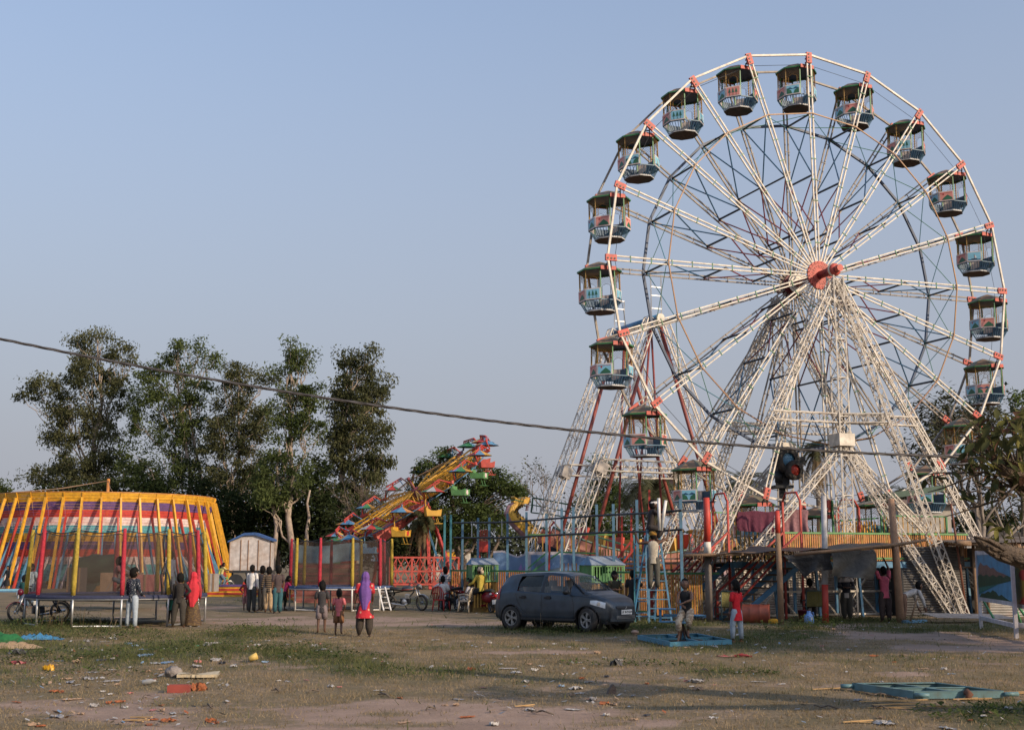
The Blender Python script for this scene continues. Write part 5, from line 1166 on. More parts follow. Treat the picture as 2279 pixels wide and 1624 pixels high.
for u in (.1, .3, .5, .7, .9): b.path([tf(u, 0) - V((0, 0, .05)), tf(u, 1) - V((0, 0, .05))], .04, 5)
b.build('roof_pole', wood, aw)
b = MB(); q = [P(1748, 1235, 36.9), P(1848, 1230, 36.8), P(1848, 1268, 36.85), P(1815, 1270, 36.9), P(1779, 1288, 36.95)]
def flap1(u, v):
    top = P(1746, 1235, 36.9).lerp(P(1850, 1230, 36.8), u); dep = [0, 24, 52, 38, 37, 36][min(5, int(u * 5))] * (1 - (u * 5) % 1) + [0, 24, 52, 38, 37, 36][min(5, int(u * 5) + 1)] * ((u * 5) % 1)
    return top + V((.04 * math.sin(v * 5 + u * 9), -.05 * math.sin(u * 12) * v, -dep * v * 36.9 / FPX))
b.grid(flap1, 25, 8, 0); b.build('hanging_flap', tarp, aw)
b = MB()
def flap2(u, v):
    top = P(1848, 1226, 36.75).lerp(P(1946, 1222, 36.65), u); d = 53 + 12 * u - 6 * (u > .97)
    return top + V((.05 * math.sin(v * 4), -.10 * math.sin(u * 8 + v * 3) * v - .1 * v, -d * v * 36.7 / FPX))
b.grid(flap2, 25, 10, 0); b.build('hanging_flap', tarp2, aw)
b = MB(); rr = random.Random(8)
for i in range(26):
    u = rr.uniform(0, 1); p = tf(u, 0); p = V((p.x, p.y - .08, p.z - .02)); b.path([p, p + V((rr.uniform(-.06, .06), 0, -.12)), p + V((rr.uniform(-.1, .1), 0, -rr.uniform(.15, .35)))], .007, 3)
b.build('frayed_edge', wood, aw)['kind'] = 'stuff'
def pole(name, lab, u0, v0, u1, v1, Y0_, segs, r_):
    g = GZ(u1, v1); top = P(u0, v0, g.y + Y0_); t = thing(name, lab, 'pole', (g.x, g.y, 0), world=True); prev = 0
    for (f, m, nm) in segs:
        p, q = top.lerp(g, prev), top.lerp(g, f); k = p.lerp(q, .5) + V((.012, 0, 0)); b = MB(); b.path([p, k, q], [r_ * (.85 + .25 * prev), r_ * .98, r_ * (.85 + .25 * f)], 9); b.build(nm, m, t); prev = f
    return t
pole('painted_pole', 'pole with bright red top and white band beside the swing seat', 1572, 1107, 1578, 1384, 0, [(.36, scarlet, 'red_band'), (.47, white_paint, 'white_band'), (1, M('grey_wood', (.16, .13, .11), .8, bump=.3), 'lower_shaft')], .11)
pole('wooden_pole', 'wooden pole with a red painted tip between the two blankets', 1729, 1136, 1739, 1390, 0, [(.2, scarlet, 'red_tip'), (1, wood, 'shaft')], .085)
pole('painted_pole', 'tall white pole with a red painted lower end in front of the awning', 1833, 1103, 1837, 1386, 0, [(.70, M('pole_grey_white', (.45, .44, .44), .6, dirt=(.25, .22, .2)), 'white_shaft'), (1, scarlet, 'red_end')], .095)
pole('wooden_pole', 'bare wooden pole beside the man in the pink shirt', 1983, 1110, 2005, 1386, 0, [(1, M('fresh_wood', (.34, .20, .12), .8, bump=.3, dirt=(.2, .12, .08)), 'shaft')], .115)
pole('iron_rod', 'thin rusty rod leaning against the tower foot by the shed', 2116, 1120, 2152, 1372, 0, [(1, M('rod_brown', (.16, .06, .035), .7), 'shaft')], .04)

# ================================================================ SIGNS
def board(lab, uL, vL, uR, vR, zt, zl, pics, name='picture_board'):
    a, c = GZ(uL, vL), GZ(uR, vR); W_ = (c - a).length; rz = math.atan2(c.y - a.y, c.x - a.x)
    t = thing(name, lab, 'sign board', (a.x, a.y, 0), rz)
    for x in (0, W_): b = MB(); b.box((x, 0, zt / 2), (.12, .08, zt)); b.build('post', M('board_white', (.50, .47, .49), .6, dirt=(.3, .28, .28)), t)
    for z in (zt - .06, zl + .03, .3): b = MB(); b.box((W_ / 2, .005, z), (W_ - .12, .06, .1)); b.build('rail', MATS['board_white'], t)
    for (x0, x1) in ((.2, .5), (W_ - .25, W_ - .6)): b = MB(); b.beam((x0, .05, zl), (x1, .25, .3), .045); b.build('strut', green_paint, t)
    b = MB()
    for k, (pts, m) in enumerate(pics): b.prism([(.06 + x * (W_ - .12), zl + .08 + z * (zt - zl - .18)) for x, z in pts], .02, m, Matrix.Translation((0, .0 - .003 * k, 0)))
    b.build('painted_face', [M('sign_sky', (.05, .21, .36), .5), M('sign_mountain', (.17, .085, .065), .6), M('sign_trees', (.012, .05, .022), .6), M('sign_water', (.07, .24, .40), .5), M('sign_bank', (.02, .13, .11), .6), M('sign_yellow', (.42, .24, .03), .5), scarlet, white_paint], t)
hump = lambda x0, x1, z0, h, n_: [(x0 + (x1 - x0) * i / (n_ * 4), z0 + h * (.55 + .45 * abs(math.sin(i * .785 + .3)))) for i in range(n_ * 4 + 1)]
board('white framed board painted with a brown mountain and blue river', 2184, 1399, 2263, 1421, 2.10, .78,
      [([(0, 0), (1, 0), (1, 1), (0, 1)], 0), ([(0, .46), (.02, .7), (.1, .82), (.2, .74), (.3, .76), (.42, .68), (.5, .70), (.6, .62), (.75, .58), (1, .50), (1, .46)], 1),
       ([(0, 0), (1, 0), (1, .42), (.7, .36), (.4, .22), (.1, .1), (0, .06)], 3), ([(0, .06), (.1, .12), (.4, .25), (.6, .33), (.4, .32), (0, .24)], 4), ([(0, .22), (.4, .30), (.7, .36), (1, .44)] + hump(0, 1, .40, .14, 5)[::-1], 2), ([(.02, 0), (.95, 0)] + [(x, z) for x, z in [(.8, .06), (.7, .12), (.62, .08), (.55, .16), (.45, .2), (.38, .14), (.3, .16), (.2, .1), (.1, .1)]], 2)])
board('yellow sign board with a large red figure at the right edge', 2262, 1416, 2345, 1436, 2.02, .72,
      [([(0, 0), (1, 0), (1, 1), (0, 1)], 5), ([(.12, -.02), (1, -.02), (1, .62), (.8, .62), (.55, .40), (.3, .16)], 6), ([(.36 + .16 * math.cos(a), .62 + .12 * math.sin(a)) for a in [i * math.tau / 14 for i in range(14)]], 6)], 'yellow_board')

# ================================================================ WHITE SHED, STACKS OF PLANKS, LOW BUILDINGS
ws = thing('white_cabin', 'white rust-streaked site cabin with a blue tarpaulin roof', 'cabin', (P(556, 1250, 84).x, 84, 0), .06)
wm = M('cabin_white', (.50, .46, .44), .6, dirt=(.30, .18, .10), damt=.55, dscale=.9); hw = 1.37
for i, (x0, x1) in enumerate([(-1.37, -.62), (-.62, -.12), (-.12, .55), (.55, 1.37)]): b = MB(); b.box(((x0 + x1) / 2, 0, 2.25), (x1 - x0 - .03, .06, 2.0)); b.build('wall_panel', wm, ws)
for x in (-1.37, -.62, -.12, .55, 1.37): b = MB(); b.box((x, -.045, 2.25), (.05, .05, 2.04)); b.build('rust_seam', M('rust_strip', (.22, .12, .06), .8), ws)
b = MB(); b.box((0, 1.0, 2.2), (2.7, 1.9, 1.9)); b.build('body', wm, ws)
b = MB(); b.prism([(-1.5, 3.2), (-.4, 3.75), (.3, 3.78), (1.5, 3.35), (1.5, 3.2), (.3, 3.6), (-.4, 3.58), (-1.5, 3.1)], 2.3, 0, Matrix.Translation((0, .95, 0))); b.build('roof_tarp', [cloth('blue_tarp', (.035, .09, .24))], ws)
b = MB(); b.prism([(-1.37, 3.24), (1.37, 3.24), (1.37, 3.36), (.3, 3.62), (-.4, 3.6)], .05, 0, Matrix.Translation((0, .0, 0))); b.build('gable', wm, ws)
b = MB(); b.box((0, .8, 1.15), (2.7, 1.8, .16)); [b.tube((x, .1, .5), (x, -.1, .5), .5, n=14) for x in (-.9, .9)]; b.beam((-1.2, .4, 0), (-1.2, .4, 1.1), .12); b.beam((1.2, .4, 0), (1.2, .4, 1.1), .12); b.build('chassis', black_paint, ws)
def stack(name, lab, u0, u1, v, Y, rows, h, mats, seed, jit=.25, dep=.5, z0=0.0, cat='stack'):
    a, c = P(u0, 1250, Y), P(u1, 1250, Y); t = thing(name, lab, cat, ((a.x + c.x) / 2, Y, z0)); rr = random.Random(seed); W_ = c.x - a.x; th = h / rows; cache = {}
    for i in range(rows):
        m = mats[rr.randrange(len(mats))]; b = MB(); w_ = W_ * rr.uniform(.86, 1.0); b.box((rr.uniform(-jit, jit), rr.uniform(-.03, .03), th * (i + .5)), (w_, dep, th * .88), 0, Matrix.Rotation(rr.uniform(-.008, .008), 3, 'Y')); b.build('plank', m, t)
brick_r = M('stack_red', (.26, .085, .065), .7, dirt=(.14, .05, .04), rnd=.25); brick_d = M('stack_brown', (.17, .09, .06), .8, rnd=.25)
stack('plank_stack', 'tall stack of thin red-brown boards behind the second trampoline', 656, 806, 1360, 56, 24, 1.75, [brick_r, brick_r, brick_d], 1, .04, 1.2)
stack('plank_pile', 'long low pile of yellow, blue and red wall boards right of the left trampoline', 450, 600, 1316, 66, 6, .62, [amber_paint, sky_paint, scarlet, amber_paint, purple_paint], 2, .3, 1.2)
stack('plank_pile', 'low pile of red and orange boards under the second trampoline', 600, 800, 1330, 60, 6, .8, [scarlet, orange_paint, brick_r, sky_paint], 3, .3, 1.2)
stack('plank_pile', 'flat red boards lying behind the cyclists', 485, 585, 1290, 92, 2, .35, [scarlet, red_paint], 4, .4, 1.0)
stack('plank_pile', 'pale blue boards lying on the ground at the far left', -20, 80, 1310, 76, 2, .18, [sky_paint, pic_blue], 6, .4, 1.0)
b = MB(); bl = P(720, 1250, 62); b.grid(lambda u, v: P(660 + 140 * u, 1211 + 40 * v + 4 * math.sin(u * 5), 62) + V((.02 * math.sin(u * 30) , .15 * math.sin(u * 11) * v, 0)), 24, 8, 0)
b.beam(P(660, 1211, 62.1), P(660, 1330, 62.1), .07); b.beam(P(800, 1213, 62.1), P(800, 1330, 62.1), .07); tag(b.build('hung_tarpaulin', M('greyblue_tarp', (.16, .25, .30), .7, bump=.3, bscale=5, dirt=(.12, .15, .16))), 'grey-blue tarpaulin sheet hung above the stack of red boards', 'tarpaulin')
# goods stacked between the left trampoline and the bowl
def crate(lab, u0, v0, u1, v1, Y, m, dep, rz=0., tilt=0., name='crate', cat='crate'):
    a, c = P(u0, v0, Y), P(u1, v1, Y); t = thing(name, lab, cat, ((a.x + c.x) / 2, Y + dep / 2, min(a.z, c.z)), rz); W_, H = c.x - a.x, a.z - c.z
    b = MB(); b.box((0, 0, H / 2), (W_, dep, H), 0, Matrix.Rotation(tilt, 3, 'Y')); b.build('body', m, t)
    for x in (-W_ / 2 + .04, 0, W_ / 2 - .04): b = MB(); b.box((x, -dep / 2 - .012, H / 2), (.07, .02, H * .98), 0, Matrix.Rotation(tilt, 3, 'Y')); b.build('batten', wood, t)
tanb = M('crate_tan', (.26, .17, .105), .8, dirt=(.16, .1, .07)); gryb = M('board_grey', (.20, .17, .15), .7); pnkb = M('box_pink', (.42, .15, .14), .7)
crate('brown plywood crate behind the red post of the left trampoline', 226 - 6, 1274, 310 - 10, 1330, 48, tanb, 1.2, .15)
crate('tilted grey board box behind the crouching child', 248, 1267, 282, 1325, 46, gryb, .6, .1, .5)
crate('faded pink box behind the middle of the left trampoline', 296, 1278, 348, 1318, 47, pnkb, .8)
crate('grey metal cabinet with a dark top at the right of the left trampoline', 454, 1276, 476, 1316, 50, M('cab_grey', (.34, .31, .28), .6), .8)
crate('dark wooden chest left of the plywood crate', 150, 1262, 176, 1330, 50, M('chest_dark', (.07, .06, .055), .7), .8)
b = MB(); g0 = P(225, 1258, 60); b.ell(g0 + V((0, 0, -.2)), (1.4, .7, .75), 14, 8, 0, None, lambda p: p * (1 + .12 * math.sin(p.x * 7 + p.z * 5))); b.ell((g0.x, 60, .35), (1.2, .7, .6), 12, 6, 0); tag(b.build('covered_heap', cloth('dark_green_sheet', (.03, .07, .04), bscale=5)), 'heap of goods under a dark green sheet before the striped bowl', 'heap')
b = MB(); yb = P(240, 1310, 58); b.ell((yb.x, 58, .38), (.75, .4, .42), 12, 8, 0, None, lambda p: p * (1 + .1 * math.sin(p.x * 12))); tag(b.build('yellow_sack', cloth('yellow_sack', (.45, .20, .03), bscale=12)), 'bulging orange-yellow sack seen through the left trampoline net', 'sack')
lbd = thing('low_building', 'low white building with a dark parapet and a bare brick patch at right', 'building', (P(2190, 1250, 70).x, 70, 0))
pw = M('plaster_grey_white', (.36, .36, .37), .8, dirt=(.22, .2, .19)); x0, x1 = P(2085, 1250, 70).x - lbd.location.x, P(2420, 1250, 70).x - lbd.location.x
b = MB(); b.box(((x0 + x1) / 2, 2, 1.6), (x1 - x0, 4, 3.2)); b.build('wall', pw, lbd)
b = MB(); b.box(((x0 + x1) / 2, 1.9, 3.33), (x1 - x0 + .3, 4.4, .26)); b.build('parapet', M('damp_dark_concrete', (.055, .05, .05), .9, dirt=(.1, .09, .08)), lbd)
bm_ = M('brick_face', (.30, .15, .09), .9, rnd=.3)
bb = MB(); bb.box((0, 0, 0), (.34, .06, .11)); bme = bb.mesh('brick', [bm_]); bx0 = P(2219, 1250, 70).x - lbd.location.x
for i in range(6):
    for j in range(5): put('brick', bme, lbd, (bx0 + i * .30 + (.12 if j % 2 else 0) - .3, -.02, 2.5 + j * .13))
b = MB(); b.box((x0 + 1.3, 7, 2.7), (3.2, 3, 5.2)); b.build('rear_block', M('pale_plaster', (.42, .38, .32), .8, dirt=(.3, .25, .2)), lbd); b = MB(); b.box((x0 + 1.5, 6.8, 5.4), (4.2, 3.6, .3)); b.build('rear_roof', M('grey_tile', (.16, .12, .11), .8), lbd)
for (u, v, w_, h_, Y, m, lab) in ((1590, 1205, 60, 26, 150, M('house_pink', (.46, .30, .29), .8), 'pinkish house far behind the swinging boat'), (1325, 1150, 30, 60, 160, M('house_white', (.5, .48, .47), .8), 'white two-storey house far behind the dark tree'), (1010, 1228, 70, 30, 130, M('house_cream', (.46, .42, .36), .8), 'cream hut with an orange banner beyond the mango tree'), (1975, 1200, 80, 26, 120, M('house_grey', (.36, .37, .38), .8), 'grey flat-roofed house beyond the wheel platform'), (1775, 1215, 60, 18, 140, M('house_cream', (.46, .42, .36), .8), 'pale low house under the tall palm')):
    s = Y / FPX; g = P(u, 1250, Y); t = thing('far_house', lab, 'house', (g.x, Y, 0)); H = EYE + (1250 - v) * s
    b = MB(); b.box((0, 0, H / 2), (w_ * s, 5, H)); b.build('wall', m, t); b = MB(); b.box((0, 0, H + .12), (w_ * s + .5, 5.4, .24)); b.build('roof', M('roof_slab', (.2, .17, .16), .9), t)
    for i in range(3):
        b = MB(); b.box(((i - 1) * w_ * s * .3, -2.52, H * .55), (.9, .06, 1.1)); o = b.build('window', pic_dark, t); b = MB(); b.box(((i - 1) * w_ * s * .3, -2.56, H * .55 - .6), (1.1, .1, .1)); b.build('sill', m, o)
    if u == 1010: b = MB(); b.box((-.3, -2.6, H - .3), (1.6, .04, .9)); b.build('banner', amber_paint, t)

# ================================================================ NEAR BRANCH AND POWER CABLE
nb = thing('rubber_tree', 'big-leaved tree with a broken limb reaching in at the right edge', 'tree', (7.6, 14.2, 0), world=True)
b = MB(); tk = [V((7.6, 14.2, -.1)), V((7.5, 14.1, 1.2)), V((7.35, 14.0, 2.4)), V((7.3, 14.0, 3.6)), V((7.6, 14.1, 5.0))]; b.path(tk, [.42, .38, .34, .28, .2], 12)
b.path([V((7.4, 14.0, 1.5)), P(2400, 1290, 13.6), P(2330, 1258, 13.35), P(2279, 1243, 13.25), P(2228, 1230, 13.1), P(2194, 1214, 13.0), P(2176, 1201, 12.95), P(2167, 1194, 12.93)], [.2, .15, .125, .112, .09, .06, .03, .008], 10)
b.path([P(2235, 1222, 13.0), P(2205, 1203, 12.95), P(2185, 1197, 12.93), P(2168, 1192, 12.9)], [.03, .024, .016, .004], 5)
b.path([V((7.3, 14.0, 3.0)), P(2330, 1080, 13.6), P(2275, 1060, 13.4), P(2240, 1045, 13.3), P(2205, 1010, 13.2)], [.24, .2, .15, .09, .03], 10)
rr = random.Random(3); lim = [P(2330, 1258, 13.35), P(2279, 1243, 13.25), P(2228, 1230, 13.1), P(2194, 1214, 13.0)]; lr = [.125, .112, .09, .06]
for k in range(46):
    i = rr.randrange(3); t0 = rr.random(); a = rr.uniform(-1.5, 3.2); pts_ = []
    for j in range(5):
        t = min(2.99, i + t0 + j * .13); m_ = int(t); c = lim[m_].lerp(lim[m_ + 1], t - m_); rd_ = (lr[m_] + (lr[m_ + 1] - lr[m_]) * (t - m_)) * rr.uniform(.9, 1.12); pts_.append(c + V((0, -math.cos(a) * rd_, math.sin(a) * rd_))); a += rr.uniform(-.18, .18)
    b.path(pts_, [.008, .018, .022, .016, .005], 4)
for k in range(26):
    q = P(2300 + rr.uniform(-40, 10), 1075 + rr.uniform(-20, 30), 13.4); e = P(2135 + rr.uniform(0, 150), 905 + rr.uniform(0, 190), 13.2 + rr.uniform(-.5, .6)); b.path([q, q.lerp(e, .5) + V((rr.uniform(-.05, .05), 0, rr.uniform(-.03, .1))), e], [.02, .012, .006], 4)
for (u, v) in ((2079, 1062), (2065, 1095), (2050, 1060), (2140, 1100), (2155, 1130), (2100, 1150), (2185, 1100)): b.path([P(2270, 1070, 13.3), P(2190, 1050, 13.2) if v < 1100 else P(2230, 1110, 13.2), P(u + 30, v - 8, 13.1), P(u, v, 13.1)], [.014, .011, .008, .004], 4)
for (u0, u1) in ((2214, 2262), (2222, 2270), (2240, 2279)): b.path([P(u0, 1085, 13.2), P(u0 + 16, 1150, 13.2), P(u1, 1230, 13.2)], .006, 3)
b.build('trunk', M('dark_rough_bark', (.105, .075, .052), .95, bump=1.0, bscale=22, dirt=(.035, .026, .02), damt=.85, dscale=5), nb)
lm = [leafmat('rubber_leaf_green', (.035, .042, .018), (.105, .105, .045), 3, .25), leafmat('rubber_leaf_light', (.10, .10, .03), (.24, .22, .07), 3, .35), leafmat('rubber_leaf_brown', (.07, .04, .025), (.17, .09, .06), 3, .25)]
def leaf_me(m):
    b = MB(); nx_ = 5
    def f(u, v):
        w_ = .5 * math.sin(math.pi * min(1, u * 1.02)) ** .75; x = u; y = (v - .5) * w_ * .85; return V((x, y, -.22 * u * u + .22 * abs(v - .5) * w_))
    b.grid(f, nx_, 4, 0); b.path([(-.18, 0, .03), (0, 0, 0), (.5, 0, -.055)], .012, 3); return b.mesh('leaf', [m])
LM = [leaf_me(m) for m in lm]
def leaf(u, v, Y, s, k):
    o = put('leaf', LM[k], nb); o.matrix_parent_inverse = Matrix(); o.location = P(u, v, Y) - nb.location; o.scale = (s, s, s)
    o.rotation_euler = (rr.uniform(-.8, .8), rr.uniform(-.2, 1.15), rr.uniform(0, math.tau))
for k in range(285):
    for _ in range(30):
        u, v = rr.uniform(2125, 2300), rr.uniform(880, 1085)
        if ((u - 2265) / 118) ** 2 + ((v - 995) / 95) ** 2 < 1 and not (u < 2190 and v > 1040 and rr.random() < .7): break
    leaf(u, v, 13.2 + rr.uniform(-.7, .7), rr.uniform(.10, .185), 0 if rr.random() < .72 else (1 if rr.random() < .5 else 2))
for (u, v) in ((2082, 1064), (2070, 1060), (2060, 1066), (2146, 1104), (2152, 1112), (2160, 1108), (2140, 1090), (2120, 1050), (2128, 1040), (2112, 1066), (2178, 1110), (2200, 1090), (2212, 1100), (2190, 1075), (2150, 1040), (2260, 1120), (2275, 1135), (2262, 1150), (2270, 1100), (2258, 1170)): leaf(u, v, 13.1, rr.uniform(.11, .18), 0)
for k in range(18): leaf(2228 + rr.uniform(-16, 20), 1188 + rr.uniform(-22, 22), 13.15, rr.uniform(.10, .17), 1)
cb = MB(); pts = [(-500, 640), (0, 755), (250, 802), (500, 850), (860, 905), (1300, 960), (1700, 995), (2000, 1011), (2279, 1019), (2600, 1020)]
us = np.array([p[0] for p in pts], float); vs_ = np.array([p[1] for p in pts], float); co = np.polyfit(us, vs_, 3); line = [P(-500 + 31 * i, float(np.polyval(co, -500 + 31 * i)), 19) for i in range(101)]
for ph in (0, math.tau / 3, 2 * math.tau / 3):
    pp = []
    for i in range(400):
        t = i / 399 * 100; j = min(99, int(t)); c = line[j].lerp(line[j + 1], t - j); a = t * 1.45 + ph; pp.append(c + V((0, math.cos(a) * .012, math.sin(a) * .012)))
    cb.path(pp, .012, 5)
tag(cb.build('power_cable', M('aluminium_cable', (.10, .09, .085), .5, metal=.3, var=.4, scale=8)), 'twisted overhead power cable sagging across the whole view', 'cable')
# ================================================================ PEOPLE
def skinm(i): return M('skin_%s' % 'abc'[i], [(.17, .085, .05), (.115, .056, .034), (.22, .12, .075)][i], .55, var=.1)
hair_m = M('black_hair', (.009, .008, .007), .75, bump=.6, bscale=60)
hair_m.node_tree.nodes['Principled BSDF'].inputs['Specular IOR Level'].default_value = .15
def fab(name, col, **k): return M(name, col, .85, var=.18, scale=9, bump=.3, bscale=26, **k)
def pattern(name, base, spot, kind, sc):
    if name in MATS: return MATS[name]
    m = M(name, base, .85, var=.1, bump=.3, bscale=26); n = m.node_tree.nodes; L = m.node_tree.links; geo = n['Geometry']
    if kind == 'dots':
        t = n.new('ShaderNodeTexVoronoi'); t.inputs['Scale'].default_value = sc; L.new(geo.outputs['Position'], t.inputs['Vector']); src, lo, hi, a, c = t.outputs['Distance'], .24, .27, 1, 0
    elif kind == 'stripes':
        t = n.new('ShaderNodeTexWave'); t.bands_direction = 'Z'; t.inputs['Scale'].default_value = sc; t.inputs['Distortion'].default_value = .6; L.new(geo.outputs['Position'], t.inputs['Vector']); src, lo, hi, a, c = t.outputs['Fac'], .72, .8, 0, 1
    else:
        t = n.new('ShaderNodeTexNoise'); t.inputs['Scale'].default_value = sc; t.inputs['Detail'].default_value = 2; mp = n.new('ShaderNodeMapping'); mp.inputs['Scale'].default_value = (1, 1, 2.2); L.new(geo.outputs['Position'], mp.inputs[0]); L.new(mp.outputs[0], t.inputs['Vector']); src, lo, hi, a, c = t.outputs['Fac'], .5, .54, 0, 1
    r = n.new('ShaderNodeMapRange'); r.inputs[1].default_value = lo; r.inputs[2].default_value = hi; r.inputs[3].default_value = a; r.inputs[4].default_value = c; L.new(src, r.inputs[0])
    x = n.new('ShaderNodeMix'); x.data_type = 'RGBA'; x.inputs[7].default_value = (*spot, 1); b = n['Principled BSDF']; l = b.inputs['Base Color'].links[0].from_socket
    L.new(r.outputs[0], x.inputs[0]); L.new(l, x.inputs[6]); L.new(x.outputs[2], b.inputs['Base Color']); return m
DOWN = ((.10, .02, -1), (.03, .10, -1))
PENDING = []
def hand_geo(b, w_, d, pn, s, m=0):                # palm, four unequal bent fingers and a thumb; d along the hand, pn palm normal
    d = V(d).normalized(); a = d.cross(V(pn)).normalized(); p_ = a.cross(d)
    c = V(w_); L_ = .055 * s
    b.path([c - d * .012 * s, c + d * L_ * .5, c + d * L_], [.019 * s, .025 * s, .022 * s], 6, m, flat=.5, up=p_)
    for i, l in enumerate((.042, .05, .047, .036)):
        o = c + d * L_ * .95 + a * (i - 1.5) * .0115 * s; b.path([o, o + d * l * .5 * s + p_ * .006 * s, o + d * l * .92 * s + p_ * .02 * s], [.0062 * s, .0058 * s, .0042 * s], 5, m)
    o = c + d * L_ * .25 - a * .022 * s; b.path([o, o - a * .014 * s + d * .018 * s + p_ * .008 * s, o - a * .012 * s + d * .038 * s + p_ * .014 * s], [.008 * s, .007 * s, .005 * s], 5, m)
def person(label, g, h, face, skin=0, top=None, slv='short', hem=.04, flare=1.0, bottom=None, blen=1.0, bwid=1.0, skirt=None, hair='short', head_kit=None, scarf=None, la=None, ra=None, ll=None, rl=None, lean=0.0, hz=None, hs=1.0, turn=0.0, nod=0.0, shoes=None, z=None, group=None, girth=1.0, slvm=None):
    g = V(g); zz = g.z if z is None else z
    t = thing('person', label, 'person', (g.x, g.y, zz), face, group)
    H = h; cl, sl_ = math.cos(lean), math.sin(lean)
    hz = .505 if hz is None else hz
    up = V((0, sl_, cl)); fw = V((0, cl, -sl_)); rt = V((1, 0, 0))
    pel = V((0, 0, hz)); spn = pel + up * .12; chs = pel + up * .235; nkb = pel + up * .315; nkt = nkb + V((0, sl_ * .03 + .004, .035)); 
    sh = {s: pel + up * .292 + rt * s * .098 for s in (-1, 1)}; hp = {s: pel + rt * s * .052 - up * .01 for s in (-1, 1)}
    arm = {-1: la or DOWN, 1: ra or DOWN}; leg = {-1: ll or ((.01, .0, -1), (.0, -.02, -1)), 1: rl or ((.01, .0, -1), (.0, -.02, -1))}
    el, wr_, hd, kn, an, toe = {}, {}, {}, {}, {}, {}
    for s in (-1, 1):
        u_, l_ = [V((q[0] * s, q[1], q[2])).normalized() for q in arm[s][:2]]
        el[s] = sh[s] + u_ * .165; wr_[s] = el[s] + l_ * .142; hd[s] = l_
        u_, l_ = [V((q[0] * s, q[1], q[2])).normalized() for q in leg[s][:2]]
        kn[s] = hp[s] + u_ * .235; an[s] = kn[s] + l_ * .225; f_ = V((.15 * s, 1, -.12)) if len(leg[s]) < 3 else V((leg[s][2][0] * s, leg[s][2][1], leg[s][2][2])); toe[s] = an[s] + V((0, 0, -.022)) + f_.normalized() * .10
    # one continuous body grown over the skeleton
    vs = [pel, spn, chs, nkb, nkt]; es = [(0, 1), (1, 2), (2, 3), (3, 4)]; rs = [.062, .055, .062, .030, .030]
    rs = [r_ * girth if i < 3 else r_ for i, r_ in enumerate(rs)]
    for s in (-1, 1):
        i = len(vs); vs += [sh[s], el[s], wr_[s]]; rs += [.031 * girth, .023 * girth, .0165]; es += [(2, i), (i, i + 1), (i + 1, i + 2)]
        i = len(vs); vs += [hp[s], kn[s], an[s], toe[s]]; rs += [.052 * girth, .033, .020, .016]; es += [(0, i), (i, i + 1), (i + 1, i + 2), (i + 2, i + 3)]
    me = bpy.data.meshes.new('body'); me.from_pydata([v * H for v in vs], es, [])
    o = put('body', me, t, (0, 0, 0)); md = o.modifiers.new('s', 'SKIN'); md.use_smooth_shade = True
    for i, r_ in enumerate(rs): me.skin_vertices[0].data[i].radius = (r_ * H, r_ * H); me.skin_vertices[0].data[i].use_root = (i == 0)
    sd = o.modifiers.new('d', 'SUBSURF'); sd.levels = sd.render_levels = 1
    # head and hands, joined to the body afterwards
    ex = MB(); hc = nkt + V((0, .012 + .05 * nod, .062 * hs)); HM = Matrix.Rotation(turn, 4, 'Z') @ Matrix.Rotation(-nod, 4, 'X')
    def hf(p):
        x, y, z_ = p.x / (.052 * hs), p.y / (.064 * hs), p.z / (.077 * hs)
        if z_ < -.1: p.x *= 1 - .28 * min(1, (-.1 - z_)); p.y *= 1 - .10 * min(1, (-.1 - z_)) if y < 0 else 1
        if y > .55 and abs(x) < .35 and -.35 < z_ < .15: p.y += .014 * hs * (1 - abs(x) / .35)
        if y > .6 and z_ < -.72: p.y += .006 * hs
        if y > .6 and .0 < z_ < .25 and abs(x) < .7: p.y -= .004 * hs
        return p * H
    ex.ell(hc * H, (.052 * hs, .064 * hs, .077 * hs), 18, 14, 0, HM, hf)
    for s in (-1, 1):
        ex.ell((hc + HM.to_3x3() @ V((s * .053 * hs, -.004, -.008))) * H, (.008 * hs * H, .016 * hs * H, .022 * hs * H), 6, 5, 0)
        pn = (-s, .25, 0) if abs(hd[s].z) > .6 else (0, 0, -1); hb_ = MB(); hand_geo(hb_, wr_[s] * H, hd[s], pn, H * (1.05 if hs < 1.1 else .95)); ex.add(hb_.v, hb_.f, 0, True)
    hme = ex.mesh('head', [skinm(skin)]); PENDING.append((o, hme, skinm(skin)))
    em = MB()
    for s in (-1, 1):
        b = MB(); b.ell((hc + HM.to_3x3() @ V((s * .021 * hs, .060 * hs, .008 * hs))) * H, (.008 * hs * H, .005 * hs * H, .005 * hs * H), 6, 4); b.build('eye', black_paint, t, (0, 0, 0))
    b = MB(); b.ell((hc + HM.to_3x3() @ V((0, .060 * hs, -.040 * hs))) * H, (.017 * hs * H, .006 * hs * H, .0045 * hs * H), 6, 4); b.build('mouth', M('lips', (.16, .06, .05), .6), t, (0, 0, 0))
    # hair
    if hair:
        b = MB(); vol = {'short': 1.12, 'bushy': 1.27, 'long': 1.15, 'bald': 1.0}[hair]; rr = random.Random(hash(label) % 999)
        def hf2(p):
            x, y, z_ = p.x / .052, p.y / .064, p.z / .077
            if y > .25 and z_ < .42: p = p * .80
            elif y > .0 and z_ < -.1: p = p * .86
            elif z_ < -.8: p = p * .86
            j = 1 + (.05 if hair != 'bushy' else .12) * (math.sin(x * 9 + y * 5) * math.sin(z_ * 8 + 2 * y)); return p * (H * hs * vol * j)
        b.ell((hc + V((0, -.004, .005))) * H, (.052, .064, .077), 18, 14, 0, HM, hf2)
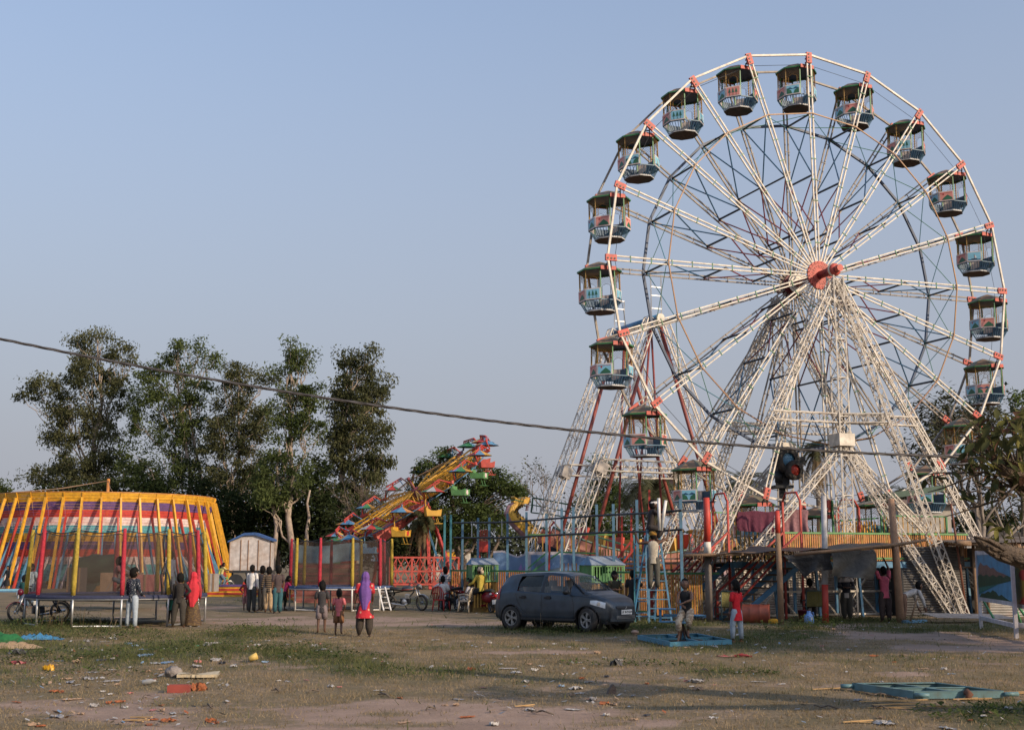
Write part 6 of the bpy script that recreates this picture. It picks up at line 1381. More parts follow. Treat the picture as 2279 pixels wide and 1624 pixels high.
        if hair == 'long': b.path([(hc + V((0, -.055, .02))) * H, (hc + V((0, -.085, -.03))) * H, (hc + V((0, -.08, -.12))) * H], [.028 * H, .03 * H, .012 * H], 8)
        b.build('hair', hair_m, t, (0, 0, 0))
    # upper garment
    if top is not None:
        b = MB(); n_ = 18; q = girth
        hx = max(.088 * flare, .108 if hem > .07 and blen > .6 else 0)
        ks = [(pel - V((0, 0, hem)), hx, hx * .8), (pel - V((0, 0, hem * .4)), .085 * (1 + (flare - 1) * .5), .068 * (1 + (flare - 1) * .5)), (pel + up * .06, .078, .058), (spn + up * .02, .080, .058), (chs, .094, .066), (pel + up * .275, .098, .060), (pel + up * .302, .075, .048), (pel + up * .318, .040, .036)]
        vs_ = []
        for k, (c, rx_, ry_) in enumerate(ks):
            for j in range(n_):
                a = math.tau * j / n_; fo = 1 + (.05 * math.sin(a * 5 + k) if k < 2 and flare > 1.1 else .02 * math.sin(a * 3 + k * 2)); vs_.append((c + rt * math.cos(a) * rx_ * fo * q + fw * math.sin(a) * ry_ * fo * q) * H)
        b.add(vs_, [(k*n_+j, k*n_+(j+1) % n_, (k+1)*n_+(j+1) % n_, (k+1)*n_+j) for k in range(len(ks)-1) for j in range(n_)], 0, True)
        if slv:
            for s in (-1, 1):
                p0 = sh[s] - rt * s * .025
                if slv == 'short': e = sh[s].lerp(el[s], .78); b.path([p0 * H, (sh[s] + V((0, 0, .002))) * H, sh[s].lerp(el[s], .4) * H, e * H], [.040 * H * q, .041 * H * q, .037 * H * q, .037 * H * q], 10)
                else: b.path([p0 * H, sh[s] * H, sh[s].lerp(el[s], .5) * H, el[s] * H, el[s].lerp(wr_[s], .5) * H, wr_[s] * H], [.038 * H * q, .039 * H * q, .034 * H * q, .031 * H, .027 * H, .024 * H], 10)
        b.build('shirt', top, t, (0, 0, 0))
    if bottom is not None:
        b = MB(); wq = bwid
        for s in (-1, 1):
            pts = [pel + rt * s * .028 + up * .03, hp[s], hp[s].lerp(kn[s], .5), kn[s]]; rd_ = [.052, .060, .052 * wq, .042 * wq]
            if blen > .55: f = (blen - .5) * 2; e = kn[s].lerp(an[s], min(1, f)); pts += [kn[s].lerp(e, .5), e]; rd_ += [.038 * wq * (1.08 if wq > 1.3 else 1), (.033 if wq < 1.3 else .026) * (wq if wq < 1.3 else 1)]
            else: pts[-1] = hp[s].lerp(kn[s], blen * 2); rd_[-1] = .05 * wq
            b.path([p * H for p in pts], [r_ * H for r_ in rd_], 12)
        b.ell((pel + up * .0) * H, (.088 * H, .064 * H, .062 * H), 14, 8)
        b.build('trousers' if blen > .6 else 'shorts', bottom, t, (0, 0, 0))
    if skirt is not None:
        m_, zl, r1 = skirt; b = MB(); n_ = 28; rows = 7; vs_ = []
        for k in range(rows):
            f = k / (rows - 1); z_ = hz + .03 - (hz + .03 - zl) * f; r_ = .075 + (r1 - .075) * f ** .8
            for j in range(n_): a = math.tau * j / n_; fo = 1 + .09 * f * math.sin(a * 9); vs_.append(V((math.cos(a) * r_ * fo, math.sin(a) * r_ * .8 * fo, z_)) * H)
        b.add(vs_, [(k*n_+j, (k+1)*n_+j, (k+1)*n_+(j+1) % n_, k*n_+(j+1) % n_) for k in range(rows-1) for j in range(n_)], 0, True); b.build('skirt', m_, t, (0, 0, 0))
    if scarf is not None:
        m_, zl, wd = scarf; b = MB(); R_ = 1.16 * hs
        def sf(u, v):
            if v < .4:
                a = (u - .5) * math.tau * .80 - math.pi / 2; th = v / .4 * math.pi * .62; p = hc + V((.056 * R_ * math.sin(th) * math.cos(a), .068 * R_ * math.sin(th) * math.sin(a), .082 * R_ * math.cos(th)))
            else:
                f = (v - .4) / .6; a = (u - .5) * math.tau * .80 - math.pi / 2; zt_ = hc.z - .03; p = V((math.cos(a) * (.06 + wd * math.sin(min(1, f * 2.2) * 1.57)) * (1 - .55 * f * f), hc.y + math.sin(a) * (.07 + .035 * min(1, f * 3)) - .02 * f, zt_ - (zt_ - zl) * f * (1 if math.sin(a) < .2 else .55)))
            p += V((0, .006 * math.sin(u * 30), 0)); return p * H
        b.grid(sf, 26, 20, 0); b.build('headscarf', m_, t, (0, 0, 0))
    if head_kit is not None:
        kd, m_ = head_kit; b = MB()
        if kd == 'band': b.lathe([(.059 * hs * H, -.012 * H), (.066 * hs * H, .0), (.066 * hs * H, .022 * H), (.058 * hs * H, .034 * H)], 16, 0, Matrix.Translation((hc + V((0, -.002, .022))) * H) @ Matrix.Rotation(.12, 4, 'X'), flat=1.15)
        elif kd == 'turban':
            b.ell((hc + V((0, -.006, .03))) * H, (.068 * H, .078 * H, .056 * H), 14, 9, 0, None, lambda p: p * (1 + .06 * math.sin(p.z * 110 / H + p.x * 40 / H)))
        else: b.ell((hc + V((0, -.004, .022))) * H, (.060 * H, .072 * H, .066 * H), 14, 8, 0); b.path([(hc + V((0, -.07, .0))) * H, (hc + V((0, -.075, -.07))) * H], [.04 * H, .03 * H], 8)
        b.build({'band': 'head_band', 'turban': 'turban', 'cap': 'cap'}[kd], m_, t, (0, 0, 0))
    if shoes is not None:
        for s in (-1, 1): b = MB(); b.path([(an[s] + V((0, -.03, -.030))) * H, (an[s] + V((0, .02, -.028))) * H, (toe[s] + V((0, .005, -.008))) * H], [.022 * H, .026 * H, .017 * H], 8, flat=.6); b.build('sandal', shoes, t, (0, 0, 0))
    return t
A = R(90)
dgrey = fab('charcoal_tee', (.035, .032, .034)); black_c = fab('black_cloth', (.013, .013, .015)); brown_c = fab('dark_brown_cloth', (.045, .034, .026)); jean_l = fab('pale_jeans', (.34, .39, .44)); jean_b = fab('blue_jeans', (.10, .14, .19)); kh = fab('khaki_cloth', (.42, .30, .18)); whitec = fab('white_cotton', (.60, .58, .56)); tealp = fab('teal_cloth', (.03, .10, .12))
W_F = ((.10, .28, -1), (.02, -.05, -1)); W_B = ((.06, -.12, -1), (.0, -.45, -1))
stand = lambda s=.0: ((.04, s, -1), (.02, -s * .4 - .02, -1))
# the walking family
person('woman in a long red tunic and purple headscarf walking away', GZ(811, 1416), 1.56, R(4), 1, pattern('red_print', (.48, .018, .03), (.55, .28, .2), 'dots', 9), 'short', .215, 1.5, brown_c, 1.0, 1.5, hair=None, scarf=(fab('purple_cloth', (.145, .065, .26)), .42, .055), la=((.30, .05, -1), (.12, .12, -1)), ra=((.16, .1, -1), (-.1, .7, -.7)), ll=((.10, .10, -1), (.05, -.02, -1)), rl=((.08, -.02, -1), (.02, -.12, -1)), shoes=brown_c, girth=1.12)
person('boy in a charcoal tee and grey shorts walking beside the small girl', GZ(715, 1408), 1.28, R(3), 1, dgrey, 'short', .10, 1.0, fab('mauve_grey_cloth', (.19, .15, .15)), .46, 1.15, hair='bushy', la=((.22, -.05, -1), (.05, .2, -1)), ra=((.22, .0, -1), (.06, .25, -1)), ll=((.05, -.03, -1), (.02, -.12, -1)), rl=((.04, .12, -1), (.0, -.05, -1)), hs=1.12)
person('small girl in a pink tee and brown shorts walking beside the woman', GZ(753, 1412), 1.10, R(0), 1, fab('pink_cotton', (.55, .14, .15)), 'short', .08, 1.0, fab('brown_gold_cloth', (.19, .085, .035)), .48, 1.3, hair='long', la=((.25, .05, -1), (.05, .2, -1)), ra=((.32, -.1, -1), (-.3, .45, -.7)), ll=((.05, .05, -1), (.02, -.05, -1)), rl=((.06, -.05, -1), (.05, -.55, -1)), hs=1.22)
# at the left trampoline
person('young man in a dark dotted shirt and pale jeans by the trampoline', GZ(292, 1398), 1.62, R(-25), 2, pattern('dotted_navy', (.018, .025, .04), (.5, .5, .5), 'dots', 22), 'long', .06, 1.0, jean_l, 1.0, 1.05, hair='bushy', la=((.2, -.05, -1), (-.1, .5, -.9)), ra=((.15, .1, -1), (-.2, .8, -.6)), ll=((.10, .0, -1), (.05, -.03, -1)), rl=((.10, -.02, -1), (.04, -.02, -1)), turn=R(-30), shoes=brown_c)
person('boy in dark brown clothes with hand on hip before the trampoline', GZ(397, 1396), 1.46, R(0), 1, fab('brown_black_shirt', (.025, .02, .017)), 'long', .05, 1.0, fab('dark_olive_cloth', (.04, .034, .026)), 1.0, 1.3, hair='bushy', ra=((.75, -.25, -.85), (-.9, .1, -.75)), la=((.15, .2, -1), (0, .3, -1)), ll=((.18, .03, -1), (.08, -.02, -1)), rl=((.08, .0, -1), (.02, -.02, -1)), hs=1.06)
person('woman under a red veil in a long brown skirt at the trampoline', GZ(427, 1393), 1.52, R(6), 1, fab('red_blouse', (.35, .03, .04)), 'long', .05, 1.0, skirt=(pattern('brown_skirt', (.07, .042, .025), (.13, .08, .03), 'camo', 14), .02, .17), hair=None, scarf=(fab('red_veil', (.52, .025, .04)), .36, .075), ra=((.2, .1, -1), (-.1, .4, -1)), shoes=brown_c)
person('toddler in a turquoise top half hidden beside the boy in brown', GZ(379, 1382), .86, R(10), 1, fab('turquoise_cotton', (.05, .30, .28)), 'long', .10, 1.1, black_c, .9, 1.1, hair='short', la=((.4, .3, -1), (.1, .5, -.8)), hs=1.35)
TZ = .85
person('child in red and grey crouching in a jump on the left trampoline', V((P(254, 1313, 36.4).x, 36.4, TZ + .05)), 1.22, R(-75), 1, fab('red_grey_tee', (.26, .10, .09)), 'short', .05, 1.0, fab('grey_shorts', (.10, .11, .12)), .48, 1.1, hair='bushy', hz=.34, lean=.25, ll=((.1, .95, -.35), (.02, -.75, -.75)), rl=((.12, .85, -.4), (.02, -.85, -.65)), la=((.3, .5, -.8), (.1, .8, -.3)), ra=((.35, .3, -.9), (.1, .8, -.3)), hs=1.18)
person('boy in a grey-blue shirt and jeans walking on the left trampoline', V((P(377, 1318, 36.2).x, 36.2, TZ)), 1.24, R(60), 1, fab('greyblue_shirt', (.17, .20, .28)), 'long', .07, 1.05, jean_b, 1.0, 1.0, hair='bushy', la=((.2, .2, -1), (-.1, .4, -.9)), ra=((.15, .0, -1), (0, .3, -1)), ll=((.06, .35, -1), (.02, -.35, -1)), rl=((.05, -.18, -1), (.0, -.35, -1)), hs=1.15, shoes=dgrey)
# group in the middle
person('young man in a white shirt and dark trousers in the standing group', GZ(559, 1362), 1.70, R(-20), 0, whitec, 'long', .02, 1.0, fab('dark_slate_cloth', (.03, .033, .035)), 1.0, 1.1, hair='short', la=((.12, .1, -1), (0, .2, -1)), ra=((.2, .0, -1), (.05, .1, -1)), ll=stand(.05), rl=stand(.0), nod=-.2)
person('child in a dark red jumper with hand on hip behind the white shirt', GZ(546, 1358), 1.16, R(-10), 1, fab('dark_red_jumper', (.20, .025, .035)), 'long', .05, 1.0, fab('mauve_print', (.22, .11, .11)), .62, 1.2, hair='short', la=((.7, -.2, -.8), (-.8, .2, -.8)), hs=1.15)
person('youth in a brown striped jumper and khaki trousers in the group', GZ(596, 1362), 1.62, R(8), 1, pattern('striped_jumper', (.020, .018, .016), (.22, .15, .09), 'stripes', 4.2), 'long', .07, 1.0, kh, .92, 1.15, hair='bushy', la=((.25, .0, -1), (.1, .25, -1)), ra=((.15, .1, -1), (0, .3, -1)))
person('youth in dark clothes holding a phone behind the striped jumper', GZ(581, 1359), 1.63, R(60), 1, fab('navy_black', (.018, .018, .028)), 'long', .05, 1.0, black_c, 1.0, 1.0, hair='bushy', la=((.2, .5, -.8), (.0, .9, .1)), ra=((.2, .5, -.9), (-.2, .9, .0)), nod=-.3)
person('youth in a brown-grey tee and teal trousers in the group', GZ(617, 1364), 1.65, R(25), 0, fab('brown_grey_tee', (.065, .045, .045)), 'short', .06, 1.05, tealp, 1.0, 1.2, hair='bushy', la=((.15, .05, -1), (-.05, .25, -1)), ra=((.2, .1, -1), (.0, .3, -1)), turn=.5, nod=-.2, shoes=brown_c)
person('child in a bright pink top stepping away behind the teal trousers', GZ(632, 1358), 1.28, R(-70), 1, fab('hot_pink', (.50, .03, .12)), 'long', .05, 1.0, fab('dark_green_trousers', (.03, .035, .025)), .85, 1.1, hair='long', lean=.3, ra=((.1, .6, -.7), (0, .6, -.7)), rl=((.05, -.5, -1), (.0, -.75, -.8)), ll=((.05, .2, -1), (0, -.1, -1)), hs=1.1, shoes=black_c)
# left edge
person('woman in a black dress standing at the far left boards', GZ(15, 1312), 1.56, R(150), 0, black_c, 'long', .05, 1.0, skirt=(black_c, .16, .14), hair='long', ra=((.25, .3, -1), (-.2, .7, -.6)))
person('man in a light blue shirt standing behind the red motorcycle', GZ(66, 1352), 1.72, R(170), 1, fab('pale_blue_shirt', (.42, .50, .55)), 'short', .05, 1.05, jean_b, 1.0, 1.0, hair='bushy', la=((.35, .1, -1), (.1, .2, -1)), ra=((.3, .15, -1), (.1, .4, -1)))
person('boy in a dark teal tee and black trousers at the far left', GZ(50, 1361), 1.30, R(-15), 1, fab('deep_teal_tee', (.01, .075, .075)), 'short', .10, 1.05, black_c, 1.0, 1.1, hair='bushy', la=((.15, .1, -1), (.05, .1, -1)), ra=((.15, .1, -1), (-.1, .5, -.7)), hs=1.15)
for (u, v, hh, m, lab, f) in ((170, 1302, 1.6, dgrey, 'dim figure in dark clothes standing far behind the left trampoline', 0), (117, 1306, 1.3, tealp, 'child in blue-green far behind the yellow trampoline post', 200), (147, 1306, 1.2, fab('dull_red', (.22, .05, .04)), 'child in dull red far behind the red trampoline post', 160)):
    person(lab, GZ(u, v), hh, R(f), 1, m, 'short', .05, 1.0, black_c, 1.0, 1.0, hair='short', hs=1.1)
# chairs, riders and bystanders in the middle distance
SIT = ((.10, 1, -.12), (.02, -.12, -1)); RIDE = ((.32, .9, -.35), (.02, -.25, -1))
person('man in a white shirt sitting in the red plastic chair', V((P(985, 1330, 46.5).x, 46.5, 0)), 1.66, R(-20), 1, whitec, 'short', .02, 1.05, black_c, 1.0, 1.1, hair='short', hz=.285, la=((.8, -.1, -.5), (.3, .3, -.6)), ra=((.3, .2, -.9), (0, .8, -.4)), ll=SIT, rl=SIT)
person('youth in a white striped tee leaning on the maroon motorcycle', V((P(990, 1340, 47.6).x, 47.6, 0)), 1.62, R(-5), 1, pattern('white_striped', (.50, .48, .48), (.25, .24, .26), 'stripes', 3.4), 'short', .04, 1.0, jean_b, 1.0, 1.0, hair='bushy', hz=.50, lean=.05, la=((.2, .2, -1), (0, .3, -1)), ra=((.15, .1, -1), (.0, .3, -1)), turn=.6)
person('woman in white and patterned skirt resting in the cream chair', V((P(1042, 1330, 45.2).x, 45.2, 0)), 1.5, R(60), 1, fab('white_blouse', (.45, .43, .45)), 'short', .02, 1.0, skirt=None, bottom=pattern('black_white_print', (.03, .03, .035), (.4, .4, .42), 'camo', 26), blen=1.0, bwid=1.6, hair='long', hz=.30, lean=-.25, ll=SIT, rl=SIT, la=((.2, .4, -.9), (-.2, .9, -.2)))
person('man in a yellow shirt and pale cap sitting on the red scooter', V((P(1069, 1340, 45.0).x, 45.0, 0)), 1.68, R(40), 1, fab('yellow_shirt', (.45, .34, .055)), 'long', .03, 1.1, black_c, 1.0, 1.1, hair='short', head_kit=('cap', fab('cream_cap', (.48, .38, .27))), hz=.48, la=((.3, .4, -.8), (0, .9, -.3)), ra=((.2, .3, -.9), (0, .7, -.5)), ll=RIDE, rl=RIDE, turn=.5)
person('teenager in an olive tee looking down beside the car bonnet', V((P(1369, 1350, 38.0).x, 38.0, 0)), 1.50, R(190), 1, fab('olive_tee', (.045, .040, .022)), 'short', .06, 1.0, dgrey, 1.0, 1.0, hair='bushy', la=((.25, .2, -.9), (-.5, .8, .1)), ra=((.25, .2, -.9), (-.5, .8, .1)), nod=-.35, hs=1.05)
person('youth in a black tee reaching to the blue ladder beside the car', V((P(1409, 1350, 37.6).x, 37.6, 0)), 1.56, R(-15), 1, black_c, 'short', .06, 1.05, fab('navy_trousers', (.02, .022, .035)), 1.0, 1.1, hair='short', ra=((.45, .5, -.7), (.3, .8, .15)), la=((.2, .0, -1), (.05, .2, -1)))
# workers on the ladder
LX = P(1450, 1250, 36.6).x
person('worker with a white headband sitting astride the top of the ladder', V((P(1446, 1176, 36.6).x, 36.6, P(1446, 1180, 36.6).z - .50)), 1.64, R(-80), 1, fab('brown_black_tee', (.030, .022, .020)), 'short', .03, 1.0, fab('dark_trousers', (.035, .028, .025)), .9, 1.1, hair='bushy', head_kit=('band', whitec), hz=.36, lean=.18, la=((.1, .85, -.35), (.0, .95, .2)), ra=((.1, .9, -.45), (.0, .95, .12)), ll=((.25, .85, -.2), (.02, -.3, -.9)), rl=((.2, .75, -.1), (.02, -.6, -.75)))
person('worker in a cream vest and mustard turban climbing the blue ladder', V((P(1455, 1312, 36.3).x, 36.25, P(1455, 1310, 36.3).z)), 1.68, R(-8), 1, fab('cream_vest', (.42, .37, .29)), None, .07, 1.05, fab('grey_green_trousers', (.075, .072, .060)), 1.0, 1.15, hair='short', head_kit=('turban', fab('mustard_cloth', (.30, .15, .02), dirt=(.12, .06, .01))), la=((.9, .3, -.1), (.3, .5, .9)), ra=((.75, .25, .35), (.25, .2, 1)), ll=stand(.02), rl=stand(.03))
b = MB(); b.tube(P(1467, 1168, 36.3), P(1466, 1110, 36.2), .048, n=8); b.tube(P(1469, 1166, 36.25), P(1480, 1116, 36.1), .042, n=8)
o = b.build('white_tube', whitec); o.data.transform(Matrix()); 
bpy.data.objects.remove(o)
for (u0, v0, u1, v1, lab) in ((1468, 1180, 1466, 1108, 'upright white tube held up by the two ladder workers'), (1472, 1180, 1482, 1113, 'slanting white tube held beside the upright one by the ladder workers')):
    b = MB(); b.tube(P(u0, v0, 36.1), P(u1, v1, 36.1), .045, n=8); tag(b.build('white_tube', MATS['white_tube']), lab, 'tube')
# swing seat boy, red shirt child, shade people
person('boy in a black vest and camouflage trousers sitting on the blue swing seat', V((P(1530, 1400, 27.7).x, 27.75, .12)), 1.42, R(160), 0, pattern('black_vest', (.014, .014, .016), (.5, .5, .5), 'stripes', .02), None, .09, 1.05, pattern('camouflage', (.30, .22, .15), (.52, .43, .32), 'camo', 9), .82, 1.25, hair='short', hz=.435, lean=.28, la=((.15, .75, -.7), (-.75, .6, -.3)), ra=((.1, .35, -1), (-.7, .7, -.3)), rl=((.18, .75, -.65), (.0, -.05, -1), (.1, .8, -.6)), ll=((.10, .8, -.6), (-.25, -.75, -.65), (.1, .5, -.9)), hs=1.1, nod=-.45, turn=R(12))
person('child in a bright red shirt and pale jeans watching the swing seat', GZ(1641, 1430), 1.34, R(40), 1, fab('bright_red_tee', (.60, .012, .022)), 'short', .15, 1.30, jean_l, .96, 1.1, hair='long', la=((.15, .1, -1), (.05, .2, -1)), ra=((.15, .0, -1), (.02, .1, -1)), ll=((.10, .12, -1), (.03, -.02, -1)), rl=((.06, -.10, -1), (.02, -.06, -1)), hs=1.2, shoes=fab('orange_sandal', (.30, .10, .05)))
person('man in a grey shirt sitting with his back turned in the green chair', V((P(1806, 1350, 39.2).x, 39.3, 0)), 1.64, R(-10), 1, fab('grey_beige_shirt', (.20, .17, .14)), 'short', .02, 1.1, dgrey, 1.0, 1.1, hair='short', hz=.29, ll=SIT, rl=SIT, la=((.4, .2, -.9), (0, .8, -.4)), ra=((.4, .2, -.9), (0, .8, -.4)), turn=-.5)
person('man in a navy jumper with a white band standing in the awning shade', V((P(1886, 1376, 38.9).x, 38.9, 0)), 1.60, R(170), 1, pattern('banded_jumper', (.018, .02, .03), (.42, .38, .36), 'stripes', .62), 'long', .07, 1.05, fab('brown_grey_trousers', (.055, .05, .042)), 1.0, 1.45, hair='short', la=((.25, .2, -.9), (-.6, .8, .0)), ra=((.25, .2, -.9), (-.6, .8, .0)))
person('man in a pink shirt reaching up to tie the awning', GZ(1972, 1385), 1.66, R(12), 1, fab('pink_red_shirt', (.48, .085, .13)), 'short', .07, 1.12, fab('dark_brown_trousers', (.045, .028, .024)), 1.0, 1.3, hair='short', la=((.32, .15, 1), (.05, .25, 1)), ra=((.12, .2, 1), (-.35, .2, 1)), ll=stand(.03), rl=stand(-.02))
person('man in a white shirt bending down behind the bare pole', GZ(2012, 1384), 1.62, R(-80), 1, fab('offwhite_shirt', (.48, .45, .42)), 'long', .02, 1.0, fab('brown_trousers', (.17, .095, .06)), 1.0, 1.15, hair='short', hz=.47, lean=1.25, la=((.1, .25, -1), (0, .35, -1)), ra=((.1, .45, -1), (0, .25, -1)), ll=((.1, .2, -1), (.02, -.28, -1)), rl=((.1, -.05, -1), (.02, -.15, -1)))
b = MB(); b.tube(P(2041, 1330, 36.5), P(2026, 1382, 36.6), .03, n=6); tag(b.build('spade_shaft', wood), 'short wooden shaft held by the bending man', 'tool')
# cyclists far behind
for (u, hh, m, lab) in ((486, 1.35, fab('lime_tee', (.42, .45, .10)), 'boy in a lime tee riding pillion on the green bicycle'), (492, 1.62, fab('pale_yellow_tee', (.50, .42, .16)), 'youth in a pale yellow tee pedalling the green bicycle')):
    person(lab, V((P(u, 1297, 80).x, 80 + (0 if u > 490 else .05), .28 if u < 490 else .16)), hh, R(-62), 1, m, 'short', .04, 1.1, jean_b, 1.0, 1.1, hair='short', hz=.5, lean=.2, la=((.15, .8, -.5), (0, .9, -.2)), ra=((.15, .8, -.5), (0, .9, -.2)), ll=((.15, .8, -.5), (0, -.2, -1)), rl=((.15, .55, -.85), (0, -.35, -1)))
bpy.context.view_layer.update(); dg = bpy.context.evaluated_depsgraph_get(); import bmesh
for (o, hme, sk) in PENDING:
    me = bpy.data.meshes.new_from_object(o.evaluated_get(dg)); bm = bmesh.new(); bm.from_mesh(me); bm.from_mesh(hme)
    for f in bm.faces: f.smooth = True; f.material_index = 0
    me2 = bpy.data.meshes.new('body'); bm.to_mesh(me2); bm.free(); me2.materials.append(sk); o.modifiers.clear(); o.data = me2; bpy.data.meshes.remove(me)
# ================================================================ CAR
def lerp_tab(tab, x):
    for (x0, v0), (x1, v1) in zip(tab, tab[1:]):
        if x <= x1: f = max(0, min(1, (x - x0) / (x1 - x0))); f = f * f * (3 - 2 * f) * .5 + f * .5; return v0 + (v1 - v0) * f
    return tab[-1][1]
TOPZ = [(-1.86, .66), (-1.83, .90), (-1.76, 1.04), (-1.52, 1.36), (-1.40, 1.44), (-.9, 1.49), (-.2, 1.515), (.3, 1.485), (.52, 1.43), (.80, 1.23), (1.10, 1.02), (1.4, .945), (1.62, .87), (1.76, .77), (1.83, .66), (1.86, .56)]
HALF = [(-1.86, .60), (-1.80, .72), (-1.6, .79), (-1.2, .835), (0, .845), (1.0, .84), (1.4, .80), (1.65, .70), (1.80, .55), (1.86, .42)]
BELT = [(-1.86, .64), (-1.70, .93), (-1.2, .98), (.0, .94), (.9, .91), (1.3, .86), (1.65, .78), (1.80, .64), (1.86, .54)]
def csec(x):
    w_, zt, zb_ = lerp_tab(HALF, x), lerp_tab(TOPZ, x), min(lerp_tab(BELT, x), lerp_tab(TOPZ, x) - .02); lo = .24 + (.04 if abs(x) > 1.7 else 0)
    gh_ = max(0, zt - zb_); wr_ = w_ * (.985 - .36 * min(1, gh_ / .55))
    pts = [(w_ * .90, lo), (w_ * .985, lo + .10), (w_ * 1.0, .50), (w_ * .985, (zb_ + .5) / 2 + .06), (w_ * .96, zb_)]
    if gh_ > .12: pts += [(w_ * .93, zb_ + .03), ((w_ * .93 + wr_) / 2 + .015, zb_ + gh_ * .5), (wr_, zt - .10), (wr_ * .9, zt - .03), (wr_ * .5, zt - .004), (0, zt)]
    else: pts += [(w_ * .90, zb_ + gh_ * .35), (w_ * .82, zb_ + gh_ * .65), (w_ * .66, zt - gh_ * .15), (w_ * .45, zt - .006), (w_ * .2, zt - .001), (0, zt)]
    return pts
def cpt(x, t):                                           # t 0..10 along the section
    p = csec(x); i = min(9, int(t)); f = t - i; return p[i][0] + (p[i+1][0] - p[i][0]) * f, p[i][1] + (p[i+1][1] - p[i][1]) * f
def ysurf(x, z):
    p = csec(x)
    for (y0, z0), (y1, z1) in zip(p, p[1:]):
        if z0 <= z <= z1 and z1 > z0: return y0 + (y1 - y0) * (z - z0) / (z1 - z0)
    return p[0][0] if z < p[0][1] else 0
car_paint = M('dusty_blue_grey_paint', (.046, .062, .080), .28, metal=.35, dirt=(.10, .085, .065), damt=.35, dscale=1.2)
glass = bpy.data.materials.new('tinted_glass'); glass.use_nodes = True; gb = glass.node_tree.nodes['Principled BSDF']; gb.inputs['Base Color'].default_value = (.10, .12, .125, 1); gb.inputs['Roughness'].default_value = .06; gb.inputs['Alpha'].default_value = .38
trim = M('black_trim', (.018, .018, .02), .5); lamp_m = M('headlamp_clear', (.60, .62, .64), .12, metal=.5); tail_m = M('tail_lamp_red', (.35, .015, .02), .2); alloy = M('dusty_alloy', (.32, .31, .29), .45, metal=.5); plate_m = M('plate_white', (.72, .72, .70), .5)
cnear = V((math.sin(R(0)), 0, 0)); chd = R(-37)
CC = V((1.42, 33.0, 0))
car = thing('parked_car', 'dusty blue-grey five-door hatchback parked on the grass with wheels turned', 'car', (CC.x, CC.y, gh(CC.x, CC.y) + .01), chd)
b = MB(); NX, NT = 124, 40
xs_ = [-1.86 + 3.72 * i / NX for i in range(NX + 1)]
for sgn in (-1, 1):
    vs_ = [(x, sgn * cpt(x, 10 * j / NT)[0], cpt(x, 10 * j / NT)[1]) for x in xs_ for j in range(NT + 1)]
    fs = []
    for i in range(NX):
        for j in range(NT):
            q = (i*(NT+1)+j, (i+1)*(NT+1)+j, (i+1)*(NT+1)+j+1, i*(NT+1)+j+1); cx_ = sum(vs_[k][0] for k in q) / 4; cy_ = abs(sum(vs_[k][1] for k in q) / 4); cz_ = sum(vs_[k][2] for k in q) / 4
            if cy_ > .5 and min((cx_ - 1.195) ** 2, (cx_ + 1.195) ** 2) + (cz_ - .30) ** 2 < .345 ** 2: continue
            if -1.02 < cx_ < .70 and 1.0 < cz_ < 1.39 and cy_ > .3 and 5.1 < 10 * (j + .5) / NT < 7.2: 
                if not (-.26 < cx_ < -.14): continue
            if .56 < cx_ < 1.06 and cy_ < .60 and 10 * (j + .5) / NT > 7: continue
            fs.append(q if sgn > 0 else q[::-1])
    b.add(vs_, fs, 0, True)
for e in (0, NX): ring = [(xs_[e], cpt(xs_[e], 10 * j / NT)[0], cpt(xs_[e], 10 * j / NT)[1]) for j in range(NT + 1)]; ring += [(p[0], -p[1], p[2]) for p in ring[-2::-1]]; b.add(ring, [tuple(range(len(ring)))], 0)
b.build('body', car_paint, car)
b = MB(); b.box((0, 0, .27), (3.4, 1.3, .12), 0)
for x in (-1.195, 1.195):
    for s in (-1, 1):
        b.lathe([(.345, -.12), (.36, .12)], 24, 0, Matrix.Translation((x, s * .66, .30)) @ Matrix.Rotation(R(90), 4, 'X'))
        b.path([(x + .355 * math.cos(a), s * (ysurf(x + .355 * math.cos(a), max(.3, .30 + .355 * math.sin(a))) - .0), .30 + .355 * math.sin(a)) for a in [R(-5 + i * 10) for i in range(20)]], .022, 5, 0)
b.build('wheel_arch', trim, car)
def patch(name, x0, x1, zlo, zhi, mat, par, s, nx=14, nz=6, off=.006):
    b = MB(); b.grid(lambda u, v: (lambda x: (lambda z: (x, s * (ysurf(x, z) + off), z))(zlo(x) + (zhi(x) - zlo(x)) * v))(x0 + (x1 - x0) * u), nx, nz, 0); return b.build(name, mat, par)
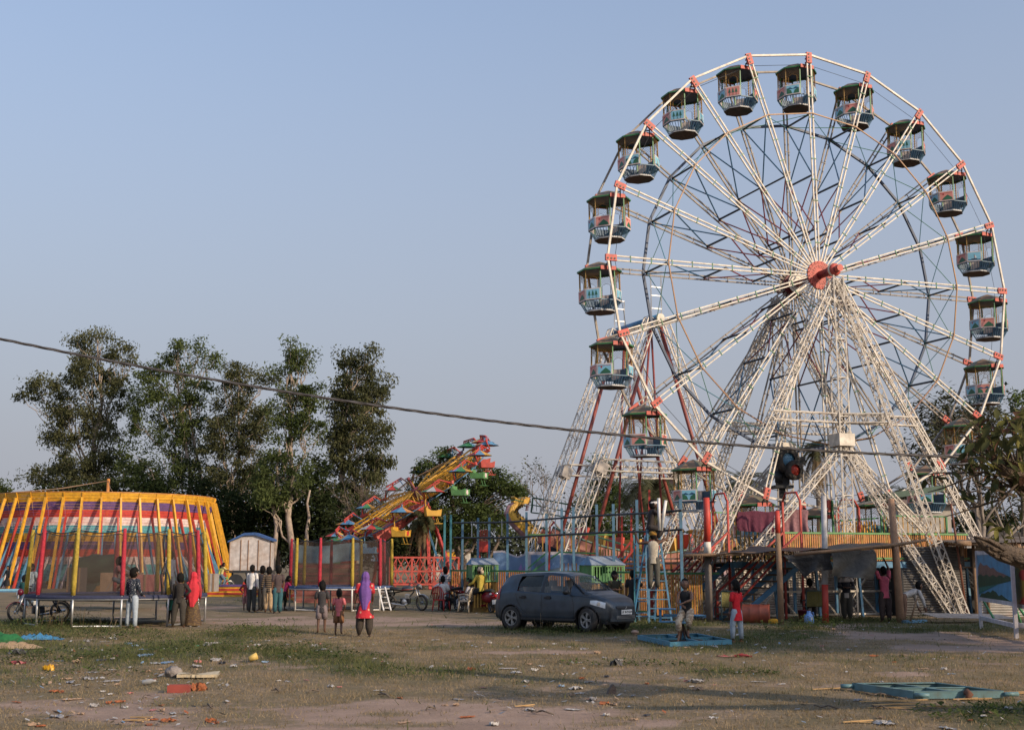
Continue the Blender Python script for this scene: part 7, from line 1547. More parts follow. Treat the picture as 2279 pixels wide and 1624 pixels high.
for s in (-1, 1):
    roofz = lambda x: min(lerp_tab(TOPZ, x) - .105, 1.385)
    patch('window', -.16, .66, lambda x: lerp_tab(BELT, x) + .045, lambda x: max(lerp_tab(BELT, x) + .05, min(roofz(x), 1.40 - max(0, x - .36) * 1.25)), glass, car, s)
    patch('window', -.98, -.24, lambda x: lerp_tab(BELT, x) + .045, lambda x: max(lerp_tab(BELT, x) + .05, min(roofz(x), 1.385 - max(0, -.86 - x) * 1.6)), glass, car, s)
    patch('pillar_trim', -.24, -.16, lambda x: lerp_tab(BELT, x) + .03, roofz, trim, car, s, 2)
    b = MB()
    for pts in ([(-.2, .32), (-.2, .94)], [(.80, .34), (.82, .6), (.76, .90)], [(-.60, .32), (-.80, .5), (-.98, .74), (-1.05, .95)], [(-.98, .33), (.8, .33)], [(.9, .9), (1.3, .87), (1.6, .80)]): 
        pp = []
        for (p, q) in zip(pts, pts[1:]): pp += [(p[0] + (q[0] - p[0]) * i / 5, p[1] + (q[1] - p[1]) * i / 5) for i in range(5)]
        pp.append(pts[-1]); b.path([(x, s * (ysurf(x, z) + .001), z) for x, z in pp], .006, 4)
    b.build('door_gap', trim, car)
    for x in (.0, -.80): b = MB(); b.box((x, s * (ysurf(x, .84) + .02), .84), (.20, .04, .045)); b.box((x + .02, s * (ysurf(x, .84) + .004), .845), (.12, .02, .08)); b.build('door_handle', trim, car)
    b = MB(); b.ell((.66, s * .955, 1.0), (.085, .10, .075), 12, 8); b.beam((.70, s * .82, .96), (.66, s * .90, .98), .06); b.build('wing_mirror', trim, car)
    patch('headlight', 1.30, 1.68, lambda x: .60 + (1.68 - x) * .28, lambda x: .80 - max(0, x - 1.45) * .25 - max(0, 1.42 - x) * .05, lamp_m, car, s, 10, 5, .01)
    b = MB(); b.tube((1.52, s * (ysurf(1.52, .71) + .004), .71), (1.54, s * (ysurf(1.52, .71) + .018), .71), .05, n=12); b.build('lamp_bulb', chrome, car)
    patch('tail_light', -1.80, -1.60, lambda x: .78, lambda x: 1.08 + (x + 1.8) * .15, tail_m, car, s, 5, 6, .012)
    b = MB(); b.box((1.72, s * .50, .42), (.06, .24, .13), 0, Matrix.Rotation(-s * .5, 3, 'Z')); b.build('fog_lamp_recess', trim, car); b = MB(); b.tube((1.75, s * .49, .42), (1.775, s * .485, .42), .04, n=10); b.build('fog_lamp', lamp_m, car)
    b = MB(); b.box((0, s * .845, .30), (1.7, .03, .05)); b.build('side_skirt', trim, car)
def wheel(par, x, y, steer, s):
    t = MB(); mt = Matrix.Translation((x, y, .305)) @ Matrix.Rotation(steer, 4, 'Z') @ Matrix.Rotation(R(-90) * s, 4, 'X')
    t.lathe([(.19, -.09), (.27, -.095), (.305, -.075), (.312, 0), (.305, .075), (.27, .095), (.20, .09)], 32, 0, mt); o = t.build('wheel', rubber, par)
    r_ = MB(); r_.lathe([(.205, -.08), (.205, .085), (.19, .092), (.18, .06)], 28, 0, mt); r_.lathe([(0, .07), (.05, .075), (.06, .06)], 12, 0, mt)
    for k in range(5):
        for d_ in (-.16, .16): a = k * math.tau / 5; r_.beam(mt @ V((.04 * math.cos(a), .04 * math.sin(a), .062)), mt @ V((.19 * math.cos(a + d_), .19 * math.sin(a + d_), .068)), .035, .03)
    r_.lathe([(0, .02), (.18, .02)], 20, 1, mt); r_.build('rim', [alloy, trim], o)
for s in (-1, 1): wheel(car, -1.195, s * .74, 0, s); wheel(car, 1.195, s * .74, R(-14), s)
b = MB(); ztop_ = lambda x: lerp_tab(TOPZ, x)
def scr(u, v): x = .555 + .51 * u; y = (v - .5) * 2 * (.60 + .12 * u); return (x, y, ztop_(x) - .075 * (abs(y) / .72) ** 2.2 + .006)
b.grid(scr, 12, 16, 0); b.build('windscreen', glass, car)
b = MB(); b.path([scr(1, i / 10) for i in range(11)], .016, 5); b.path([V(scr(.98, .3)) + V((0, 0, .015)), V(scr(.93, .75)) + V((0, 0, .015))], .008, 4); b.path([scr(i / 8, 0) for i in range(9)], .02, 5); b.path([scr(i / 8, 1) for i in range(9)], .02, 5); b.build('windscreen_trim', trim, car)
b = MB(); b.box((.72, .3, 1.36), (.01, .05, .06)); b.build('sticker', plate_m, car)
b = MB()
def nose(y): return 1.865 - .62 * max(0, abs(y) - .30) ** 1.6
b.grid(lambda u, v: (nose((u - .5) * .84) + .004 - .05 * (v > .99), (u - .5) * .84, .555 + .105 * v), 14, 4, 0); b.grid(lambda u, v: (nose((u - .5) * .9) + .006, (u - .5) * .9, .325 + .10 * v), 14, 4, 0); b.build('grille', trim, car)
for z in (.345, .375, .405): b = MB(); b.path([(nose((i / 10 - .5) * .86) + .014, (i / 10 - .5) * .86, z) for i in range(11)], .007, 4); b.build('grille_slat', alloy, car)
b = MB(); b.grid(lambda u, v: (nose((u - .5) * 1.2) + .002, (u - .5) * 1.2, .27 + .30 * v), 16, 5, 0); b.build('bumper', car_paint, car)
b = MB(); b.path([(1.874, .03, .625), (1.874, -.025, .635), (1.874, .025, .605), (1.874, -.03, .592)], .009, 4); b.build('badge', chrome, car)
b = MB(); b.box((1.885, .0, .50), (.012, .50, .115)); pl = b.build('number_plate', plate_m, car)
def lettering(txt, size, loc, rot, mat, par, ext=.002):
    cu = bpy.data.curves.new('lettering', 'FONT'); cu.body = txt; cu.size = size; cu.align_x = 'CENTER'; cu.align_y = 'CENTER'; cu.extrude = ext
    o = bpy.data.objects.new('lettering', cu); C.objects.link(o); bpy.context.view_layer.update(); me = bpy.data.meshes.new_from_object(o.evaluated_get(bpy.context.evaluated_depsgraph_get())); bpy.data.objects.remove(o)
    me.materials.clear(); me.materials.append(mat); q = put('lettering', me, par, loc, rot); return q
lettering('UK 06 P 0284', .085, (1.893, 0, .50), (R(90), 0, R(90)), black_paint, pl)
b = MB()
for (x, y) in ((.05, .36), (.05, -.36)): b.box((x - .1, y, .75), (.14, .46, .75), 0, Matrix.Rotation(-.2, 3, 'Y')); b.box((x - .19, y, 1.18), (.09, .26, .20)); b.box((x + .15, y, .50), (.5, .46, .14))
b.box((-.95, 0, .78), (.16, 1.2, .62), 0, Matrix.Rotation(-.25, 3, 'Y')); b.box((-.7, 0, .5), (.5, 1.2, .14)); b.build('seat', M('car_seat', (.24, .23, .22), .9), car)
b = MB(); b.box((.80, 0, .90), (.32, 1.3, .14)); b.lathe([(.17, -.012), (.185, 0), (.17, .012)], 18, 0, Matrix.Translation((.52, -.34, .96)) @ Matrix.Rotation(R(65), 4, 'Y')); b.build('dashboard', trim, car)
b = MB(); b.tube((.30, .0, 1.49), (.20, 0, 1.60), .005, n=4); b.build('aerial', trim, car)

# ================================================================ MOTORCYCLES
def mwheel(par, c, R_, w_, steer=0., rimm=chrome):
    m3 = Matrix.Translation(c) @ Matrix.Rotation(steer, 4, 'Z') @ Matrix.Rotation(R(90), 4, 'X'); b = MB()
    b.lathe([(R_ * .78, -w_ * .4), (R_ * .92, -w_ * .5), (R_, 0), (R_ * .92, w_ * .5), (R_ * .78, w_ * .4), (R_ * .76, 0), (R_ * .78, -w_ * .4)], 28, 0, m3); o = b.build('wheel', rubber, par)
    r_ = MB(); r_.lathe([(R_ * .74, -.02), (R_ * .79, -.03), (R_ * .79, .03), (R_ * .74, .02)], 28, 0, m3); r_.lathe([(.05, -.05), (.05, .05)], 10, 0, m3)
    for k in range(14): a = k * math.tau / 14; r_.tube(m3 @ V((.04 * math.cos(a), .04 * math.sin(a), .02 * (-1) ** k)), m3 @ V((R_ * .75 * math.cos(a + .25 * (-1) ** k), R_ * .75 * math.sin(a + .25 * (-1) ** k), 0)), .004, n=3)
    r_.build('rim', rimm, o)
def motorbike(lab, loc, hd, tank_m, lean=.12, steer=-.3, plate=True, stripe=None):
    t = thing('motorcycle', lab, 'motorcycle', loc, 0); t.rotation_euler = (lean, 0, hd)
    mwheel(t, (-.62, 0, .30), .30, .10); mwheel(t, (.66, 0, .30), .30, .085, steer)
    b = MB(); hv_ = V((.42, 0, .86))
    for s in (-1, 1): b.tube((.66 - .09 * s * math.sin(steer), .09 * s * math.cos(steer), .30), (.44, .085 * s, .88), .022, n=7)
    b.build('fork', chrome, t)
    b = MB(); b.path([(.44, 0, .80), (.1, 0, .42), (-.15, 0, .30), (-.42, 0, .36), (-.62, 0, .30)], .028, 6); b.path([(.42, 0, .84), (.0, 0, .74), (-.45, 0, .66)], .03, 6)
    for s in (-1, 1): b.tube((-.62, .10 * s, .30), (-.42, .11 * s, .66), .026, n=7)
    b.build('frame', black_paint, t)
    b = MB(); b.box((.02, 0, .36), (.34, .22, .20)); b.lathe([(.10, -.14), (.11, -.1), (.11, .1), (.10, .14), (0, .14)], 14, 1, Matrix.Translation((.0, 0, .34)) @ Matrix.Rotation(R(90), 4, 'X')); 
    for i in range(5): b.box((.10, 0, .46 + i * .035), (.16, .18, .018), 1)
    b.build('engine', [trim, steel], t)
    b = MB(); b.ell((.13, 0, .80), (.29, .14, .13), 16, 9, 0, None, lambda p: V((p.x, p.y * (1 - .35 * (p.x < 0) * abs(p.x) / .3), p.z * (1 if p.z > 0 else .75)))); tk_ = b.build('fuel_tank', tank_m, t)
    if stripe: b = MB(); [b.path([(-.08, s * .118, .79), (.12, s * .142, .80), (.33, s * .10, .82)], .012, 4) for s in (-1, 1)]; b.build('stripe', stripe, tk_)
    b = MB(); b.path([(-.08, 0, .80), (-.3, 0, .80), (-.52, 0, .83), (-.72, 0, .84)], [.09, .12, .115, .08], 10, flat=.55); b.build('seat', black_paint, t)
    b = MB(); b.path([(-.45, .0, .70), (-.66, 0, .72), (-.86, 0, .68)], [.09, .08, .05], 8); b.build('tail_cover', tank_m, t)
    b = MB(); b.box((-.90, 0, .70), (.05, .14, .08)); b.build('tail_lamp', tail_m, t)
    b = MB(); b.path([(.14, -.12, .30), (.0, -.16, .22), (-.4, -.18, .27), (-.82, -.18, .36)], [.022, .024, .042, .045], 8); b.build('exhaust', chrome, t)
    b = MB(); b.path([(.66 + .31 * math.cos(a), -.31 * math.cos(a) * math.sin(-steer) * 0, .30 + .31 * math.sin(a)) for a in [R(20 + i * 16) for i in range(9)]], .05, 6, flat=.3); b.build('mudguard', tank_m if not stripe else steel, t)
    b = MB(); b.path([(-.62 + .33 * math.cos(a), 0, .30 + .33 * math.sin(a)) for a in [R(70 + i * 15) for i in range(8)]], .06, 6, flat=.3); b.build('mudguard', trim, t)
    b = MB(); b.path([(.32, .38, 1.02), (.38, .28, 1.06), (.42, .08, .98), (.42, -.08, .98), (.38, -.28, 1.06), (.32, -.38, 1.02)], .014, 6)
    for s in (-1, 1): b.tube((.34, s * .30, 1.05), (.31, s * .42, 1.01), .02, n=7); b.tube((.38, s * .24, 1.06), (.36, s * .30, 1.22), .007, n=4); b.ell((.36, s * .32, 1.25), (.015, .055, .035), 8, 5)
    b.build('handlebar', trim, t)
    b = MB(); b.ell((.55, 0, .90), (.10, .10, .11), 12, 8, 0); b.lathe([(0, .0), (.085, .0)], 14, 1, Matrix.Translation((.645, 0, .90)) @ Matrix.Rotation(R(80), 4, 'Y')); b.build('headlamp', [tank_m, lamp_m], t)
    b = MB(); b.box((-.93, 0, .52), (.012, .22, .14)) if plate else b.box((.62, 0, .76), (.012, .2, .10)); b.build('number_plate', plate_m, t)
    for s in (-1, 1):
        for x in (.46, -.78): b = MB(); b.ell((x, s * .17, .84 if x > 0 else .72), (.035, .03, .03), 8, 5); b.build('indicator', M('indicator_amber', (.55, .20, .03), .3), t)
    b = MB(); b.tube((-.1, .12, .25), (-.02, .30, .02), .016, n=5); b.build('side_stand', black_paint, t)
    return t
motorbike('black and silver motorcycle parked by the second trampoline ladder', (P(903, 1340, 47.0).x, 46.8, 0), R(-14), M('silver_black_tank', (.09, .095, .10), .35, metal=.4), .10, -.45, True, scarlet)
motorbike('dark red motorcycle leaning under the left edge of the trampoline', (P(92, 1372, 38.4).x, 38.2, 0), R(213), M('wine_tank', (.16, .012, .03), .3), .16, .35, False)
motorbike('maroon motorcycle with a white plate behind the red plastic chair', (P(1000, 1345, 46.9).x, 47.4, 0), R(118), M('maroon_tank', (.13, .015, .02), .35), .12, .2)
def scooter(lab, loc, hd):
    t = thing('scooter', lab, 'scooter', loc, 0); t.rotation_euler = (-.08, 0, hd); red_ = M('scooter_red', (.20, .012, .025), .25)
    mwheel(t, (-.60, 0, .22), .22, .11, 0, steel); mwheel(t, (.62, 0, .22), .22, .10, .15, steel)
    b = MB(); b.ell((-.42, 0, .55), (.46, .21, .26), 18, 12, 0, None, lambda p: V((p.x, p.y * (1 - .25 * (p.z > .1)), p.z * (1 if p.z > 0 else .8)))); b.build('rear_body', red_, t)
    b = MB(); b.path([(-.88, 0, .66), (-.92, .1, .6), (-.92, -.1, .6)], .05, 6); b.box((-.86, 0, .60), (.08, .26, .07)); b.build('tail_lamp', tail_m, t)
    for s in (-1, 1): b = MB(); b.ell((-.84, s * .12, .68), (.05, .05, .045), 8, 6); b.build('indicator', lamp_m, t)
    b = MB(); b.path([(-.80, 0, .78), (-.5, 0, .80), (-.1, 0, .74), (.05, 0, .70)], [.10, .16, .15, .09], 10, flat=.4); b.build('seat', black_paint, t)
    b = MB(); b.box((.12, 0, .26), (.55, .34, .06)); b.prism([(.34, .26), (.42, .26), (.60, .92), (.50, .95)], .42, 0); b.build('leg_shield', red_, t)
    b = MB(); b.path([(.50, .34, 1.06), (.52, .1, 1.02), (.52, -.1, 1.02), (.50, -.34, 1.06)], .03, 7); b.ell((.56, 0, 1.02), (.12, .16, .09), 12, 8); b.tube((.55, 0, .95), (.62, 0, .3), .03, n=7); b.build('handlebar', red_, t)
    for s in (-1, 1): b = MB(); b.tube((.50, s * .26, 1.05), (.46, s * .32, 1.2), .007, n=4); b.ell((.46, s * .34, 1.23), (.015, .06, .04), 8, 5); b.build('mirror', trim, t)
    b = MB(); b.box((-.93, 0, .40), (.012, .24, .16)); b.build('number_plate', plate_m, t); b = MB(); b.box((-.80, 0, .36), (.2, .16, .3)); b.build('rear_mudguard', trim, t)
    b = MB(); b.path([(-.2, -.17, .22), (-.6, -.2, .24), (-.85, -.2, .30)], [.03, .06, .06], 8); b.build('exhaust', trim, t)
scooter('red scooter seen from behind with a white plate under the yellow-shirted man', (P(1078, 1352, 45.4).x, 45.3, 0), R(118))
bc = thing('bicycle', 'green bicycle ridden by two boys far behind by the striped bowl', 'bicycle', (P(492, 1305, 80).x, 80, 0), R(28)); gmt = M('bike_green', (.10, .36, .12), .4)
mwheel(bc, (-.5, 0, .34), .34, .045); mwheel(bc, (.55, 0, .34), .34, .045)
b = MB()
for p, q in (((-.5, 0, .34), (-.1, 0, .30)), ((-.1, 0, .30), (-.2, 0, .80)), ((-.5, 0, .34), (-.2, 0, .78)), ((-.1, 0, .30), (.38, 0, .78)), ((-.18, 0, .76), (.38, 0, .82)), ((.55, 0, .34), (.36, 0, .95))): b.tube(p, q, .022, n=6)
b.build('frame', gmt, bc); b = MB(); b.path([(.25, .25, .98), (.36, 0, .96), (.25, -.25, .98)], .015, 5); b.build('handlebar', steel, bc); b = MB(); b.path([(-.32, 0, .84), (-.12, 0, .84)], [.08, .04], 8, flat=.4); b.box((-.55, 0, .70), (.35, .12, .03)); b.build('saddle', black_paint, bc)

# ================================================================ CHAIRS, LADDER, BARREL AND OTHER SMALL THINGS
def plastic_chair(lab, loc, hd, m):
    t = thing('plastic_chair', lab, 'chair', loc, hd)
    b = MB(); b.grid(lambda u, v: ((u - .5) * .44, (v - .5) * .44, .43 - .02 * math.sin(math.pi * u) * math.sin(math.pi * v)), 8, 8, 0); b.grid(lambda u, v: ((u - .5) * .44, (v - .5) * .44, .40), 2, 2, 0)
    for s in (-1, 1): b.box((s * .22, 0, .415), (.02, .46, .05)); b.box((0, s * .22, .415), (.46, .02, .05))
    b.build('seat', m, t)
    for sx in (-1, 1):
        for sy in (-1, 1): b = MB(); b.path([(sx * .20, sy * .20, .42), (sx * .225, sy * .225, .2), (sx * .245, sy * .25, 0)], [.035, .03, .022], 6); b.build('leg', m, t)
        b = MB(); b.path([(sx * .23, .20, .42), (sx * .26, .18, .64), (sx * .26, -.05, .66), (sx * .24, -.24, .62)], .024, 6); b.build('armrest', m, t)
    b = MB(); b.path([(-.22, -.22, .42), (-.22, -.28, .70), (-.15, -.31, .86), (0, -.32, .90), (.15, -.31, .86), (.22, -.28, .70), (.22, -.22, .42)], .024, 6)
    for i in (-2, -1, 0, 1, 2): b.path([(i * .075, -.225, .44), (i * .075, -.285, .68), (i * .07, -.315, .88 - .01 * i * i)], .022, 4, flat=.5)
    b.build('backrest', m, t); return t
plastic_chair('red plastic armchair holding the man in the white shirt', (P(983, 1354, 46.9).x, 46.6, 0), R(-25), M('red_plastic', (.38, .03, .025), .4))
plastic_chair('cream plastic armchair holding the resting woman', (P(1040, 1354, 45.3).x, 45.2, 0), R(55), M('cream_plastic', (.46, .38, .28), .45))
def strap_chair(lab, u, v, Y, hd, tilt):
    p = P(u, v, Y); t = thing('folding_chair', lab, 'chair', (p.x, Y, 0), hd); m = M('olive_webbing', (.17, .15, .045), .7, bump=.4, bscale=30)
    b = MB()
    for s in (-1, 1): b.path([(s * .25, -.28, .0), (s * .25, -.22, .45), (s * .25, -.30 - tilt, .92)], .018, 6); b.path([(s * .25, .25, 0), (s * .25, .24, .44), (s * .25, -.22, .42)], .018, 6); b.path([(s * .27, .22, .42), (s * .27, .2, .62), (s * .27, -.26, .64)], .015, 6)
    b.path([(-.25, -.30 - tilt, .92), (.25, -.30 - tilt, .92)], .018, 6); b.path([(-.25, -.28, .02), (.25, -.28, .02)], .014, 6); b.build('frame', M('chair_tube_teal', (.05, .10, .11), .5), t)
    for i in range(9): x = -.22 + i * .055; b = MB(); b.beam((x, -.235, .45), (x, -.31 - tilt, .90), .05, .012); b.build('back_strap', m, t)
    for i in range(8): b = MB(); b.box((0, -.18 + i * .055, .435), (.48, .05, .012)); b.build('seat_strap', m, t)
strap_chair('olive webbing folding chair under the man sitting with his back turned', 1810, 1373, 38.9, R(0), .03)
strap_chair('empty olive webbing chair leaning by the wheel stairs', 1617, 1378, 38.4, R(12), -.04)
ba = thing('oil_drum', 'rusty orange oil drum lying on its side under the stairs', 'drum', (P(1681, 1382, 37.3).x, 37.3, .28)); ba.rotation_euler = (0, R(90), R(-14))
dm = M('drum_orange', (.36, .085, .045), .55, dirt=(.17, .06, .035), damt=.7, dscale=3); b = MB(); b.lathe([(.27, -.42), (.28, -.43), (.285, -.41), (.275, -.38), (.275, -.16), (.29, -.14), (.275, -.12), (.275, .12), (.29, .14), (.275, .16), (.275, .38), (.285, .41), (.28, .43), (.26, .42), (.26, .38), (0, .38)], 30, 0); b.lathe([(.265, -.42), (.262, .3)], 30, 1); b.lathe([(0, .30), (.262, .30)], 30, 1); b.build('drum', [dm, M('drum_inside', (.10, .045, .03), .8)], ba); ba.rotation_euler = (R(0), R(90), R(-14))
jg = thing('water_jug', 'translucent blue plastic water jug on the track edge by the red-white pole', 'jug', GZ(1801, 1389)); b = MB(); b.lathe([(0, .0), (.125, 0), (.14, .02), (.14, .18), (.12, .24), (.06, .30), (.055, .34), (0, .34)], 20, 0); b.build('body', M('jug_blue', (.14, .28, .60), .3), jg)
b = MB(); b.lathe([(.06, .33), (.06, .37), (0, .37)], 14, 0); b.build('lid', M('jug_blue', (.14, .28, .60)), jg); b = MB(); b.path([(.05, 0, .3), (.13, 0, .33), (.15, 0, .22)], .014, 5); b.build('handle', M('jug_blue', (.14, .28, .60)), jg); b = MB(); b.box((.05, -.138, .15), (.05, .008, .08)); b.build('sticker', plate_m, jg)
bk = thing('bucket', 'maroon plastic bucket half hidden behind the blue jug', 'bucket', GZ(1789, 1384)); b = MB(); b.lathe([(0, .0), (.13, 0), (.17, .32), (.18, .32), (.18, .34), (.165, .34), (.125, .02), (0, .02)], 20, 0); b.build('pail', M('bucket_maroon', (.14, .015, .03), .4), bk); b = MB(); b.path([(-.17, 0, .33), (-.1, -.12, .30), (.1, -.12, .30), (.17, 0, .33)], .006, 4); b.build('handle', steel, bk)
b = MB(); p = GZ(1722, 1388); b.ell((0, 0, .06), (.17, .1, .085), 10, 6, 0, None, lambda q: q * (1 + .2 * math.sin(q.x * 40 + q.y * 30))); tag(b.build('yellow_bag', cloth('yellow_plastic', (.55, .28, .02), bscale=20), None, p), 'crumpled yellow bag on the grass by the pole foot', 'bag')
# blue double step ladder
sl_ = thing('step_ladder', 'tall light blue double step ladder holding the two workers', 'ladder', (P(1455, 1250, 36.6).x, 36.6, 0)); zt_ = P(1446, 1180, 36.6).z
for s in (-1, 1):
    b = MB(); b.beam((.17 * s, 0, zt_), (.33 * s + .12, -.45, 0), .05, .04); b.build('front_rail', M('ladder_blue', (.075, .20, .32), .5, dirt=(.08, .11, .13)), sl_); b = MB(); b.beam((.17 * s, .05, zt_), (.33 * s - .25, .75, 0), .05, .04); b.build('rear_rail', blue_paint, sl_)
for i in range(10):
    f = (i + .6) / 10.4; z = zt_ * (1 - f); b = MB(); b.beam((-(.17 + .16 * f) + .12 * f, -.45 * f, z), ((.17 + .16 * f) + .12 * f, -.45 * f, z), .045, .03); b.build('rung', MATS['ladder_blue'], sl_)
    if i % 2: b = MB(); b.beam((-(.17 + .16 * f) - .25 * f, .05 + .7 * f, z), ((.17 + .16 * f) - .25 * f, .05 + .7 * f, z), .04, .03); b.build('rung', blue_paint, sl_)
b = MB(); b.box((0, .02, zt_ + .01), (.40, .16, .035)); b.build('top_plate', sky_paint, sl_)
s2 = thing('straight_ladder', 'straight blue ladder standing behind the double ladder by the youth in black', 'ladder', (P(1426, 1250, 37.4).x, 37.4, 0))
for s in (-1, 1): b = MB(); b.beam((.17 * s, .2, 2.6), (.2 * s, -.05, 0), .05, .04); b.build('rail', teal_paint if s < 0 else sky_paint, s2)
for i in range(7): b = MB(); z = .3 + i * .34; b.beam((-.19, .08 * z - .03, z), (.19, .08 * z - .03, z), .035); b.build('rung', blue_paint, s2)
# channel frames lying on the grass
def low_frame(lab, pts, h, m, cat='frame'):
    c = sum((V(p) for p in pts), V()) / 4; c.z = gh(c.x, c.y); t = thing('steel_frame', lab, cat, c, world=True)
    for i in range(4):
        p, q = V(pts[i]), V(pts[(i + 1) % 4]); z = c.z + h / 2 + .01; b = MB(); b.beam((p.x, p.y, z), (q.x, q.y, z), .02, h); nrm = (q - p).cross(V((0, 0, 1))).normalized() * -.035
        b.beam(V((p.x, p.y, z + h / 2 - .006)) + nrm * .5, V((q.x, q.y, z + h / 2 - .006)) + nrm * .5, .06, .012); b.beam(V((p.x, p.y, z - h / 2 + .006)) + nrm * .5, V((q.x, q.y, z - h / 2 + .006)) + nrm * .5, .06, .012); b.build('side_channel', m, t)
    for i in (0, 1):
        p, q = (V(pts[i]) + V(pts[(i + 1) % 4])) / 2, (V(pts[i + 2]) + V(pts[(i + 3) % 4])) / 2; z = c.z + h * .52; b = MB(); b.beam((p.x, p.y, z + .004 * i), (q.x, q.y, z + .004 * i), .02, h * .9); b.beam((p.x, p.y, z + h * .42), (q.x, q.y, z + h * .42), .045, .01); b.build('cross_channel', m, t)
    return t, c
fm = M('frame_blue_green', (.10, .20, .22), .5, dirt=(.10, .10, .07), damt=.6, dscale=5); fb_ = M('frame_bright_blue', (.07, .25, .36), .5, dirt=(.08, .13, .15), damt=.5, dscale=4)
f2, c2_ = low_frame('empty blue-green steel frame with four bays lying in the near grass', [(5.30, 16.65, 0), (6.52, 16.75, 0), (6.03, 17.9, 0), (4.81, 17.8, 0)], .095, fm)
for (x, y, dx, dy) in ((4.81, 17.8, -.17, .03), (5.30, 16.65, .18, -.05), (6.52, 16.75, .2, .04)): b = MB(); b.tube((x, y - .03, c2_.z + .06), (x + dx, y + dy - .03, c2_.z + .06), .03, n=8); b.build('corner_pipe', fm, f2)
b = MB(); b.path([(6.0, 16.66, c2_.z + .10), (6.02, 16.6, c2_.z + .07), (5.97, 16.58, c2_.z)], [.05, .05, .03], 7); b.build('rusty_clamp', M('rust', (.14, .06, .035), .9), f2)
f1, c1_ = low_frame('light blue steel base frame of the small swing seat', [(3.34, 26.5, 0), (4.78, 27.3, 0), (4.40, 29.7, 0), (2.92, 29.05, 0)], .10, fb_)
b = MB(); b.tube((c1_.x - .02, c1_.y + .1, c1_.z), (c1_.x - .02, c1_.y + .1, .95), .045, n=8); b.build('post', sky_paint, f1)
for k in range(9): b = MB(); a = k * .7; b.path([(c1_.x - .02, c1_.y, .42), (c1_.x - .02 + .10 * math.cos(a), c1_.y + .10 * math.sin(a), .2), (c1_.x - .02 + .2 * math.cos(a), c1_.y + .2 * math.sin(a), .05)], .02, 4); b.build('root_strap', M('dark_rust', (.05, .03, .02), .9), f1)
b = MB(); b.lathe([(0, .03), (.42, .03), (.42, .0), (0, 0)], 20, 0, Matrix.Translation((c1_.x, c1_.y, c1_.z + .03))); b.build('base_plate', M('dark_rust', (.05, .03, .02), .9), f1)
b = MB(); b.beam((c1_.x - .45, c1_.y + .05, .62), (c1_.x + .5, c1_.y - .05, .60), .06); b.build('seat_beam', blue_paint, f1)
for (dx, z) in ((-.36, .74), (-.36, .46), (.28, .60), (-.02, .44)): b = MB(); b.lathe([(0, .0), (.20, 0), (.20, .03), (0, .03)], 18, 0, Matrix.Translation((c1_.x + dx, c1_.y, z))); b.build('seat_disc', sky_paint, f1)
b = MB(); b.beam((c1_.x - .52, c1_.y, .46), (c1_.x - .52, c1_.y, .76), .05); b.build('seat_stay', blue_paint, f1)
# ================================================================ LITTER
rr = random.Random(21)
def crumple(w_, d_, h_, seed, n_=6):
    r = random.Random(seed); b = MB(); pz = [[r.uniform(-.2, 1) * h_ for _ in range(n_ + 1)] for _ in range(n_ + 1)]; px_ = [[r.uniform(-.3, .3) / n_ for _ in range(n_ + 1)] for _ in range(n_ + 1)]
    def f(u, v):
        i, j = int(round(u * n_)), int(round(v * n_)); e = 1 - (2 * abs(u - .5)) ** 3 * .5; return ((u - .5 + px_[i][j]) * w_, ((v - .5) * e + px_[j][i]) * d_, max(.003, pz[i][j] * (.4 + .6 * e)))
    b.grid(f, n_, n_, 0, False); return b
LCOL = {'white': M('litter_white', (.36, .34, .32), .7, var=.35, scale=20), 'grey': M('litter_grey', (.24, .23, .23), .6, var=.3, scale=20), 'tan': M('litter_tan', (.30, .20, .13), .85, var=.3, scale=20), 'blue': M('litter_blue', (.16, .24, .34), .5, var=.3, scale=20), 'orange': M('litter_orange', (.27, .085, .03), .85, var=.4, scale=25), 'dark': M('litter_dark', (.03, .03, .035), .6), 'pink': M('litter_pink', (.40, .15, .13), .7, var=.3, scale=20), 'green': M('litter_green', (.06, .20, .12), .5)}
LM_ = {c: [crumple(*d, 100 + k).mesh('scrap', [m]) for k, d in enumerate(((.26, .16, .07), (.18, .14, .09), (.34, .14, .04), (.16, .10, .05)))] for c, m in LCOL.items()}
ORD = []; SCR = []
def litter(u, v, c, s, k=None):
    s *= .62
    ORD.append((u, v, c))
    p = GZ(u, v); o = put('scrap', LM_[c][rr.randrange(4) if k is None else k], None, p + V((0, 0, .005)), rr.uniform(0, 6.28)); o.scale = (s, s, s * rr.uniform(.5, 1.0)); SCR.append(o); tag(o, None, 'scrap', {'white': 'white', 'grey': 'grey', 'tan': 'tan', 'blue': 'pale blue', 'orange': 'rust-orange', 'dark': 'dark', 'pink': 'pinkish', 'green': 'green'}[c] + ' scraps of litter on the field', 'thing')
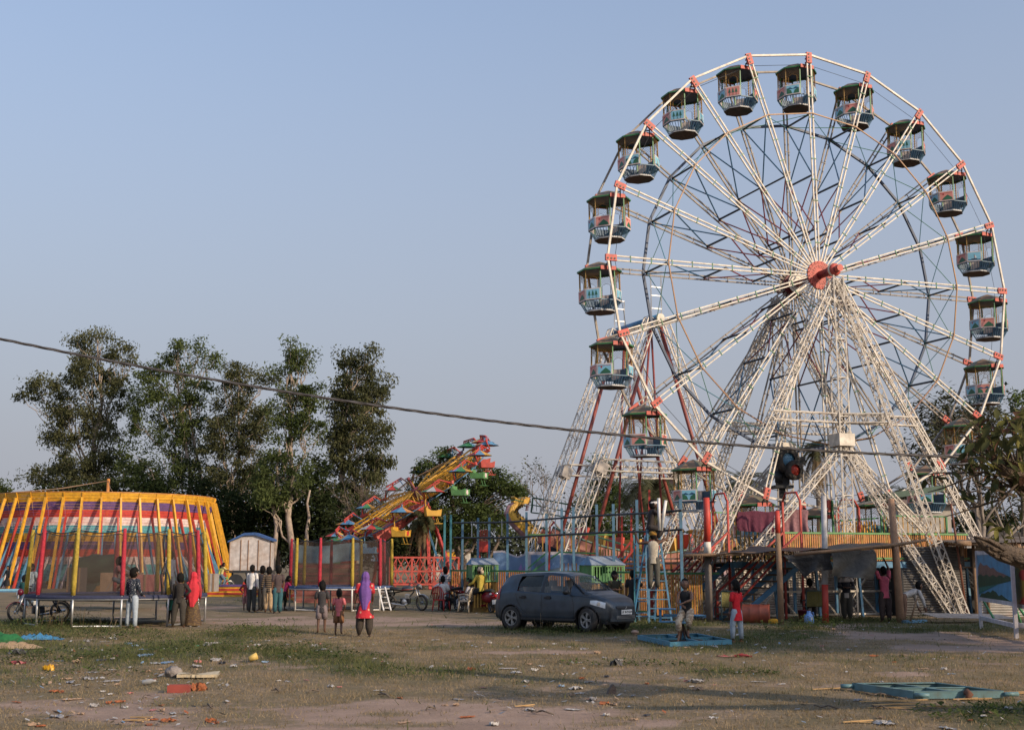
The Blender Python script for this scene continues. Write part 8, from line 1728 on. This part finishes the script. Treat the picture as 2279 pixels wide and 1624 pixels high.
spots = [(250, 1425, 'white', 2.0), (235, 1432, 'white', 1.2), (258, 1427, 'grey', 1.4), (285, 1437, 'blue', 1.8), (300, 1442, 'blue', 1.5), (192, 1433, 'grey', 1.5), (238, 1440, 'orange', .7), (184, 1446, 'grey', 1.6), (325, 1449, 'blue', 1.3), (472, 1435, 'white', 1.8), (462, 1440, 'grey', 1.5), (438, 1442, 'green', 1.2), (562, 1436, 'tan', 1.1), (574, 1438, 'white', 1.1), (258, 1463, 'pink', 1.1), (323, 1466, 'blue', 1.8), (250, 1472, 'grey', 1.3), (170, 1477, 'tan', 2.2), (180, 1468, 'tan', 1.4), (130, 1474, 'blue', 1.0), (120, 1482, 'tan', 1.4), (110, 1484, 'orange', .9), (232, 1474, 'dark', 1.3), (345, 1480, 'white', 1.8), (372, 1478, 'blue', 2.2), (440, 1477, 'pink', 1.6), (480, 1473, 'grey', 1.5), (495, 1478, 'dark', 1.3), (436, 1485, 'white', 1.6), (520, 1484, 'white', 1.5), (590, 1478, 'blue', 1.4), (290, 1487, 'white', 1.0), (205, 1497, 'white', 1.2), (245, 1492, 'white', .9), (282, 1494, 'grey', 1.0), (330, 1495, 'tan', 1.0), (365, 1497, 'tan', 1.5), (147, 1513, 'tan', 1.7), (155, 1520, 'grey', 1.4), (197, 1513, 'grey', 1.8), (228, 1510, 'white', 1.2), (250, 1516, 'grey', 1.5), (262, 1522, 'tan', 1.0), (120, 1540, 'orange', 1.2), (135, 1541, 'orange', 1.0), (170, 1525, 'white', .8), (230, 1540, 'white', .8), (246, 1546, 'white', .7), (290, 1543, 'pink', .8), (160, 1556, 'tan', 1.3), (37, 1562, 'orange', .9), (210, 1570, 'grey', 1.2), (243, 1562, 'orange', .9), (268, 1560, 'orange', .9), (127, 1595, 'grey', 1.5), (180, 1588, 'tan', 1.3), (278, 1574, 'white', .9), (340, 1580, 'pink', .9), (360, 1582, 'tan', .9), (385, 1588, 'white', .8), (340, 1600, 'orange', 1.3), (375, 1603, 'orange', 1.1), (332, 1612, 'orange', .9), (470, 1605, 'orange', 1.2), (480, 1608, 'orange', .9), (90, 1617, 'orange', 1.2), (75, 1615, 'tan', .9), (395, 1540, 'white', .8), (380, 1555, 'grey', .8), (390, 1527, 'grey', 1.2),
         (595, 1430, 'grey', 1.2), (640, 1436, 'grey', 1.4), (668, 1430, 'white', 1.0), (700, 1440, 'grey', 1.3), (740, 1420, 'grey', 1.2), (700, 1452, 'grey', 1.1), (655, 1453, 'orange', .9), (720, 1448, 'white', 1.2), (600, 1490, 'tan', .9), (835, 1470, 'white', .8), (850, 1475, 'pink', .7), (1048, 1492, 'pink', 1.1), (1060, 1442, 'grey', 1.2), (970, 1425, 'white', 1.2), (1043, 1430, 'grey', 1.4), (1090, 1434, 'white', 1.1), (845, 1535, 'white', .8), (736, 1528, 'white', 1.1), (755, 1530, 'pink', .7), (620, 1515, 'white', 1.0), (640, 1517, 'grey', 1.0), (900, 1610, 'tan', 1.1), (1040, 1598, 'orange', 1.0), (1050, 1492, 'orange', 1.3), (1130, 1490, 'grey', 1.5), (1150, 1500, 'white', 1.3), (1115, 1480, 'white', 1.2), (1180, 1480, 'tan', 1.0), (1205, 1484, 'white', 1.6), (1190, 1494, 'white', 1.3), (1235, 1458, 'grey', 1.3), (1170, 1520, 'white', 1.1), (1250, 1530, 'blue', 1.0), (1265, 1443, 'white', 1.2), (1300, 1448, 'grey', 1.2), (1330, 1455, 'tan', 1.6), (1345, 1466, 'white', 1.0), (1290, 1475, 'white', .9), (1325, 1478, 'grey', .9), (1380, 1470, 'white', 1.0), (1398, 1432, 'tan', 1.2), (1390, 1425, 'white', 1.3), (1370, 1420, 'grey', 1.2), (1430, 1415, 'white', 1.1), (1508, 1440, 'white', 1.2), (1550, 1458, 'white', .9), (1528, 1444, 'tan', 1.4), (1590, 1443, 'white', 1.5), (1600, 1424, 'tan', 1.5), (1576, 1405, 'white', 1.4), (1640, 1400, 'white', 1.6), (1622, 1404, 'grey', 1.3), (1740, 1414, 'white', 1.1), (1790, 1414, 'tan', 1.4), (1812, 1420, 'white', 1.1), (1765, 1408, 'grey', 1.2), (1856, 1405, 'tan', 1.5), (1870, 1412, 'white', 1.1), (1960, 1396, 'white', 1.2), (1997, 1398, 'white', 1.1), (2030, 1398, 'white', 1.3), (2060, 1400, 'white', 1.0), (1830, 1440, 'pink', 1.0), (1700, 1446, 'white', 1.3), (1610, 1462, 'pink', 1.4), (1630, 1462, 'tan', 1.2), (1720, 1456, 'grey', .9), (1890, 1448, 'white', 1.2), (1905, 1440, 'grey', 1.1), (1945, 1462, 'orange', 1.1), (2010, 1462, 'tan', 1.1), (2105, 1466, 'white', .8), (2080, 1470, 'white', .7), (1990, 1475, 'orange', .8), (2055, 1490, 'tan', 1.2), (2100, 1492, 'white', 1.0), (1540, 1530, 'white', 1.3), (1552, 1536, 'tan', 1.5), (1530, 1520, 'pink', 1.2), (1548, 1522, 'white', 1.6), (1590, 1525, 'pink', .5), (1440, 1525, 'orange', 1.0), (1345, 1570, 'orange', 1.2), (1365, 1570, 'tan', 1.1), (1320, 1560, 'grey', 1.1), (1290, 1545, 'white', .9), (1410, 1605, 'tan', .9), (1410, 1550, 'grey', 1.0), (1275, 1583, 'white', 1.1), (1440, 1595, 'dark', .8), (1350, 1510, 'dark', .9), (1295, 1515, 'orange', .8), (1310, 1522, 'white', .9), (1590, 1600, 'white', 1.0), (1690, 1520, 'white', 1.1), (1740, 1525, 'white', .9), (1700, 1470, 'white', 1.0), (1800, 1490, 'tan', .8), (1960, 1518, 'white', 1.0), (1970, 1612, 'white', 1.7), (1960, 1600, 'tan', .8), (2110, 1620, 'white', 1.2), (2190, 1598, 'white', 1.2), (2200, 1592, 'tan', 1.2), (2245, 1585, 'white', 1.0), (2160, 1605, 'orange', .9), (1910, 1560, 'grey', 1.1), (1350, 1595, 'white', .9), (1100, 1617, 'white', 1.2), (1180, 1585, 'white', .9), (1020, 1560, 'grey', 1.0), (990, 1572, 'tan', .9), (1015, 1573, 'tan', 1.2), (890, 1555, 'orange', .7)]
for (u, v, c, s) in spots: litter(u, v, c, s)
for k in range(70):                                          # thinner scatter over the middle ground
    u, v = rr.uniform(20, 2260), rr.choice((rr.uniform(1370, 1460), rr.uniform(1400, 1560), rr.uniform(1330, 1400)))
    if u < 1110 or v > 1395: litter(u, v, rr.choice(('white', 'white', 'grey', 'tan', 'tan', 'pink', 'blue')), rr.uniform(.4, .9))
LMK = [(442, 1506, 'foam slab'), (398, 1540, 'red brick'), (5, 1437, 'green sheet'), (82, 1428, 'blue sheet in the weeds'), (28, 1452, 'tan sacking'), (108, 1493, 'yellow packet'), (318, 1522, 'crushed bottle'), (554, 1476, 'yellow paper cup'), (292, 1398, 'man in dotted shirt'), (427, 1393, 'woman in red veil'), (715, 1408, 'boy in grey shorts'), (811, 1416, 'woman in purple scarf'), (753, 1430, 'girl in pink'), (1147, 1398, 'rear wheel of the car'), (1301, 1402, 'front wheel of the car'), (1363, 1544, 'brown stone shard'), (1371, 1482, 'black scrap'), (1413, 1414, 'round pale stone'), (1483, 1435, 'near corner of the blue swing base'), (1641, 1430, 'child in red shirt'), (1642, 1462, 'red and grey rag'), (1737, 1390, 'pole with red tip'), (1801, 1389, 'blue jug'), (1837, 1386, 'red-ended white pole'), (1972, 1385, 'man in pink shirt'), (2140, 1390, 'tin sheet on the grass'), (2262, 1421, 'near foot of the picture board'), (1877, 1520, 'left corner of the empty steel frame'), (2007, 1545, 'near corner of the empty steel frame'), (2200, 1543, 'right corner of the empty steel frame'), (2230, 1600, 'grass tuft in the lower right corner'), (20, 1620, 'lower left corner of the field'), (720, 1560, 'bare patch left of the middle'), (1139, 1620, 'middle of the lower edge'), (1960, 1600, 'shadow below the steel frame'), (250, 1580, 'bare ground at lower left'), (1040, 1440, 'open grass left of the car'), (1180, 1490, 'grass below the car boot')]
LW = {'white': 'crumpled white paper scrap', 'grey': 'grey crumpled plastic scrap', 'tan': 'tan cardboard scrap', 'blue': 'pale blue plastic scrap', 'orange': 'rust-orange wrapper', 'dark': 'small dark scrap', 'pink': 'pinkish packaging scrap', 'green': 'small green plastic scrap'}
NTH = ['', 'second ', 'third ', 'fourth ', 'fifth ', 'sixth ', 'seventh ', 'eighth ', 'ninth ', 'tenth ', 'eleventh ', 'twelfth ']
def label_scraps():
    bins = {}
    for o, (u, v, c) in zip(SCR, ORD):
        d, l = min((((u - a) / 2.2) ** 2 + (v - b_) ** 2, n_) for a, b_, n_ in LMK); bins.setdefault((c, l), []).append((d, o))
    for (c, l), q in bins.items():
        for i, (d, o) in enumerate(sorted(q, key=lambda e: e[0])): o['label'] = '%s %snearest to the %s' % (LW[c], NTH[min(i, 11)], l)
label_scraps()
r = np.random.default_rng(77); vs_ = []; mi_ = []
for (u0, u1, v0, v1, n_) in ((0, 560, 1415, 1530, 420), (0, 520, 1500, 1615, 240), (560, 1100, 1420, 1500, 130), (1050, 1500, 1400, 1600, 210), (1500, 2260, 1385, 1480, 300), (1500, 2279, 1480, 1620, 180), (300, 1400, 1340, 1400, 140)):
    for _ in range(n_):
        p = GZ(r.uniform(u0, u1), r.uniform(v0, v1)); s_ = .012 + .05 * r.random() ** 2.5; a_ = r.uniform(0, 6.28); c_, d_ = math.cos(a_) * s_, math.sin(a_) * s_; z_ = p.z + .012 + (.05 if v1 < 1490 else .02) * r.random(); t_ = s_ * r.uniform(.1, .9)
        vs_ += [(p.x - c_, p.y - d_, z_), (p.x + d_ * .6, p.y - c_ * .6, z_ + t_ * .3), (p.x + c_, p.y + d_, z_ + t_), (p.x - d_ * .5, p.y + c_ * .5, z_ + t_ * .7)]; mi_.append(r.choice(5, p=(.42, .22, .22, .06, .08)))
tag(put('litter_bits', fast_mesh('litter_bits', np.array(vs_), None, [LCOL['white'], LCOL['grey'], LCOL['tan'], LCOL['orange'], LCOL['blue']], 4, mi_)), kind='stuff')
def one(name, lab, cat, b, m, loc, rz=0., group=None): return tag(b.build(name, m, None, loc, rz), lab, cat, group)
b = MB(); b.grid(lambda u, v: ((u - .5) * .62, (v - .5) * .40 + .03 * math.sin(u * 7), .07 + .02 * math.sin(u * 5 + v * 3)), 8, 6, 0); b.grid(lambda u, v: ((u - .5) * .62, (v - .5) * .40 + .03 * math.sin(u * 7), .03 + .02 * math.sin(u * 5 + v * 3)), 8, 6, 0); 
for i in range(8): b.box(((i - 3.5) * .077, -.2 + .03 * math.sin((i + .5) / 8 * 7), .05), (.078, .03, .045))
one('foam_slab', 'dirty cream foam slab lying left of centre in the near grass', 'foam slab', b, M('foam_cream', (.48, .40, .27), .9, var=.2, scale=14), GZ(442, 1506), .1)
b = MB(); b.ell((0, 0, .07), (.14, .12, .10), 16, 10, 0, None, lambda p: p * (1 + .25 * math.sin(p.x * 45 + p.y * 20) * math.cos(p.z * 50 + p.x * 15))); one('grey_bag', 'scrunched grey-brown bag at the left end of the foam slab', 'bag', b, M('bag_grey', (.22, .19, .17), .7, bump=.5, bscale=25), GZ(386, 1504))
b = MB(); b.box((0, 0, .05), (.30, .14, .10)); b.box((0, 0, .104), (.26, .08, .01)); one('red_brick', 'single dull red brick on the dry ground below the foam slab', 'brick', b, M('brick_red', (.27, .055, .04), .9, dirt=(.18, .05, .04)), GZ(398, 1540), .08)
b = crumple(.30, .18, .12, 5); one('orange_cloth_scrap', 'orange crumpled cloth just right of the red brick', 'cloth', b, LCOL['orange'], GZ(435, 1537))
b = MB(); b.grid(lambda u, v: ((u - .5) * 1.0, (v - .5) * .5, .02 + .20 *  math.sin(math.pi * u) * math.sin(math.pi * v) * (1 + .3 * math.sin(u * 14) * math.sin(v * 9))), 22, 10, 0); one('green_sheet', 'bright green sheet bunched up at the left edge', 'sheet', b, cloth('green_tarp', (.012, .12, .035), bscale=9), GZ(8, 1434), .05)
b = MB(); b.grid(lambda u, v: ((u - .5) * 1.2, (v - .5) * .4, .02 + .09 * math.sin(math.pi * u) * math.sin(math.pi * v) * (1 + .8 * math.sin(u * 31) * math.sin(v * 13 + u * 8))), 20, 8, 0); one('blue_sheet', 'bright blue plastic sheet tangled in weeds right of the green sheet', 'sheet', b, cloth('blue_plastic', (.05, .20, .36), bscale=14), GZ(82, 1428), .1)
b = MB(); b.grid(lambda u, v: ((u - .5) * 1.2, (v - .5) * .5, .02 + .10 * math.sin(math.pi * u) * math.sin(math.pi * v) * (1 + .6 * math.sin(v * 26 + u * 9) * math.sin(u * 17))), 18, 18, 0); one('tan_sacking', 'tan heap of sacking and husks at the left edge', 'sacking', b, M('sacking', (.36, .25, .15), .9, bump=.5, bscale=22, dirt=(.16, .10, .06)), GZ(30, 1448), .06)
b = crumple(.34, .22, .13, 9); one('dark_grey_bag', 'dark grey bag in front of the tan sacking', 'bag', b, M('bag_dark', (.09, .09, .10), .6), GZ(40, 1459))
b = crumple(.3, .18, .07, 12); one('red_packet', 'dark red packet in the weeds below the tan sacking', 'packet', b, M('packet_red', (.26, .04, .05), .5), GZ(40, 1479))
b = MB(); b.lathe([(0, .0), (.05, 0), (.065, .15), (.06, .15), (.046, .01), (0, .01)], 14, 0, Matrix.Rotation(R(70), 4, 'Y')); one('paper_cup', 'yellow paper cup tipped on its side in the green patch', 'cup', b, M('cup_yellow', (.52, .36, .10), .6), GZ(554, 1476) + V((0, 0, .06)), .4)
b = crumple(.2, .12, .12, 14); one('yellow_packet', 'small yellow packet standing in the left grass', 'packet', b, M('packet_yellow', (.60, .33, .02), .5), GZ(108, 1493))
b = MB(); b.lathe([(0, 0), (.035, .0), (.04, .02), (.04, .14), (.018, .19), (.018, .22), (0, .22)], 12, 0, Matrix.Rotation(R(80), 4, 'Y')); bm_b = b; one('plastic_bottle', 'clear crushed bottle lying left of the foam slab', 'bottle', b, M('bottle_clear', (.34, .33, .31), .2), GZ(318, 1522) + V((0, 0, .04)), -.3)
b = MB(); b.prism([(-.08, 0), (-.05, .0), (.05, 0), (.045, .09), (.0, .13), (-.05, .07)], .06, 0); one('stone_shard', 'upright brown stone shard in the middle of the dry grass', 'stone', b, M('stone_brown', (.14, .10, .08), .9, bump=.5), GZ(1363, 1544), .3)
b = crumple(.2, .12, .05, 17); one('white_shard', 'white shard with a dark edge left of the brown stone', 'scrap', b, LCOL['white'], GZ(1281, 1536))
b = crumple(.22, .16, .14, 18); one('dark_tuft', 'small black scrap on the dry grass below the car', 'scrap', b, LCOL['dark'], GZ(1371, 1482))
b = crumple(.5, .12, .08, 19); one('red_white_cloth', 'red and grey rag lying right of the blue swing base', 'rag', b, M('rag_red', (.22, .03, .035), .9), GZ(1642, 1462))
b = MB(); b.lathe([(0, .05), (.05, .05), (.05, 0), (0, 0)], 10, 0); b.ell((0, 0, .07), (.10, .08, .05), 10, 6, 0); one('mushroom_stone', 'round pale brown stone left of the light blue swing base', 'stone', b, M('stone_tan', (.33, .22, .16), .8), GZ(1413, 1414))
STW = ['just right of the steel frame near its front side', 'below the first frame stalk', 'lowest of three below the steel frame', 'longest at the right edge by the frame', 'beside the long right-edge stalk', 'in front of the frame clamp', 'left of the steel frame', 'alone on the bare patch in the middle', 'between the frame and the corner tuft', 'alone far below the steel frame', 'at lower left, upper of a crossed pair', 'at lower left, lower of a crossed pair']
for k, (u, v, l_, a) in enumerate([(1990, 1565, .9, .05), (2000, 1571, .7, .12), (1985, 1577, .6, -.05), (2215, 1548, 1.1, .06), (2200, 1556, .6, .2), (2090, 1575, .5, -.2), (1850, 1536, .55, .1), (1168, 1578, .25, .1), (2165, 1560, .5, -.1), (1910, 1610, .35, .05), (300, 1605, .35, -.4), (312, 1600, .3, -.5)]):
    p = GZ(u, v); b = MB(); b.beam((-l_ / 2, 0, .02), (l_ / 2, .03, .035), .03, .012); b.beam((-l_ * .3, .05, .015), (l_ * .4, -.03, .02), .018, .01)
    one('straw_stalk', 'dry yellow straw stalk lying %s' % STW[k], 'straw', b, M('straw_yellow', (.48, .30, .13), .8), p, a, 'dry straw stalks on the near ground')
TWG = ['left below the near corner of the steel frame', 'in front of the steel frame', 'well below the left side of the steel frame', 'left below the steel frame, farther out', 'above the dark shadow band right of the middle', 'left of the twig above the shadow band', 'on the bare patch left of the middle', 'on the bare patch nearer the red brick', 'on the bare ground at the bottom middle', 'at the bottom left of the middle bare patch', 'right of the orange cloth scrap', 'below the orange cloth scrap']
for k, (u, v, l_) in enumerate([(1955, 1550, .35), (2010, 1562, .22), (1960, 1578, .2), (1840, 1576, .3), (1665, 1500, .3), (1575, 1498, .25), (860, 1550, .4), (700, 1540, .25), (1205, 1592, .4), (960, 1582, .2), (620, 1540, .2), (470, 1575, .25)]):
    p = GZ(u, v); a = rr.uniform(0, 3); b = MB(); b.path([(-l_ / 2, 0, .015), (-l_ * .1, .03, .05), (l_ * .25, -.02, .02), (l_ / 2, .04, .045)], .011, 5); b.path([(0, 0, .035), (l_ * .2, .1, .03)], .007, 4); one('fallen_twig', 'dark dry twig fallen %s' % TWG[k], 'twig', b, bark, p, a, 'dry twigs fallen on the field')
